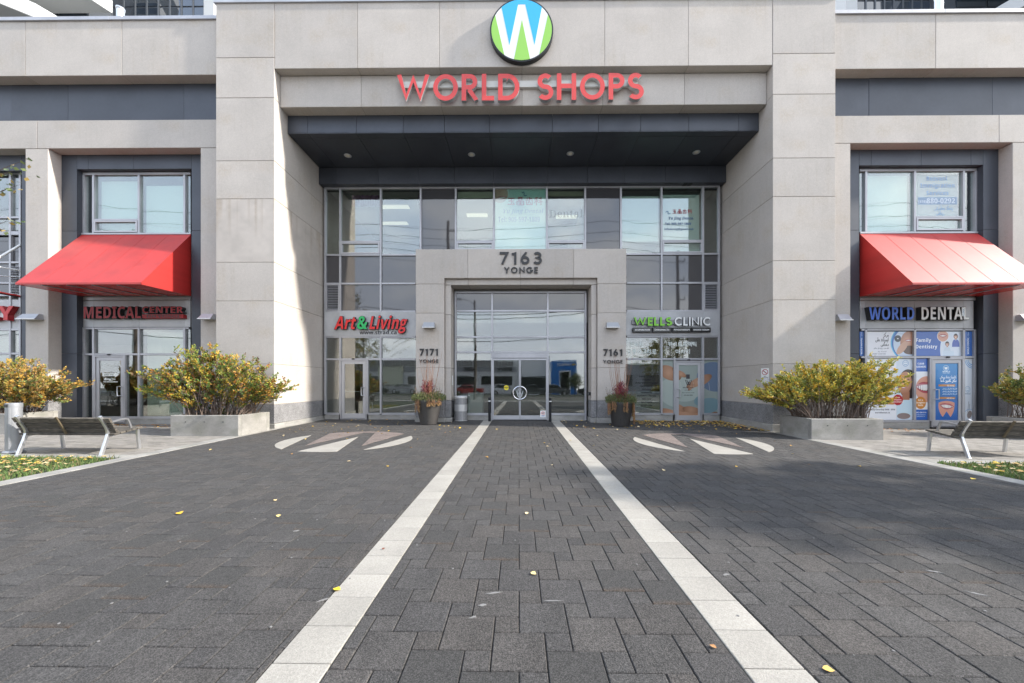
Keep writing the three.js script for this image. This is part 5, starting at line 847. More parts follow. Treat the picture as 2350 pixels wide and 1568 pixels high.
// clinic door and panes with a printed picture of treatment (right of the portal)
{
  const y = (v) => Y(v, DG, 1191), draw = (ox, ow) => (q, w, h) => { const k = w / ow; q.save(); q.scale(k, k); q.translate(-ox, 0); const H = h / k; q.fillStyle = '#8b9690'; q.fillRect(0, 0, 640, H); q.fillStyle = '#5d6f86'; q.beginPath(); q.ellipse(600, 170, 190, 150, 0.2, 0, 7); q.fill(); q.fillStyle = '#9fa9a2'; q.beginPath(); q.ellipse(210, 330, 260, 160, 0.1, 0, 7); q.fill(); const skin = (x, yy, a, b, r) => { q.fillStyle = rg(q, x, yy, Math.max(a, b), [[0, '#b58c70'], [0.7, '#9a7258'], [1, '#7a573f']]); q.beginPath(); q.ellipse(x, yy, a, b, r, 0, 7); q.fill(); }; skin(80, 130, 120, 70, 0.4); skin(190, 120, 80, 34, 0.5); skin(420, 230, 170, 52, -0.45); skin(330, 300, 60, 22, -0.8); skin(250, 690, 380, 130, 0.06); skin(120, 560, 150, 46, 0.35); skin(330, 600, 120, 44, 0.12); skin(560, 660, 90, 150, 0.6); q.fillStyle = '#6f8a90'; q.beginPath(); q.ellipse(520, 470, 150, 80, -0.2, 0, 7); q.fill(); q.strokeStyle = '#ded7cd'; q.lineWidth = 2; for (let i = 0; i < 7; i++) { q.beginPath(); q.moveTo(180 + i * 60, 230 - (i % 3) * 20); q.lineTo(190 + i * 60, 310 - (i % 3) * 20); q.stroke(); } q.restore(); };
  const film = (a, b, ox, ow) => part(cw.g, 'printed_pane', printBox(X(a, DG) + 0.03, X(b, DG) - 0.03, y(950), y(827), -DG - 0.03, -DG - 0.016), print(Math.round(ow * 1.2), 660, draw(ox, ow)));
  film(1517.8, 1547.5, 0, 130); film(1613, 1649.6, 480, 160);
  door(bld, 1551.5, 1607.5, 966, 831.5, DG, -1, print(330, 800, (q, w, h) => { draw(150, 280)(q, w, h); q.fillStyle = '#3c3a40'; q.fillRect(130, 150, 60, 70); q.strokeStyle = '#2f2d33'; q.lineWidth = 10; q.beginPath(); q.moveTo(115, 235); q.lineTo(150, 320); q.lineTo(170, 270); q.lineTo(190, 320); q.lineTo(225, 235); q.moveTo(140, 235); q.lineTo(170, 310); q.lineTo(200, 235); q.stroke(); q.fillStyle = '#2f2d33'; q.textAlign = 'center'; q.font = 'bold 27px sans-serif'; q.fillText('WELLS CLINIC', 165, 368); q.font = '22px sans-serif'; q.fillText('wellsclinic.ca', 165, 404); q.fillText('Main Entrance inside', 165, 446); q.font = 'bold 24px sans-serif'; q.fillText('416-602-9800', 165, 486); }), 1580);
  const sheetL = (name, a, b, t, u, w, h, d, DD = DG) => part(cw.g, name, printBox(X(a, DD), X(b, DD), Y(u, DD), Y(t, DD), -DD - 0.0135, -DD - 0.012), lettering(w, h, d));
  sheetL('window_lettering', 1522, 1610, 780, 822, 480, 230, (q) => { q.strokeStyle = 'rgba(235,240,235,.9)'; strokesText(q, '카이로프랙틱', HANGUL, 60, 28, 58, 8); strokesText(q, '마사지', HANGUL, 160, 118, 60, 8); });
  sheetL('window_lettering', 1438, 1514, 780, 822, 420, 230, (q) => { q.strokeStyle = 'rgba(225,235,230,.75)'; strokesText(q, '한의원', HANGUL, 40, 30, 56, 8); strokesText(q, '교통사고치료', HANGUL, 4, 118, 60, 8); });
  sheetL('window_lettering', 1440, 1514, 860, 935, 420, 430, (q) => { q.fillStyle = 'rgba(40,44,46,.85)'; q.font = 'bold 26px sans-serif'; q.textAlign = 'center'; ['Rehab Services', 'Cupping', 'Motor Vehicle Accident', 'Naturopathy', 'Orthotics', 'Osteopathy', 'Shockwave Therapy', 'Skin Care', 'Sport Injury', 'Weight Loss'].forEach((t, i) => q.fillText(t, 250, 34 + i * 42)); });
  // dental poster behind the big upper pane, faint lettering on its neighbours
  part(cw.g, 'window_poster', printBox(X(1135.5, DG + 0.06), X(1253, DG + 0.06), Y(574, DG + 0.06), Y(434, DG + 0.06), -DG - 0.07, -DG - 0.062), print(700, 840, (q, w, h) => { q.fillStyle = '#cfe3dd'; q.fillRect(0, 0, w, h); q.fillStyle = rg(q, 60, 30, 160, [[0, '#d8ab93'], [1, '#c0a898']]); q.beginPath(); q.ellipse(70, 70, 110, 120, 0, 0, 7); q.fill(); smile(q, 90, 120, 80, 26, -0.15); q.fillStyle = '#b8dcd2'; q.fillRect(200, 0, 500, 110); q.strokeStyle = '#26618f'; q.lineWidth = 12; q.beginPath(); q.moveTo(370, 55); q.quadraticCurveTo(410, 25, 400, 70); q.quadraticCurveTo(395, 105, 440, 85); q.stroke(); q.strokeStyle = '#b8323a'; strokesText(q, '玉晶齿科', HAN, 170, 110, 112, 13, 1.1); q.fillStyle = '#5f86b8'; q.font = 'italic bold 78px serif'; q.fillText('Yu Jing Dental', 100, 330); q.fillStyle = '#5f80b4'; q.font = 'bold 82px sans-serif'; q.save(); q.translate(45, 450); q.scale(0.86, 1.15); q.fillText('Tel: 905-597-1809', 0, 0); q.restore(); q.fillStyle = '#dcebe9'; q.fillRect(0, 500, w, 340); }));
  sheetL('window_lettering', 1525, 1592, 478, 535, 400, 340, (q) => { q.strokeStyle = '#a8454b'; strokesText(q, '玉晶齿科', HAN, 110, 20, 62, 6, 1.12); q.strokeStyle = '#4a7ea8'; q.lineWidth = 8; q.beginPath(); q.moveTo(20, 60); q.quadraticCurveTo(60, 30, 50, 70); q.quadraticCurveTo(46, 95, 84, 76); q.stroke(); q.fillStyle = '#3f628f'; q.font = 'italic bold 50px serif'; q.fillText('Yu Jing Dental', 50, 160); q.font = 'bold 44px sans-serif'; q.fillText('Tel: 905-597-1809', 10, 235); q.font = 'bold 38px sans-serif'; q.fillText('infodentyj@gmail.com', 0, 305); });
  sheetL('window_lettering', 1258, 1340, 475, 515, 420, 200, (q) => { q.fillStyle = 'rgba(215,228,234,.16)'; q.font = 'bold 120px serif'; q.fillText('Dental', 10, 120); });
  const sg = (name, a, b, t, u, w, h, d) => part(rs.g, name, printBox(X(a, WG), X(b, WG), Y(u, WG, 2100), Y(t, WG, 2100), -WG - 0.0135, -WG - 0.012), lettering(w, h, d));
  sg('window_lettering', 2106, 2200, 400, 495, 500, 500, (q) => { q.fillStyle = 'rgba(236,242,244,.3)'; q.fillRect(0, 0, 500, 500); q.fillStyle = 'rgba(110,150,200,.55)'; q.textAlign = 'center'; q.font = 'bold 70px sans-serif'; q.fillText('Rezvani', 240, 75); q.fillText('Immigration', 250, 160); q.fillText('Services', 250, 250); q.save(); q.globalAlpha = 0.45; q.fillRect(10, 275, 480, 90); q.restore(); q.fillStyle = 'rgba(245,248,250,.6)'; q.font = 'bold 84px sans-serif'; q.fillText('880-0292', 290, 350); q.font = 'bold 44px sans-serif'; q.fillText('(416)', 66, 344); q.fillStyle = q.strokeStyle = 'rgba(130,165,205,.45)'; persian(q, 'zdmat mhajrtY', 440, 425, 54, 8); persian(q, 'rzwanY', 330, 485, 50, 8); });
  // lettering on the left shop door
  part(bld, 'window_lettering', printBox(X(232, WG), X(275, WG), Y(888, WG, 300), Y(835, WG, 300), -WG + 0.0055, -WG + 0.0065), lettering(300, 360, (q) => { q.fillStyle = 'rgba(235,238,232,.9)'; q.textAlign = 'center'; q.font = 'bold 34px sans-serif'; q.fillText('7163 Yonge St', 150, 40); q.beginPath(); q.moveTo(20, 150); q.lineTo(220, 150); q.lineTo(220, 130); q.lineTo(290, 172); q.lineTo(220, 214); q.lineTo(220, 194); q.lineTo(20, 194); q.fill(); q.font = 'bold 32px sans-serif'; q.fillText('Please Use', 150, 250); q.fillText('The Inside Door', 150, 292); q.fillStyle = '#3c4238'; q.font = 'bold 34px sans-serif'; q.fillText('UNIT 118', 125, 184); }));
}
// no smoking notice on the right side wall
{
  const D0 = X(1745, 11.6), xw = PR0 - 0.004, z0 = -(xw * F) / (1762 - 1191), z1 = -(xw * F) / (1744 - 1191), yt = Y(845, 11.5, 1752), yb = Y(879.5, 11.5, 1752);
  const m = print(160, 320, (q) => { q.fillStyle = '#f3f2f0'; q.fillRect(0, 0, 160, 320); q.strokeStyle = '#b5222a'; q.lineWidth = 12; q.beginPath(); q.arc(80, 84, 56, 0, 7); q.stroke(); q.fillStyle = '#222'; q.save(); q.translate(80, 84); q.rotate(0.7); q.fillRect(-40, -8, 80, 16); q.restore(); q.beginPath(); q.moveTo(42, 46); q.lineTo(118, 122); q.stroke(); q.fillStyle = '#222'; q.font = 'bold 28px sans-serif'; q.textAlign = 'center'; q.fillText('NO', 80, 186); q.fillText('SMOKING', 80, 216); q.font = '13px sans-serif'; for (let i = 0; i < 5; i++) q.fillText('within nine metres of door', 80, 240 + i * 16); });
  const g = new THREE.PlaneGeometry(Math.abs(z1 - z0), yt - yb).toNonIndexed(); const s = thing('no_smoking_sign', 'small white no smoking notice on the stone side wall right of the entrance', 'sign', [xw, yb, (z0 + z1) / 2]);
  const b = printBox(-Math.abs(z1 - z0) / 2, Math.abs(z1 - z0) / 2, 0, yt - yb, 0, 0.004); b.rotateY(-Math.PI / 2); local(s, 'notice_plate', b, m);
}
// small notice inside the left portal reveal and the access button on the right one
{ const D = 13.7, x = X(1035, DS) + 0.0; const b = box(x + 0.001, x + 0.006, Y(884, D), Y(862, D), -D - 0.06, -D + 0.12); const n = part(scene, 'reveal_notice', b, white); tag(n, 'thin white notice on the left stone reveal of the entrance', 'sign');
  const s = thing('door_button', 'black access button box on the right stone reveal of the entrance', 'button', [X(1352, 13.5), Y(908, 13.5), -13.5]); const xr = X(1357, DS); part(s, 'button_case', box(xr - 0.08, xr - 0.002, Y(908, 13.45), Y(900, 13.45), -13.62, -13.48, 0.006), black); part(s, 'push_plate', box(xr - 0.088, xr - 0.081, Y(906.5, 13.45), Y(901.5, 13.45), -13.6, -13.5, 0.002), steel); }
// ---------------------------------------------------------------- awnings
function awning(px0, px1, pr, label, ytop = 538.5, ybot = 680, yf = 648.5) {
  const D0 = 12.06, D1 = 10.45, x0 = X(px0, D0), x1 = X(px1, D0), yt = Y(ytop, D0, pr), yb = Y(ybot, D0, pr), y1 = Y(yf, D1, pr), lip = 0.05, t = 0.012;
  const s = thing('red_awning', label, 'awning', [(x0 + x1) / 2, yb, -D0], 'red awnings over the shopfronts');
  const face4 = (a, b, c, d, th) => { // slab between four corners, thickened inwards along its normal
    const n = V(0, 0, 0).crossVectors(V(...b).sub(V(...a)), V(...c).sub(V(...a))).normalize().multiplyScalar(-th), q = [a, b, c, d].map((p) => [p[0] + n.x, p[1] + n.y, p[2] + n.z]), pos = [];
    const quad = (e, f, g, h) => pos.push(...e, ...f, ...g, ...e, ...g, ...h); quad(a, b, c, d); quad(q[3], q[2], q[1], q[0]); quad(a, q[0], q[1], b); quad(b, q[1], q[2], c); quad(c, q[2], q[3], d); quad(d, q[3], q[0], a); const uv = []; for (let i = 0; i < pos.length; i += 3) uv.push(pos[i], pos[i + 1]); return geom(pos, uv); };
  // cloth laced over five bays, sagging a little between the ribs
  { const nu = 50, nv = 14, pos = [], uv = [], idx = [], nrm = V(0, D0 - D1, yt - y1).normalize(), P = (i, j) => { const u = i / nu, v = j / nv, sag = -0.0014 * Math.pow(Math.sin(Math.PI * 5 * u), 2) * Math.sin(Math.PI * v); return [x0 + (x1 - x0) * u, y1 + (yt - y1) * v + nrm.y * sag, -D1 - (D0 - D1) * v + nrm.z * sag]; };
    for (const side of [0, 1]) for (let j = 0; j <= nv; j++) for (let i = 0; i <= nu; i++) { const p = P(i, j); pos.push(p[0], p[1] - side * 0.008, p[2] - side * 0.008); uv.push(p[0], p[1] * 1.2); }
    const w = nu + 1, o = w * (nv + 1); for (let j = 0; j < nv; j++) for (let i = 0; i < nu; i++) { const a = j * w + i; idx.push(a, a + 1, a + w, a + 1, a + w + 1, a + w, o + a, o + a + w, o + a + 1, o + a + 1, o + a + w, o + a + w + 1); }
    const g = new THREE.BufferGeometry(); g.setAttribute('position', new THREE.Float32BufferAttribute(pos, 3)); g.setAttribute('uv', new THREE.Float32BufferAttribute(uv, 2)); g.setIndex(idx); g.computeVertexNormals(); const m = part(s, 'top_fabric', g, redFabric);
    for (let k = 1; k < 5; k++) { const x = x0 + ((x1 - x0) * k) / 5; part(s, 'fabric_seam', tube([[x, y1 + 0.004, -D1 + 0.001], [x, yt, -D0 + 0.004]], 0.0022, 0.0022, 5), redFabric); } }
  for (const [x, k] of [[x0, -1], [x1, 1]]) { const p = [[x, yt, -D0], [x, y1, -D1], [x, y1 - lip, -D1], [x, yb, -D0]]; part(s, 'side_fabric', k > 0 ? face4(p[0], p[1], p[2], p[3], t) : face4(p[3], p[2], p[1], p[0], t), redFabric); }
  part(s, 'front_lip', box(x0, x1, y1 - lip, y1 + 0.004, -D1 - t, -D1 + 0.003), redFabric);
  part(s, 'underside_panel', face4([x0 + t, y1 - lip + 0.012, -D1 - t - 0.002], [x0 + t, yb + 0.015, -D0 + 0.01], [x1 - t, yb + 0.015, -D0 + 0.01], [x1 - t, y1 - lip + 0.012, -D1 - t - 0.002], -0.008), redUnder);
  for (let i = 1; i < 5; i++) { const x = x0 + ((x1 - x0) * i) / 5; part(s, 'frame_rib', tube([[x, yb - 0.005, -D0 + 0.02], [x, y1 - lip - 0.006, -D1 - 0.03]], 0.016, 0.016, 6), aluminium); }
  part(s, 'wall_strip', box(x0, x1, yt - 0.005, yt + 0.05, -D0, -D0 + 0.025, 0.003), aluminium);
}
awning(187.5, 438.5, 300, 'red fabric awning over the medical centre shopfront on the left');
awning(1973, 2243.5, 2100, 'red fabric awning over the dental shopfront on the right', 536, 681, 649);
{ // neighbour's awning, only its frame end reaches into view at the far left
  const s = thing('awning_frame', 'pale metal awning struts with a red edge at the far left', 'awning', [X(0, 11.2), Y(690, 11.2, 0), -12]), P = (px, py, D) => [X(px, D), Y(py, D, px), -D];
  part(s, 'upper_strut', tube([P(46, 563, 12.05), P(-60, 625, 11.3)], 0.035, 0.035, 8), white); part(s, 'middle_strut', tube([P(46, 621, 12.05), P(-40, 606, 11.4)], 0.02, 0.02, 8), white); part(s, 'lower_rail', tube([P(46, 636, 12.05), P(-60, 630, 11.4)], 0.018, 0.018, 8), silver);
  part(s, 'red_valance', tube([P(46, 680, 12.05), P(-60, 660, 11.3)], 0.03, 0.03, 6), redFabric); part(s, 'edge_rail', tube([P(46, 682.5, 12.05), P(-60, 663, 11.3)], 0.018, 0.018, 6), blackMetal);
}
// ---------------------------------------------------------------- wall lamps
function sconce(px0, px1, py0, py1, D, label) {
  const x0 = X(px0, D - 0.1), x1 = X(px1, D - 0.1), yb = Y(py1, D - 0.1, px0), yt = Y(py0, D - 0.1, px0), s = thing('wall_lamp', label, 'wall lamp', [(x0 + x1) / 2, yb, -D], 'wedge shaped wall lamps'), w = x1 - x0, k = 0.07 * w;
  const P = [[x0, yb, 0.004], [x1, yb, 0.004], [x1, yb, 0.24], [x0, yb, 0.24], [x0 + k, yt, 0.004], [x1 - k, yt, 0.004], [x1 - k, yt, 0.1], [x0 + k, yt, 0.1]].map(([a, b, c]) => [a, b, -D + c]), pos = [];
  const q = (a, b, c, d) => pos.push(...P[a], ...P[b], ...P[c], ...P[a], ...P[c], ...P[d]); q(3, 2, 6, 7); q(0, 3, 7, 4); q(2, 1, 5, 6); q(7, 6, 5, 4); q(0, 1, 2, 3); q(1, 0, 4, 5);
  part(s, 'housing', geom(pos), phy({ color: lin(0.42, 0.43, 0.45), roughness: 0.45, metalness: 0.4 }));
  part(s, 'lens', box(x0 + 0.02, x1 - 0.02, yb - 0.012, yb - 0.001, -D + 0.03, -D + 0.22), std({ color: lin(0.5, 0.5, 0.48), roughness: 0.3 })); part(s, 'front_lip', box(x0 - 0.004, x1 + 0.004, yb - 0.016, yb + 0.012, -D + 0.238, -D + 0.248, 0.002), silver);
}
sconce(970.5, 998.5, 740, 752.5, DP, 'grey wedge wall lamp on the left portal leg above 7171'); sconce(1391, 1421, 740, 752.5, DP, 'grey wedge wall lamp on the right portal leg above 7161');
sconce(47.6, 92, 720.5, 733.5, WC, 'grey wedge wall lamp on the free stone column at far left'); sconce(461, 491, 720.5, 733, WC, 'grey wedge wall lamp between the medical sign and the left pier'); sconce(1920, 1949, 721.5, 736, WC, 'grey wedge wall lamp between the right pier and the dental sign'); sconce(2340, 2372, 722, 736, WC, 'grey wedge wall lamp on the column at the right edge');
// ---------------------------------------------------------------- street furniture
const woodMap = texture(512, 128, (u, v, i, j) => { const g = nz(u, v, 3) * 0.2 + nz2(u * 0.5, v, 40) * 0.55 + nz(u * 0.3, v, 90) * 0.25, t = 0.62 + (g - 0.5) * 0.55 + (hash(i, j) - 0.5) * 0.06; return [t, t * 0.97, t * 0.93]; }, true, [0.6, 1.5]);
const wood = [[0.27, 0.255, 0.235], [0.22, 0.21, 0.195], [0.32, 0.30, 0.27]].map((c) => std({ color: lin(...c), map: woodMap, bumpMap: woodMap, bumpScale: 0.003, roughness: 0.9 }));
function bench(x, z, label) {
  const g = thing('park_bench', label, 'bench', [x, gy(x, z), z], 'park benches facing the building'); g.rotation.set(SLOPE_Z, 0, -SLOPE_X);
  const L = 0.95, R = rng(Math.round(Math.abs(x) * 100));
  for (const s of [-1, 1]) {
    const xa = s * 0.81 - 0.02, xb = xa + 0.04;
    local(g, 'end_frame', barYZ([[0, 0], [-0.045, 0.14], [-0.1, 0.3], [-0.128, 0.4], [-0.122, 0.47], [-0.08, 0.57], [-0.02, 0.68], [0.02, 0.75]], 0.044, xa, xb), steel);
    local(g, 'front_leg', barYZ([[-0.735, 0], [-0.715, 0.2], [-0.7, 0.4], [-0.685, 0.432], [-0.655, 0.437]], 0.042, xa, xb), steel);
    local(g, 'seat_rail', barYZ([[-0.1, 0.345], [-0.2, 0.368], [-0.4, 0.4], [-0.6, 0.428], [-0.66, 0.436]], 0.034, xa + 0.004, xb - 0.004), steel);
    local(g, 'armrest', barYZ([[-0.075, 0.575], [-0.2, 0.625], [-0.35, 0.655], [-0.46, 0.662], [-0.5, 0.645], [-0.54, 0.54], [-0.57, 0.43]], 0.026, xa + 0.002, xb - 0.002), steel);
    local(g, 'foot_plate', box(xa - 0.012, xb + 0.012, -0.005, 0.008, -0.03, 0.03, 0.002), steel);
  }
  const back = [[-0.115, 0.455, 0.4], [-0.063, 0.565, 0.47], [-0.005, 0.672, 0.49]];
  back.forEach(([bz, by, lean], i) => { const b = box(-L, L, -0.052, 0.052, -0.022, 0.022, 0.006, R() * 3, R() * 3); b.rotateX(lean); b.translate(0, by, bz - 0.045); local(g, 'back_slat', b, wood[i % 3]); });
  for (let i = 0; i < 5; i++) { const b = box(-L, L, -0.02, 0.02, -0.05, 0.05, 0.006, R() * 3, R() * 3); b.rotateX(0.15); b.translate(0, 0.394 + i * 0.0158, -0.17 - i * 0.113); local(g, 'seat_slat', b, wood[(i + 1) % 3]); }
  const br = box(-0.022, 0.022, -0.19, 0.19, -0.012, 0.012, 0.003); br.rotateX(0.46); br.rotateZ(0.0); br.translate(0, 0.57, -0.026); local(g, 'centre_brace', br, std({ color: lin(0.11, 0.085, 0.05), roughness: 0.9 }));
}
bench(-8.86, -7.23, 'weathered wood and silver bench left of the dark plaza, seen from behind');
bench(9.62, -7.5, 'weathered wood and silver bench right of the dark plaza, seen from behind');
{ // light bollard beside the left bench
  const [x, z] = [-10.0, -7.42], y = gy(x, z), s = thing('light_bollard', 'thick grey light bollard standing at the end of the left bench', 'bollard', [x, y, z]), m = phy({ color: lin(0.36, 0.37, 0.39), roughness: 0.42, metalness: 0.45 });
  local(s, 'post', lathe([[0.001, 0.03], [0.108, 0.03], [0.108, 0.9], [0.113, 0.905], [0.113, 0.985], [0.108, 0.99], [0.001, 0.992]], 28), m); local(s, 'base_flange', lathe([[0.001, 0], [0.15, 0], [0.15, 0.03], [0.135, 0.05], [0.11, 0.055], [0.001, 0.055]], 28), m);
  for (const a of [0.35, -0.75]) { const c = box(-0.016, 0.016, 0.07, 0.9, 0.1, 0.113, 0.003); c.rotateY(a); local(s, 'seam_strip', c, m); } const b = box(-0.05, 0.05, 0.91, 0.97, 0.105, 0.117, 0.003); b.rotateY(-0.2); local(s, 'lamp_slot', b, darkSide);
}
for (const [px, label] of [[1123.3, 'slim black bollard at the left edge of the entrance doors'], [1262.7, 'slim black bollard at the right edge of the entrance doors']]) {
  const D = 13.55, x = X(px, D), z = -D, s = thing('black_bollard', label, 'bollard', [x, gy(x, z), z], 'black bollards by the doors');
  local(s, 'post', lathe([[0.001, 0], [0.047, 0], [0.047, 0.83], [0.04, 0.85], [0.001, 0.855]], 20), blackMetal); local(s, 'white_band', lathe([[0.0475, 0.71], [0.0482, 0.71], [0.0482, 0.745], [0.0475, 0.745]], 20), white);
}
{ // litter bin
  const D = 13.62, x = X(1057.3, D), z = -D, s = thing('litter_bin', 'round perforated grey metal litter bin beside the entrance', 'litter bin', [x, gy(x, z), z]);
  const perf = texture(256, 128, (u, v, i, j) => { const k = 8, dx = ((i + (Math.floor(j / k) % 2) * k / 2) % k) - k / 2, dy = (j % k) - k / 2; return grey(dx * dx + dy * dy < 5 ? 0.3 : 0.8); }, true, [8, 9]), mp = phy({ color: lin(0.6, 0.6, 0.61), map: perf, roughness: 0.45, metalness: 0.4 }), R = 0.232;
  const uvFix = (g) => { const p = g.attributes.position, u = g.attributes.uv; for (let i = 0; i < p.count; i++) u.setXY(i, Math.atan2(p.getX(i), p.getZ(i)) / 3.1416 * 0.75, p.getY(i)); return g; };
  local(s, 'body_panel', uvFix(lathe([[R, 0.03], [R, 0.36]], 36)), mp); local(s, 'middle_band', lathe([[R + 0.002, 0.36], [R + 0.004, 0.36], [R + 0.004, 0.6], [R + 0.002, 0.6]], 36), silver); local(s, 'upper_panel', uvFix(lathe([[R, 0.6], [R, 0.8]], 36)), mp);
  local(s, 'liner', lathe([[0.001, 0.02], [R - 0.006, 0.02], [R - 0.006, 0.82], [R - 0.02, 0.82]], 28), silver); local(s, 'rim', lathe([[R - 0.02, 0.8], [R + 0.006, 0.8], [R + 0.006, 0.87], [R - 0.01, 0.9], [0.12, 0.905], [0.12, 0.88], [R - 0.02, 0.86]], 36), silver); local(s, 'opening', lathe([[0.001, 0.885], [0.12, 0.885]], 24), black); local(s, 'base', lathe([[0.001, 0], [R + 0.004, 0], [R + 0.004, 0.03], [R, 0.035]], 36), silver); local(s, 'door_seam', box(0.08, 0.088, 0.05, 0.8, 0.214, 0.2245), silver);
}
// ---------------------------------------------------------------- concrete planters
function planter(x0, x1, z0, z1, label, h = 0.53) {
  const xc = (x0 + x1) / 2, zc = (z0 + z1) / 2, y = gy(xc, zc), s = thing('concrete_planter', label, 'planter', [xc, y, zc], 'board marked concrete planters'), t = 0.13, w = (x1 - x0) / 2, d = (z1 - z0) / 2, R = rng(Math.round(Math.abs(x0) * 91));
  local(s, 'front_wall', box(-w, w, -0.1, h, d - t, d, 0.012, R() * 5, R() * 5), concrete); local(s, 'rear_wall', box(-w, w, -0.1, h, -d, -d + t, 0.012, R() * 5, R() * 5), concrete);
  for (const k of [-1, 1]) local(s, 'side_wall', box(k < 0 ? -w + 0.001 : w - t, k < 0 ? -w + t : w - 0.001, -0.1, h - 0.001, -d + t + 0.001, d - t - 0.001, 0.01, R() * 5, R() * 5), concrete);
  local(s, 'soil', box(-w + t, w - t, -0.05, h - 0.07, -d + t, d - t), std({ color: lin(0.05, 0.04, 0.03), roughness: 1, map: speckMap }));
  for (const fx of [-0.55, 0, 0.55]) { const c = new THREE.CylinderGeometry(0.014, 0.014, 0.006, 10).toNonIndexed(); c.rotateX(Math.PI / 2); c.translate(fx * w, h * 0.68, d + 0.001); local(s, 'tie_hole', c, darkSide); }
}
planter(-9.02, -7.24, -10.95, -9.72, 'concrete planter box between the left bench and the left pier'); planter(7.45, 9.28, -10.9, -9.72, 'concrete planter box between the right pier and the right bench'); planter(-15.6, -13.45, -10.95, -9.8, 'concrete planter box behind the left bench at the far left'); planter(13.35, 15.4, -10.95, -9.8, 'concrete planter box past the right bench at the far right');
// ---------------------------------------------------------------- plants
// leaflets as bent diamonds, gathered in one mesh per plant, each with its own colour
function leafBuf() { return { pos: [], nor: [], col: [] }; }
const tA = V(0, 0, 0), tB = V(0, 0, 0), tC = V(0, 0, 0);
function addLeaf(B, p, dir, len, wid, col, R) {
  tA.copy(dir).normalize(); tB.set(R() - 0.5, R() - 0.5 + 0.2, R() - 0.5).cross(tA).normalize(); tC.crossVectors(tA, tB).normalize();
  const f = len * 0.18 * (R() - 0.3), m = (k, w, l) => [p.x + tA.x * k * len + tB.x * w * wid + tC.x * l, p.y + tA.y * k * len + tB.y * w * wid + tC.y * l, p.z + tA.z * k * len + tB.z * w * wid + tC.z * l];
  const a = m(0, 0, 0), b = m(0.5, 0.5, f), c = m(1, 0, 0), d = m(0.5, -0.5, f);
  B.pos.push(...a, ...c, ...b, ...a, ...d, ...c); for (let i = 0; i < 6; i++) { B.nor.push(tC.x, tC.y, tC.z); B.col.push(...col); }
}
const foliage = phy({ color: lin(1, 1, 1), vertexColors: true, roughness: 0.8, transmission: 0.25, thickness: 0, side: THREE.DoubleSide });
const leafMesh = (B) => geom(B.pos, null, B.nor, B.col);
const bark = std({ color: lin(0.11, 0.08, 0.06), roughness: 0.95 }), twigMat = std({ color: lin(0.17, 0.125, 0.1), roughness: 0.95 });
const mixc = (pal, R, j = 0.25) => { const c = pal[Math.floor(R() * pal.length)], t = 1 - j / 2 + R() * j; return [c[0] * t, c[1] * t, c[2] * t]; };
function curve(a, b, bend, n) { const out = []; for (let i = 0; i <= n; i++) { const t = i / n; out.push([a.x + (b.x - a.x) * t + bend.x * t * (1 - t) * 4, a.y + (b.y - a.y) * t + bend.y * t * (1 - t) * 4, a.z + (b.z - a.z) * t + bend.z * t * (1 - t) * 4]); } return out; }
// shrub: many canes rising from the soil, spreading, each ending in twigs with small compound leaves
function shrub(label, x0, x1, z0, z1, ysoil, ends, seed, pal, nCane = 150, leafy = 1) {
  const R = rng(seed), xc = (x0 + x1) / 2, zc = (z0 + z1) / 2, s = thing('rose_shrub', label, 'shrub', [xc, ysoil, zc], 'autumn shrubs in the planters'), canes = [], twigs = [], B = leafBuf();
  for (let i = 0; i < nCane; i++) {
    const e = ends(R), t = (e.x - x0) / (x1 - x0), root = V(x0 + 0.2 + (x1 - x0 - 0.4) * Math.max(0.02, Math.min(0.98, 0.5 + (t - 0.5) * 0.75 + (R() - 0.5) * 0.25)) - xc, -0.02, (z0 + 0.2 + (z1 - z0 - 0.4) * R()) - zc);
    const tip = V(e.x - xc, e.y - ysoil, e.z - zc), bend = V((root.x - tip.x) * 0.12 + (R() - 0.5) * 0.1, 0.06 + R() * 0.08, (root.z - tip.z) * 0.1), pts = curve(root, tip, bend, 6);
    canes.push(tube(pts, 0.008 + R() * 0.004, 0.003, 4, false));
    const nT = 7 + Math.floor(R() * 5);
    for (let k = 0; k < nT; k++) {
      const q = 0.38 + 0.62 * Math.pow(R(), 0.75), idx = Math.min(5, Math.floor(q * 6)), f = q * 6 - idx, a = V(...pts[idx]).lerp(V(...pts[idx + 1]), f), out = V(tip.x - root.x, (tip.y - root.y) * 0.6, tip.z - root.z).normalize();
      const dir = out.add(V((R() - 0.5) * 1.5, (R() - 0.3) * 1.1, (R() - 0.5) * 1.5)).normalize(), len = 0.1 + R() * 0.17, b = a.clone().addScaledVector(dir, len);
      twigs.push(tube([[a.x, a.y, a.z], [(a.x + b.x) / 2, (a.y + b.y) / 2 + 0.012, (a.z + b.z) / 2], [b.x, b.y, b.z]], 0.003, 0.0015, 3, false));
      const base = pal[Math.floor(R() * pal.length)], n = Math.floor((11 + R() * 12) * leafy);
      for (let m = 0; m < n; m++) { const u = R(), p = a.clone().lerp(b, 0.15 + u * 0.85).add(V((R() - 0.5) * 0.05, (R() - 0.5) * 0.05, (R() - 0.5) * 0.05)), c = R() < 0.7 ? base : pal[Math.floor(R() * pal.length)], v = 0.75 + R() * 0.5; addLeaf(B, p, V(dir.x + (R() - 0.5) * 2, dir.y + (R() - 0.5) * 1.2, dir.z + (R() - 0.5) * 2), 0.042 + R() * 0.034, 0.026 + R() * 0.02, [c[0] * v, c[1] * v, c[2] * v], R); }
    }
  }
  local(s, 'canes', merge(canes), twigMat); local(s, 'twigs', merge(twigs), twigMat); local(s, 'foliage', leafMesh(B), foliage);
}
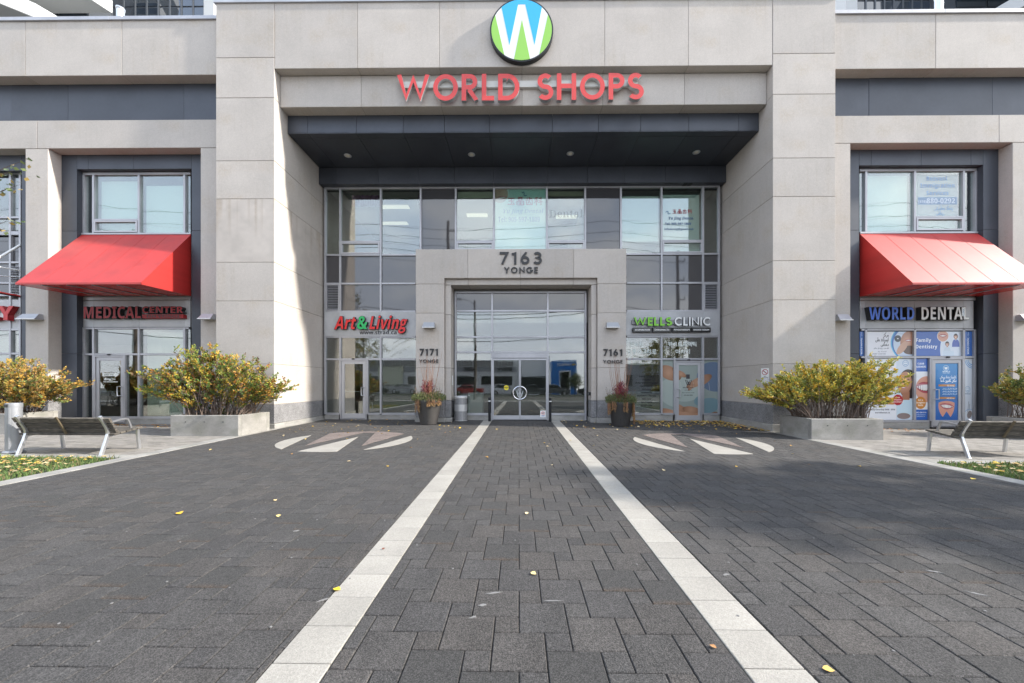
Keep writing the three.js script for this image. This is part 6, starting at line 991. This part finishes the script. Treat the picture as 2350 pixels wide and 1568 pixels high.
const autumn = [[0.40, 0.33, 0.035], [0.18, 0.25, 0.03], [0.52, 0.36, 0.03], [0.58, 0.36, 0.04], [0.11, 0.19, 0.03], [0.27, 0.29, 0.04], [0.46, 0.20, 0.03], [0.22, 0.15, 0.05], [0.13, 0.22, 0.03], [0.20, 0.13, 0.06]];
const autumnPale = [[0.52, 0.42, 0.05], [0.43, 0.40, 0.06], [0.60, 0.42, 0.05], [0.27, 0.30, 0.05], [0.62, 0.38, 0.04], [0.48, 0.45, 0.10], [0.17, 0.22, 0.04]];
// crown outlines read off the photograph: how high the shrub stands over each place
const outline = (pts) => (x) => { for (let i = 0; i < pts.length - 1; i++) if (x >= pts[i][0] && x <= pts[i + 1][0]) { const t = (x - pts[i][0]) / (pts[i + 1][0] - pts[i][0]); return pts[i][1] + (pts[i + 1][1] - pts[i][1]) * t; } return pts[0][1]; };
function ends(list, lows, D, zr) { const mid = (list[0][0] + list[list.length - 1][0]) / 2, P = list.map(([px, py]) => [X(mid + (px - mid) * 0.93, D), Y(py, D, px) - 0.1]), Q = lows.map(([px, py]) => [X(mid + (px - mid) * 0.93, D), Y(py, D, px)]), hi = outline(P), lo = outline(Q), a = P[0][0], b = P[P.length - 1][0]; return (R) => { const x = a + (b - a) * R(), h = hi(x), l = lo(x), t = Math.pow(R(), 0.6); return V(x, l + (h - l) * t - 0.04, -D + zr * (R() + R() - 1)); }; }
shrub('yellow and green autumn shrub in the planter left of the left pier', -9.02, -7.24, -10.95, -9.72, gy(-8, -10.3) + 0.46, ends([[332, 868], [352, 838], [388, 806], [430, 795], [462, 785], [490, 787], [520, 800], [560, 808], [590, 825], [620, 850], [660, 872]], [[332, 905], [380, 920], [400, 945], [470, 950], [560, 950], [610, 940], [660, 900]], 10.3, 0.75), 5, autumn, 190);
shrub('pale yellow autumn shrub in the planter right of the right pier', 7.45, 9.28, -10.9, -9.72, gy(8.4, -10.3) + 0.46, ends([[1714, 900], [1745, 885], [1775, 862], [1800, 845], [1850, 822], [1900, 825], [1950, 816], [2000, 806], [2030, 820], [2060, 832], [2088, 868]], [[1714, 908], [1760, 912], [1800, 915], [1850, 925], [1950, 925], [2040, 925], [2088, 900]], 10.3, 0.75), 9, autumnPale, 210, 1.05);
shrub('orange yellow autumn shrub in the planter behind the left bench', -15.6, -13.45, -10.95, -9.8, gy(-14, -10.3) + 0.46, ends([[-60, 850], [0, 815], [50, 818], [90, 835], [130, 850], [160, 870]], [[-60, 930], [40, 938], [110, 930], [160, 895]], 10.4, 0.7), 15, [[0.46, 0.30, 0.05], [0.52, 0.30, 0.04], [0.34, 0.29, 0.06], [0.16, 0.22, 0.05], [0.44, 0.26, 0.08]], 150);
shrub('small piece of autumn shrub at the right edge past the dental shop', 13.35, 15.4, -10.95, -9.8, gy(14, -10.3) + 0.46, ends([[2304, 882], [2330, 856], [2380, 840], [2450, 835]], [[2304, 905], [2340, 925], [2450, 935]], 10.4, 0.7), 25, [[0.46, 0.30, 0.05], [0.22, 0.26, 0.05], [0.34, 0.29, 0.06], [0.12, 0.18, 0.04]], 90);
// tall round pots
const potMat = [std({ color: lin(0.115, 0.105, 0.1), map: concreteMap, roughness: 0.62 }), std({ color: lin(0.06, 0.056, 0.056), map: concreteMap, roughness: 0.5 })];
function potPlant(px, py, rTop, rBot, h, mat, label, plantLabel, seed, dry) {
  const [x, z] = ground(px, py), y = gy(x, z), pot = thing('round_pot', label, 'plant pot', [x, y, z], 'tapered pots by the entrance'), R = rng(seed);
  local(pot, 'pot_shell', lathe([[0.001, 0], [rBot * 0.96, 0], [rBot, 0.02], [rTop * 0.97, h - 0.1], [rTop, h - 0.09], [rTop * 1.015, h], [rTop * 0.93, h], [rTop * 0.9, h - 0.08], [0.001, h - 0.085]], 44), mat);
  const s = thing('potted_plants', plantLabel, 'plants', [x, y + h - 0.08, z], 'seasonal planting in the pots'), stems = [], G = leafBuf(), C = leafBuf(), T = leafBuf(), Dd = leafBuf();
  const greens = [[0.12, 0.16, 0.05], [0.17, 0.2, 0.07], [0.22, 0.22, 0.08], [0.09, 0.12, 0.05]], reds = [[0.30, 0.03, 0.05], [0.22, 0.025, 0.05], [0.38, 0.07, 0.09], [0.16, 0.03, 0.045]], browns = [[0.36, 0.2, 0.08], [0.28, 0.15, 0.07], [0.42, 0.28, 0.1]];
  for (let i = 0; i < 2600; i++) { const a = R() * 6.28, r = rTop * (0.2 + 1.05 * Math.sqrt(R())), p = V(Math.cos(a) * r, 0.02 + R() * (0.42 - 0.2 * r / rTop), Math.sin(a) * r); addLeaf(G, p, V(Math.cos(a), 0.6 + R(), Math.sin(a)), 0.03 + R() * 0.05, 0.014 + R() * 0.012, mixc(greens, R), R); }
  for (let i = 0; i < 16; i++) { const a = R() * 6.28, r = R() * 0.12, b = V(Math.cos(a) * r * 2.4 + (dry ? 0.0 : 0.02), 0.55 + R() * 0.3, Math.sin(a) * r * 2), c0 = V(Math.cos(a) * r, 0, Math.sin(a) * r), pts = curve(c0, b, V(0, 0.02, 0), 4); stems.push(tube(pts, 0.006, 0.003, 4, false)); for (let k = 0; k < 90; k++) { const t = 0.35 + 0.55 * R(), p = c0.clone().lerp(b, t).add(V((R() - 0.5) * 0.12, (R() - 0.5) * 0.08, (R() - 0.5) * 0.12)); addLeaf(C, p, V(R() - 0.5, R() - 0.6, R() - 0.5), 0.035 + R() * 0.03, 0.016 + R() * 0.012, mixc(reds, R), R); } }
  for (let i = 0; i < 20; i++) { const a = R() * 6.28, r = R() * 0.18, sp = 0.18 + R() * 0.3, b = V(Math.cos(a) * sp, 1.1 + R() * 0.6, Math.sin(a) * sp), c0 = V(Math.cos(a) * r, 0, Math.sin(a) * r), pts = curve(c0, b, V((R() - 0.5) * 0.14, 0, (R() - 0.5) * 0.14), 7); stems.push(tube(pts, 0.0065, 0.003, 4, false)); }
  for (let i = 0; i < 26; i++) { const a = R() * 6.28, r = rTop * (0.5 + R() * 0.4), hgt = 0.25 + R() * 0.25, c0 = V(Math.cos(a) * r, 0, Math.sin(a) * r), b = V(Math.cos(a) * (r + 0.14), hgt, Math.sin(a) * (r + 0.14)); stems.push(tube(curve(c0, b, V(0, 0.02, 0), 4), 0.004, 0.002, 3, false)); for (let k = 0; k < 16; k++) addLeaf(T, c0.clone().lerp(b, 0.4 + R() * 0.65), V(Math.cos(a) + R() - 0.5, 0.8, Math.sin(a) + R() - 0.5), 0.03 + R() * 0.03, 0.009, mixc(R() < 0.4 ? [[0.1, 0.07, 0.1], [0.14, 0.1, 0.12]] : greens, R), R); }
  const arcs = dry ? [[0.3, 1.0, 60], [2.3, 0.34, 12], [1.5, 0.4, 12], [-0.2, 0.7, 30], [2.9, 0.6, 18]] : [[2.2, 0.5, 16], [1.2, 0.18, 16], [0.6, 0.16, 10]];
  for (const [a0, len, n] of arcs) for (let i = 0; i < n; i++) { const a = a0 + (R() - 0.5) * 0.5, L = h * len * (0.5 + R() * 0.3), c0 = V(Math.cos(a) * rTop * 1.0, 0.09, Math.sin(a) * rTop * 1.0), b = V(Math.cos(a) * rTop * 1.08, -L, Math.sin(a) * rTop * 1.08); stems.push(tube(curve(c0, b, V(Math.cos(a) * 0.04, 0.08, Math.sin(a) * 0.04), 4), 0.004, 0.002, 3, false)); for (let k = 0; k < 22; k++) addLeaf(Dd, c0.clone().lerp(b, R()).add(V((R() - 0.5) * 0.05, 0, (R() - 0.5) * 0.05)), V(Math.cos(a) * 0.4 + R() - 0.5, -0.8, Math.sin(a) * 0.4 + R() - 0.5), 0.03 + R() * 0.03, 0.012, mixc(browns, R), R); }
  local(s, 'stems', merge(stems), std({ color: lin(0.33, 0.17, 0.1), roughness: 0.9 })); local(s, 'green_foliage', leafMesh(G), foliage); local(s, 'red_foliage', leafMesh(C), foliage); local(s, 'upright_sprigs', leafMesh(T), foliage); local(s, 'trailing_foliage', leafMesh(Dd), foliage);
}
potPlant(984, 974, 0.44, 0.27, 0.83, potMat[0], 'tall tapered brown grey pot in front of the left portal leg', 'red and green planting with dry twigs in the left pot', 31, false);
potPlant(1424.5, 977.5, 0.385, 0.285, 0.8, potMat[1], 'tall tapered black pot in front of the right portal leg', 'red, green and brown trailing planting in the right pot', 37, true);
// ---------------------------------------------------------------- trees
function tree(label, x, z, h, cr, ch, seed, pal, nLeaf, lean = [0, 0], leafSize = 0.09) {
  const R = rng(seed), y = gy(x, z), s = thing('street_tree', label, 'tree', [x, y, z], 'young street trees'), wood2 = [], B = leafBuf(), tips = [];
  const top = V(lean[0], h * 0.86, lean[1]); wood2.push(tube(curve(V(0, -0.1, 0), top, V((R() - 0.5) * 0.2, 0, (R() - 0.5) * 0.2), 8), 0.085, 0.02, 8));
  const lo = h - ch;
  for (let i = 0; i < 46; i++) {
    const t = 0.28 + 0.7 * (i / 46), a = i * 2.4 + R() * 0.6, c0 = V(lean[0] * t, h * 0.86 * t, lean[1] * t), rise = lo + ch * (0.12 + 0.85 * Math.pow(t, 1.2)), k = Math.sin(Math.PI * Math.min(0.97, Math.max(0.12, (rise - lo) / ch))) * cr * (0.65 + R() * 0.45), b = V(lean[0] + Math.cos(a) * k, rise + R() * 0.3, lean[1] + Math.sin(a) * k), pts = curve(c0, b, V(0, 0.12, 0), 6);
    if (c0.y > b.y + 0.6) continue;
    wood2.push(tube(pts, 0.03 * (1.2 - t), 0.006, 5, false));
    for (let j = 0; j < 7; j++) { const q = 0.35 + 0.65 * R(), id = Math.min(5, Math.floor(q * 6)), p = V(...pts[id]), d = V(R() - 0.5, (R() - 0.35) * 0.8, R() - 0.5).normalize(), e = p.clone().addScaledVector(d, 0.25 + R() * 0.5); wood2.push(tube([[p.x, p.y, p.z], [(p.x + e.x) / 2, (p.y + e.y) / 2 + 0.03, (p.z + e.z) / 2], [e.x, e.y, e.z]], 0.008, 0.003, 4, false)); tips.push([p, e]); }
  }
  for (let i = 0; i < nLeaf; i++) { const [p, e] = tips[Math.floor(R() * tips.length)], q = p.clone().lerp(e, 0.2 + R() * 0.9).add(V((R() - 0.5) * 0.22, (R() - 0.5) * 0.2, (R() - 0.5) * 0.22)); addLeaf(B, q, V(R() - 0.5, -0.3 + R() * 0.5, R() - 0.5), leafSize * (0.7 + R() * 0.6), leafSize * (0.55 + R() * 0.4), mixc(pal, R, 0.5), R); }
  local(s, 'trunk', merge(wood2), bark); local(s, 'crown', leafMesh(B), foliage);
  return s;
}
const greenGold = [[0.10, 0.15, 0.035], [0.15, 0.19, 0.04], [0.28, 0.24, 0.05], [0.40, 0.29, 0.05], [0.07, 0.11, 0.03]];
const tl = tree('young tree left of the view whose twigs reach in at the left edge', -10.6, -4.9, 7.6, 2.1, 5.4, 51, greenGold, 5200);
tree('young tree right of the view that shades the dark paving', 12.7, -4.15, 7.2, 2.6, 5.2, 57, greenGold, 17000, [0, 0], 0.13);
tree('yellowing tree across the plaza near the street on the right', 13.4, 5.6, 7.5, 2.3, 5.2, 63, [[0.42, 0.32, 0.05], [0.24, 0.24, 0.05], [0.12, 0.16, 0.04]], 5200);
tree('green tree near the street on the left', -14.2, 6.4, 8.2, 2.4, 5.8, 67, greenGold, 5200);
{ // twigs of the left tree hanging into the frame
  const R = rng(73), D = 5.0, o = worldOf(tl), B = leafBuf(), tw = [], P = (px, py) => V(X(px, D), Y(py, D, px), -D).sub(o);
  for (const [ax, ay, bx, by] of [[-130, 470, 44, 372], [-130, 470, 30, 392], [-140, 520, 44, 424], [-140, 540, 16, 432], [-150, 600, 14, 508], [-150, 610, 10, 525]]) { const a = P(ax, ay), b = P(bx, by), pts = curve(a, b, V(0, 0.05, 0), 6); tw.push(tube(pts, 0.009, 0.003, 4, false)); for (let k = 0; k < 9; k++) { const t = 0.55 + 0.66 * R(), p = a.clone().lerp(b, t).add(V((R() - 0.5) * 0.05, (R() - 0.5) * 0.09, (R() - 0.5) * 0.1)); addLeaf(B, p, V(0.6 + R() * 0.6, -0.5 + R() * 0.4, R() - 0.5), 0.06 + R() * 0.035, 0.04 + R() * 0.02, mixc([[0.12, 0.17, 0.05], [0.16, 0.2, 0.06], [0.38, 0.26, 0.06]], R), R); } }
  local(tl, 'hanging_twigs', merge(tw), twigMat); local(tl, 'hanging_leaves', leafMesh(B), foliage);
}
// ---------------------------------------------------------------- towers behind the roof edge
{
  const darkGlass = phy({ color: lin(0.02, 0.03, 0.045), roughness: 0.04, ior: 2.2 }), frameM = phy({ color: lin(0.09, 0.1, 0.115), roughness: 0.4, metalness: 0.3 }), slabM = std({ color: lin(0.5, 0.51, 0.51), roughness: 0.6 }), soffit = std({ color: lin(0.4, 0.41, 0.41), roughness: 0.8 }), greenGlass = phy({ color: lin(0.35, 0.55, 0.6), roughness: 0.02, transmission: 0.8, thickness: 0, ior: 1.8 });
  for (const s of [-1, 1]) {
    const t = thing('apartment_tower', s < 0 ? 'glass apartment tower with white balconies behind the left wing' : 'glass apartment tower with white balconies behind the right wing', 'building', [s * 24, TOP, -27]);
    const D = 25, xa = s < 0 ? X(258, D) : X(1965, D), xb = s < 0 ? X(470, D) : X(2135, D), a = Math.min(xa, xb), b = Math.max(xa, xb);
    // recessed glazed core facing the street
    part(t, 'core_wall', box(a, b, TOP - 0.2, 42, -32, -D - 0.03), frameM);
    const nc = 8; for (let r = 0; r < 14; r++) { const y0 = 20.5 + r * 1.5, tall = r % 2; for (let i = 0; i < nc; i++) { const x0 = a + ((b - a) * i) / nc, x1 = a + ((b - a) * (i + 1)) / nc; part(t, 'window_pane', box(x0 + 0.05, x1 - 0.05, y0 + 0.06, y0 + 1.44, -D - 0.028, -D + 0.015, 0, i * 3, r), darkGlass); } }
    for (let i = 0; i <= nc; i++) { const x = a + ((b - a) * i) / nc; part(t, 'window_mullion', box(x - 0.045, x + 0.045, 20.4, 41.6, -D - 0.02, -D + 0.06), frameM); }
    // outer body with deep white balcony slabs
    const ox = s < 0 ? -60 : X(2135, D), oe = s < 0 ? X(258, D) : 60;
    part(t, 'side_wall', box(ox, oe, TOP - 0.2, 42, -34, -23.6), frameM);
    for (let r = 0; r < 6; r++) {
      const y0 = 21.3 + r * 3; for (let i = 0; i < 8; i++) { const w = 1.9, x0 = s < 0 ? oe - (i + 1) * w : ox + i * w; part(t, 'balcony_window', box(x0 + 0.06, x0 + w - 0.06, y0 + 0.35, y0 + 2.7, -23.59, -23.55, 0, i, r), darkGlass); }
      const sh = new THREE.Shape(), q = s < 0 ? [[-45, 23.4], [-45, 17.6], [-29, 18.4], [-26.6, 20.6], [-25.4, 23.4]] : [[45, 23.4], [45, 17.6], [30, 18.4], [27.8, 20.6], [26.6, 23.4]]; q.forEach(([x, d], i) => (i ? sh.lineTo(x, d) : sh.moveTo(x, d)));
      const e = new THREE.ExtrudeGeometry(sh, { depth: 0.75, bevelEnabled: true, bevelSize: 0.03, bevelThickness: 0.03, bevelSegments: 1 }); e.rotateX(-Math.PI / 2); e.translate(0, y0 + 0.3 + (s > 0 ? 0.55 : 0), 0); part(t, 'balcony_slab', e, slabM);
    }
    if (s < 0) part(t, 'glass_balustrade', tube([[-34, 23.2, -17.5], [-24.5, 23.2, -18.3]], 0.05, 0.05, 6), greenGlass);
    part(t, 'white_fin', s < 0 ? box(X(470, D), X(493, D), TOP, 42, -31, -D + 0.1) : box(X(1938, D), X(1965, D), TOP, 42, -31, -D + 0.1), slabM);
  }
  // roof vent pipes standing just behind the wing parapets
  const pipe = (px, top, D, label) => { const x = X(px, D), y0 = TOP - 0.3, y1 = Y(top, D, px), s = thing('roof_pipe', label, 'pipe', [x, y0, -D], 'roof vent pipes'); part(s, 'pipe_shaft', tube([[x, y0, -D], [x, y1, -D]], 0.11, 0.11, 16), steel); part(s, 'pipe_collar', tube([[x, y1 - 0.05, -D], [x, y1 + 0.02, -D]], 0.125, 0.125, 16), steel); part(s, 'bent_duct', tube([[x + 0.05, y1 - 0.45, -D - 0.1], [x + 0.3, y1 - 0.35, -D - 0.2], [x + 0.55, y1 - 0.55, -D - 0.2], [x + 0.65, y0, -D - 0.2]], 0.09, 0.09, 10), white); };
  pipe(276, 20, 13.3, 'shiny metal vent pipe rising behind the left parapet'); pipe(2155, -8, 13.3, 'shiny metal vent pipe rising behind the right parapet');
}
// ---------------------------------------------------------------- the street behind the camera, which the glass mirrors
{
  const asphalt = std({ color: lin(0.055, 0.055, 0.058), roughness: 0.85, map: speckMap }), paint = std({ color: lin(0.7, 0.7, 0.68), roughness: 0.7 });
  const st = tilted('street_pavement'); sheet(st, 'pavement_slab', -70, 70, 4.0, 6.2, 0.0, concrete, 0.15); const vg = tilted('verge'); sheet(vg, 'turf', -70, 70, 6.2, 7.6, 0.0, turf, 0.15);
  const rd = tilted('road'); sheet(rd, 'carriageway', -90, 90, 7.6, 21.5, -0.12, asphalt, 0.1); part(rd, 'kerb', box(-90, 90, -0.2, 0.01, 7.45, 7.62), concrete); part(rd, 'kerb', box(-90, 90, -0.2, 0.03, 21.5, 21.66), concrete);
  for (const z of [11.2, 14.4, 17.8]) part(rd, 'lane_marking', box(-60, 60, -0.121, -0.115, z - 0.08, z + 0.08), paint);
  const fv = tilted('far_verge'); sheet(fv, 'turf', -90, 90, 21.66, 27, 0.02, turf, 0.2); const pk = tilted('parking_lot'); sheet(pk, 'asphalt', -90, 90, 27, 75, -0.02, asphalt, 0.2);
  // poles and overhead wires
  const wooden = std({ color: lin(0.11, 0.09, 0.075), roughness: 0.95 }), wireM = std({ color: lin(0.015, 0.015, 0.015), roughness: 0.7 });
  for (const [x, z, h, label, arms] of [[-6.9, 9, 17.4, 'tall wooden utility pole beyond the road on the left', 1], [15.4, 9, 14.5, 'wooden utility pole with many brackets on the right', 3], [-34, 9, 15, 'wooden utility pole far down the street on the left', 1], [40, 9, 15, 'wooden utility pole far down the street on the right', 1]]) {
    const s = thing('utility_pole', label, 'pole', [x, gy(x, z), z], 'utility poles along the street'); local(s, 'post', tube([[0, -0.2, 0], [0.05, h / 2, 0], [0, h, 0]], 0.19, 0.13, 10), wooden);
    for (let i = 0; i < arms; i++) { const y = h - 1 - i * 1.9; local(s, 'cross_arm', box(0.1, 0.75, y, y + 0.07, -0.05, 0.05), wooden); for (const q of [0.7]) local(s, 'insulator', tube([[q, y + 0.12, 0], [q, y + 0.35, 0]], 0.04, 0.03, 6), wireM); }
  }
  { const s = thing('street_lamp', 'street lamp on a wooden post beyond the road', 'street lamp', [-4.3, gy(-4.3, 8.6), 8.6]); local(s, 'post', tube([[0, -0.2, 0], [0.1, 5, 0], [0.02, 9.6, 0]], 0.14, 0.09, 10), wooden); local(s, 'lamp_arm', tube([[0, 9.2, 0], [-0.5, 9.6, 0], [-1.3, 9.7, 0]], 0.03, 0.03, 6), silver); local(s, 'lamp_head', box(-1.75, -1.2, 9.6, 9.74, -0.13, 0.13, 0.04), silver); }
  [[17.0, 8.2], [16.1, 8.6], [15.6, 9.4], [14.8, 9], [13.9, 9], [9.1, 9.2], [8.6, 8.9], [6.3, 9]].forEach(([y, z], i) => { const pts = []; for (let k = 0; k <= 60; k++) { const x = -60 + k * 2, u = ((x + 6.9 + 200) % 24) / 24; pts.push([x, y - 0.8 * 4 * u * (1 - u) + Math.sin(x * 0.11 + i) * 0.12, z]); } const w = part(scene, 'overhead_wire', tube(pts, i > 4 ? 0.035 : 0.022, i > 4 ? 0.035 : 0.022, 5, false), wireM); tag(w, ['topmost', 'second', 'third', 'fourth', 'fifth', 'sixth', 'seventh', 'lowest'][i] + ' overhead wire mirrored in the upper windows', 'wire', 'overhead wires'); });
  // car showroom and its neighbours
  const wallM = std({ color: lin(0.6, 0.6, 0.6), roughness: 0.8 }), greyM = std({ color: lin(0.3, 0.31, 0.33), roughness: 0.7 }), corr = phy({ color: lin(0.45, 0.46, 0.47), roughness: 0.35, metalness: 0.5 }), dk = phy({ color: lin(0.02, 0.022, 0.025), roughness: 0.06 });
  const z = 38, sw = thing('car_showroom', 'long low white car showroom with a ribbed metal roof edge across the street', 'building', [-18, gy(-18, z), z]);
  const turnBox = (p, n, x0, x1, y0, y1, d0, d1, m) => part(p, n, box(x0, x1, y0, y1, z + d0, z + d1), m);
  turnBox(sw, 'wall', -46, -0.5, -0.5, 5.4, 0, 14, wallM); turnBox(sw, 'upper_band', -46, -0.5, 3.5, 4.35, -0.06, -0.002, greyM); for (let i = 0; i < 7; i++) turnBox(sw, 'window_strip', -45 + i * 6.4, -39.6 + i * 6.4, 1.2, 2.7, -0.05, -0.004, dk);
  for (let i = 0; i < 90; i++) { const b = box(-0.2, 0.2, 0, 1.15, -0.05, 0.05); b.rotateX(-0.5); b.translate(-45.7 + i * 0.5, 4.4, z - 0.6); part(sw, 'roof_rib', b, corr); }
  const rt = (p, text, x, y, H, m) => { const e = new TextGeometry(text, { font: fontBold, size: H, depth: 0.08, curveSegments: 4, bevelEnabled: false }); e.rotateY(Math.PI); e.translate(x, y, z - 0.08); part(p, 'letter_row', e, m); };
  rt(sw, 'GMC', -3.2 - 4.6, 3.62, 0.6, dk); rt(sw, 'BUICK', -1.2, 3.62, 0.6, dk);
  turnBox(sw, 'billboard', -24.5, -20.2, 1.2, 4.6, -0.4, -0.25, std({ color: lin(0.55, 0.56, 0.45), roughness: 0.6 }));
  const wh = thing('white_showroom', 'plain white showroom hall between the ribbed roof and the blue arch', 'building', [2.5, gy(2, z), z]); turnBox(wh, 'wall', -0.4, 5.4, -0.5, 6.2, 0.5, 14, std({ color: lin(0.72, 0.73, 0.74), roughness: 0.7 })); turnBox(wh, 'window_strip', 0.4, 4.8, 0.3, 2.6, 0.44, 0.496, dk);
  const ba = thing('blue_arch', 'blue showroom entrance arch with white inner frame across the street', 'building', [7.8, gy(7.8, z), z]), blue = phy({ color: lin(0.02, 0.17, 0.5), roughness: 0.3 });
  turnBox(ba, 'arch_leg', 5.6, 7.0, -0.5, 5.3, -0.6, 2, blue); turnBox(ba, 'arch_leg', 8.9, 9.9, -0.5, 5.3, -0.6, 2, blue); turnBox(ba, 'arch_beam', 7.0, 8.9, 3.7, 5.3, -0.6, 2, blue); turnBox(ba, 'inner_frame', 7.0, 8.9, 3.5, 3.7, -0.65, 2, white); turnBox(ba, 'inner_frame', 7.0, 7.15, -0.5, 3.5, -0.65, 2, white); turnBox(ba, 'inner_frame', 8.75, 8.9, -0.5, 3.5, -0.65, 2, white); turnBox(ba, 'door_glass', 7.15, 8.75, -0.5, 3.5, 0.5, 0.6, dk);
  { const e = new TextGeometry('CHEVROLET', { font: fontBold, size: 0.3, depth: 0.05, curveSegments: 4, bevelEnabled: false }); e.rotateY(Math.PI); e.translate(8.9, 4.55, z - 0.62); part(ba, 'letter_row', e, white); const b = new THREE.Shape([[-0.4, -0.06], [-0.15, -0.06], [-0.12, -0.14], [0.15, -0.14], [0.18, -0.06], [0.4, -0.06], [0.36, 0.06], [0.12, 0.06], [0.1, 0.14], [-0.18, 0.14], [-0.2, 0.06], [-0.36, 0.06]].map(([a, c]) => new THREE.Vector2(a, c))), g = new THREE.ExtrudeGeometry(b, { depth: 0.05, bevelEnabled: false }); g.rotateY(Math.PI); g.translate(9.35, 4.68, z - 0.62); part(ba, 'badge', g, std({ color: lin(0.6, 0.45, 0.1), roughness: 0.4 })); }
  const ob = thing('low_building', 'grey low building far along the street on the right', 'building', [32, gy(32, z), z]); turnBox(ob, 'wall', 15, 60, -0.5, 5, 4, 20, greyM); for (let i = 0; i < 6; i++) turnBox(ob, 'window_strip', 16 + i * 7, 21 + i * 7, 1, 3, 3.94, 3.996, dk);
  // parked cars
  const paints = [[0.012, 0.012, 0.014], [0.4, 0.41, 0.42], [0.02, 0.03, 0.06], [0.35, 0.02, 0.02], [0.6, 0.6, 0.6], [0.03, 0.03, 0.032], [0.08, 0.085, 0.09], [0.015, 0.015, 0.018]], names = ['black', 'silver', 'navy', 'red', 'white', 'charcoal', 'grey', 'glossy black'];
  const tyre = std({ color: lin(0.015, 0.015, 0.015), roughness: 0.9 });
  [-22, -17.6, -12.6, -7.6, -2.2, 2.2, 5.4, 11.4].forEach((x, i) => {
    const zz = 29.4 + (i % 3) * 0.8, s = thing('parked_car', names[i] + ' car parked across the street in front of the showrooms', 'car', [x, gy(x, zz), zz], 'cars parked across the street'), pm = phy({ color: lin(...paints[i]), roughness: 0.3, clearcoat: 1, clearcoatRoughness: 0.04 });
    const ext = (pts, w, m, n) => { const sh = new THREE.Shape(pts.map(([a, b]) => new THREE.Vector2(a, b))), e = new THREE.ExtrudeGeometry(sh, { depth: w, bevelEnabled: true, bevelSize: 0.05, bevelThickness: 0.06, bevelSegments: 2 }); e.translate(0, 0, -w / 2); local(s, n, e, m); };
    ext([[-2.2, 0.35], [2.2, 0.35], [2.25, 0.7], [2.1, 0.86], [1.2, 0.95], [-1.5, 0.98], [-2.15, 0.92], [-2.28, 0.6]], 1.66, pm, 'body'); ext([[-1.6, 0.99], [1.05, 0.98], [0.45, 1.4], [-0.9, 1.44]], 1.36, dk, 'cabin_glass'); ext([[-0.95, 1.44], [0.42, 1.4], [0.35, 1.46], [-0.85, 1.5]], 1.3, pm, 'roof');
    for (const a of [-1.35, 1.38]) for (const b of [-0.8, 0.8]) { const c = new THREE.CylinderGeometry(0.33, 0.33, 0.22, 18).toNonIndexed(); c.rotateX(Math.PI / 2); c.translate(a, 0.33, b); const w = local(s, 'wheel', c, tyre); const r = new THREE.CylinderGeometry(0.2, 0.2, 0.24, 12).toNonIndexed(); r.rotateX(Math.PI / 2); r.translate(a, 0.33, b); local(w, 'rim', r, silver); }
  });
  // hedge and far trees
  tree('bushy tree beside the blue arch across the street', 8.6, 30.5, 3.2, 1.3, 2.7, 81, [[0.07, 0.1, 0.03], [0.1, 0.13, 0.04]], 2200, [0, 0], 0.16); tree('dark tree far along the street on the right', 22, 33, 9, 3.6, 7, 85, greenGold, 3200, [0, 0], 0.22); tree('dark tree far along the street on the left', -33, 31, 9, 3.6, 7, 87, greenGold, 3200, [0, 0], 0.22);
}
renderer.render(scene, camera);
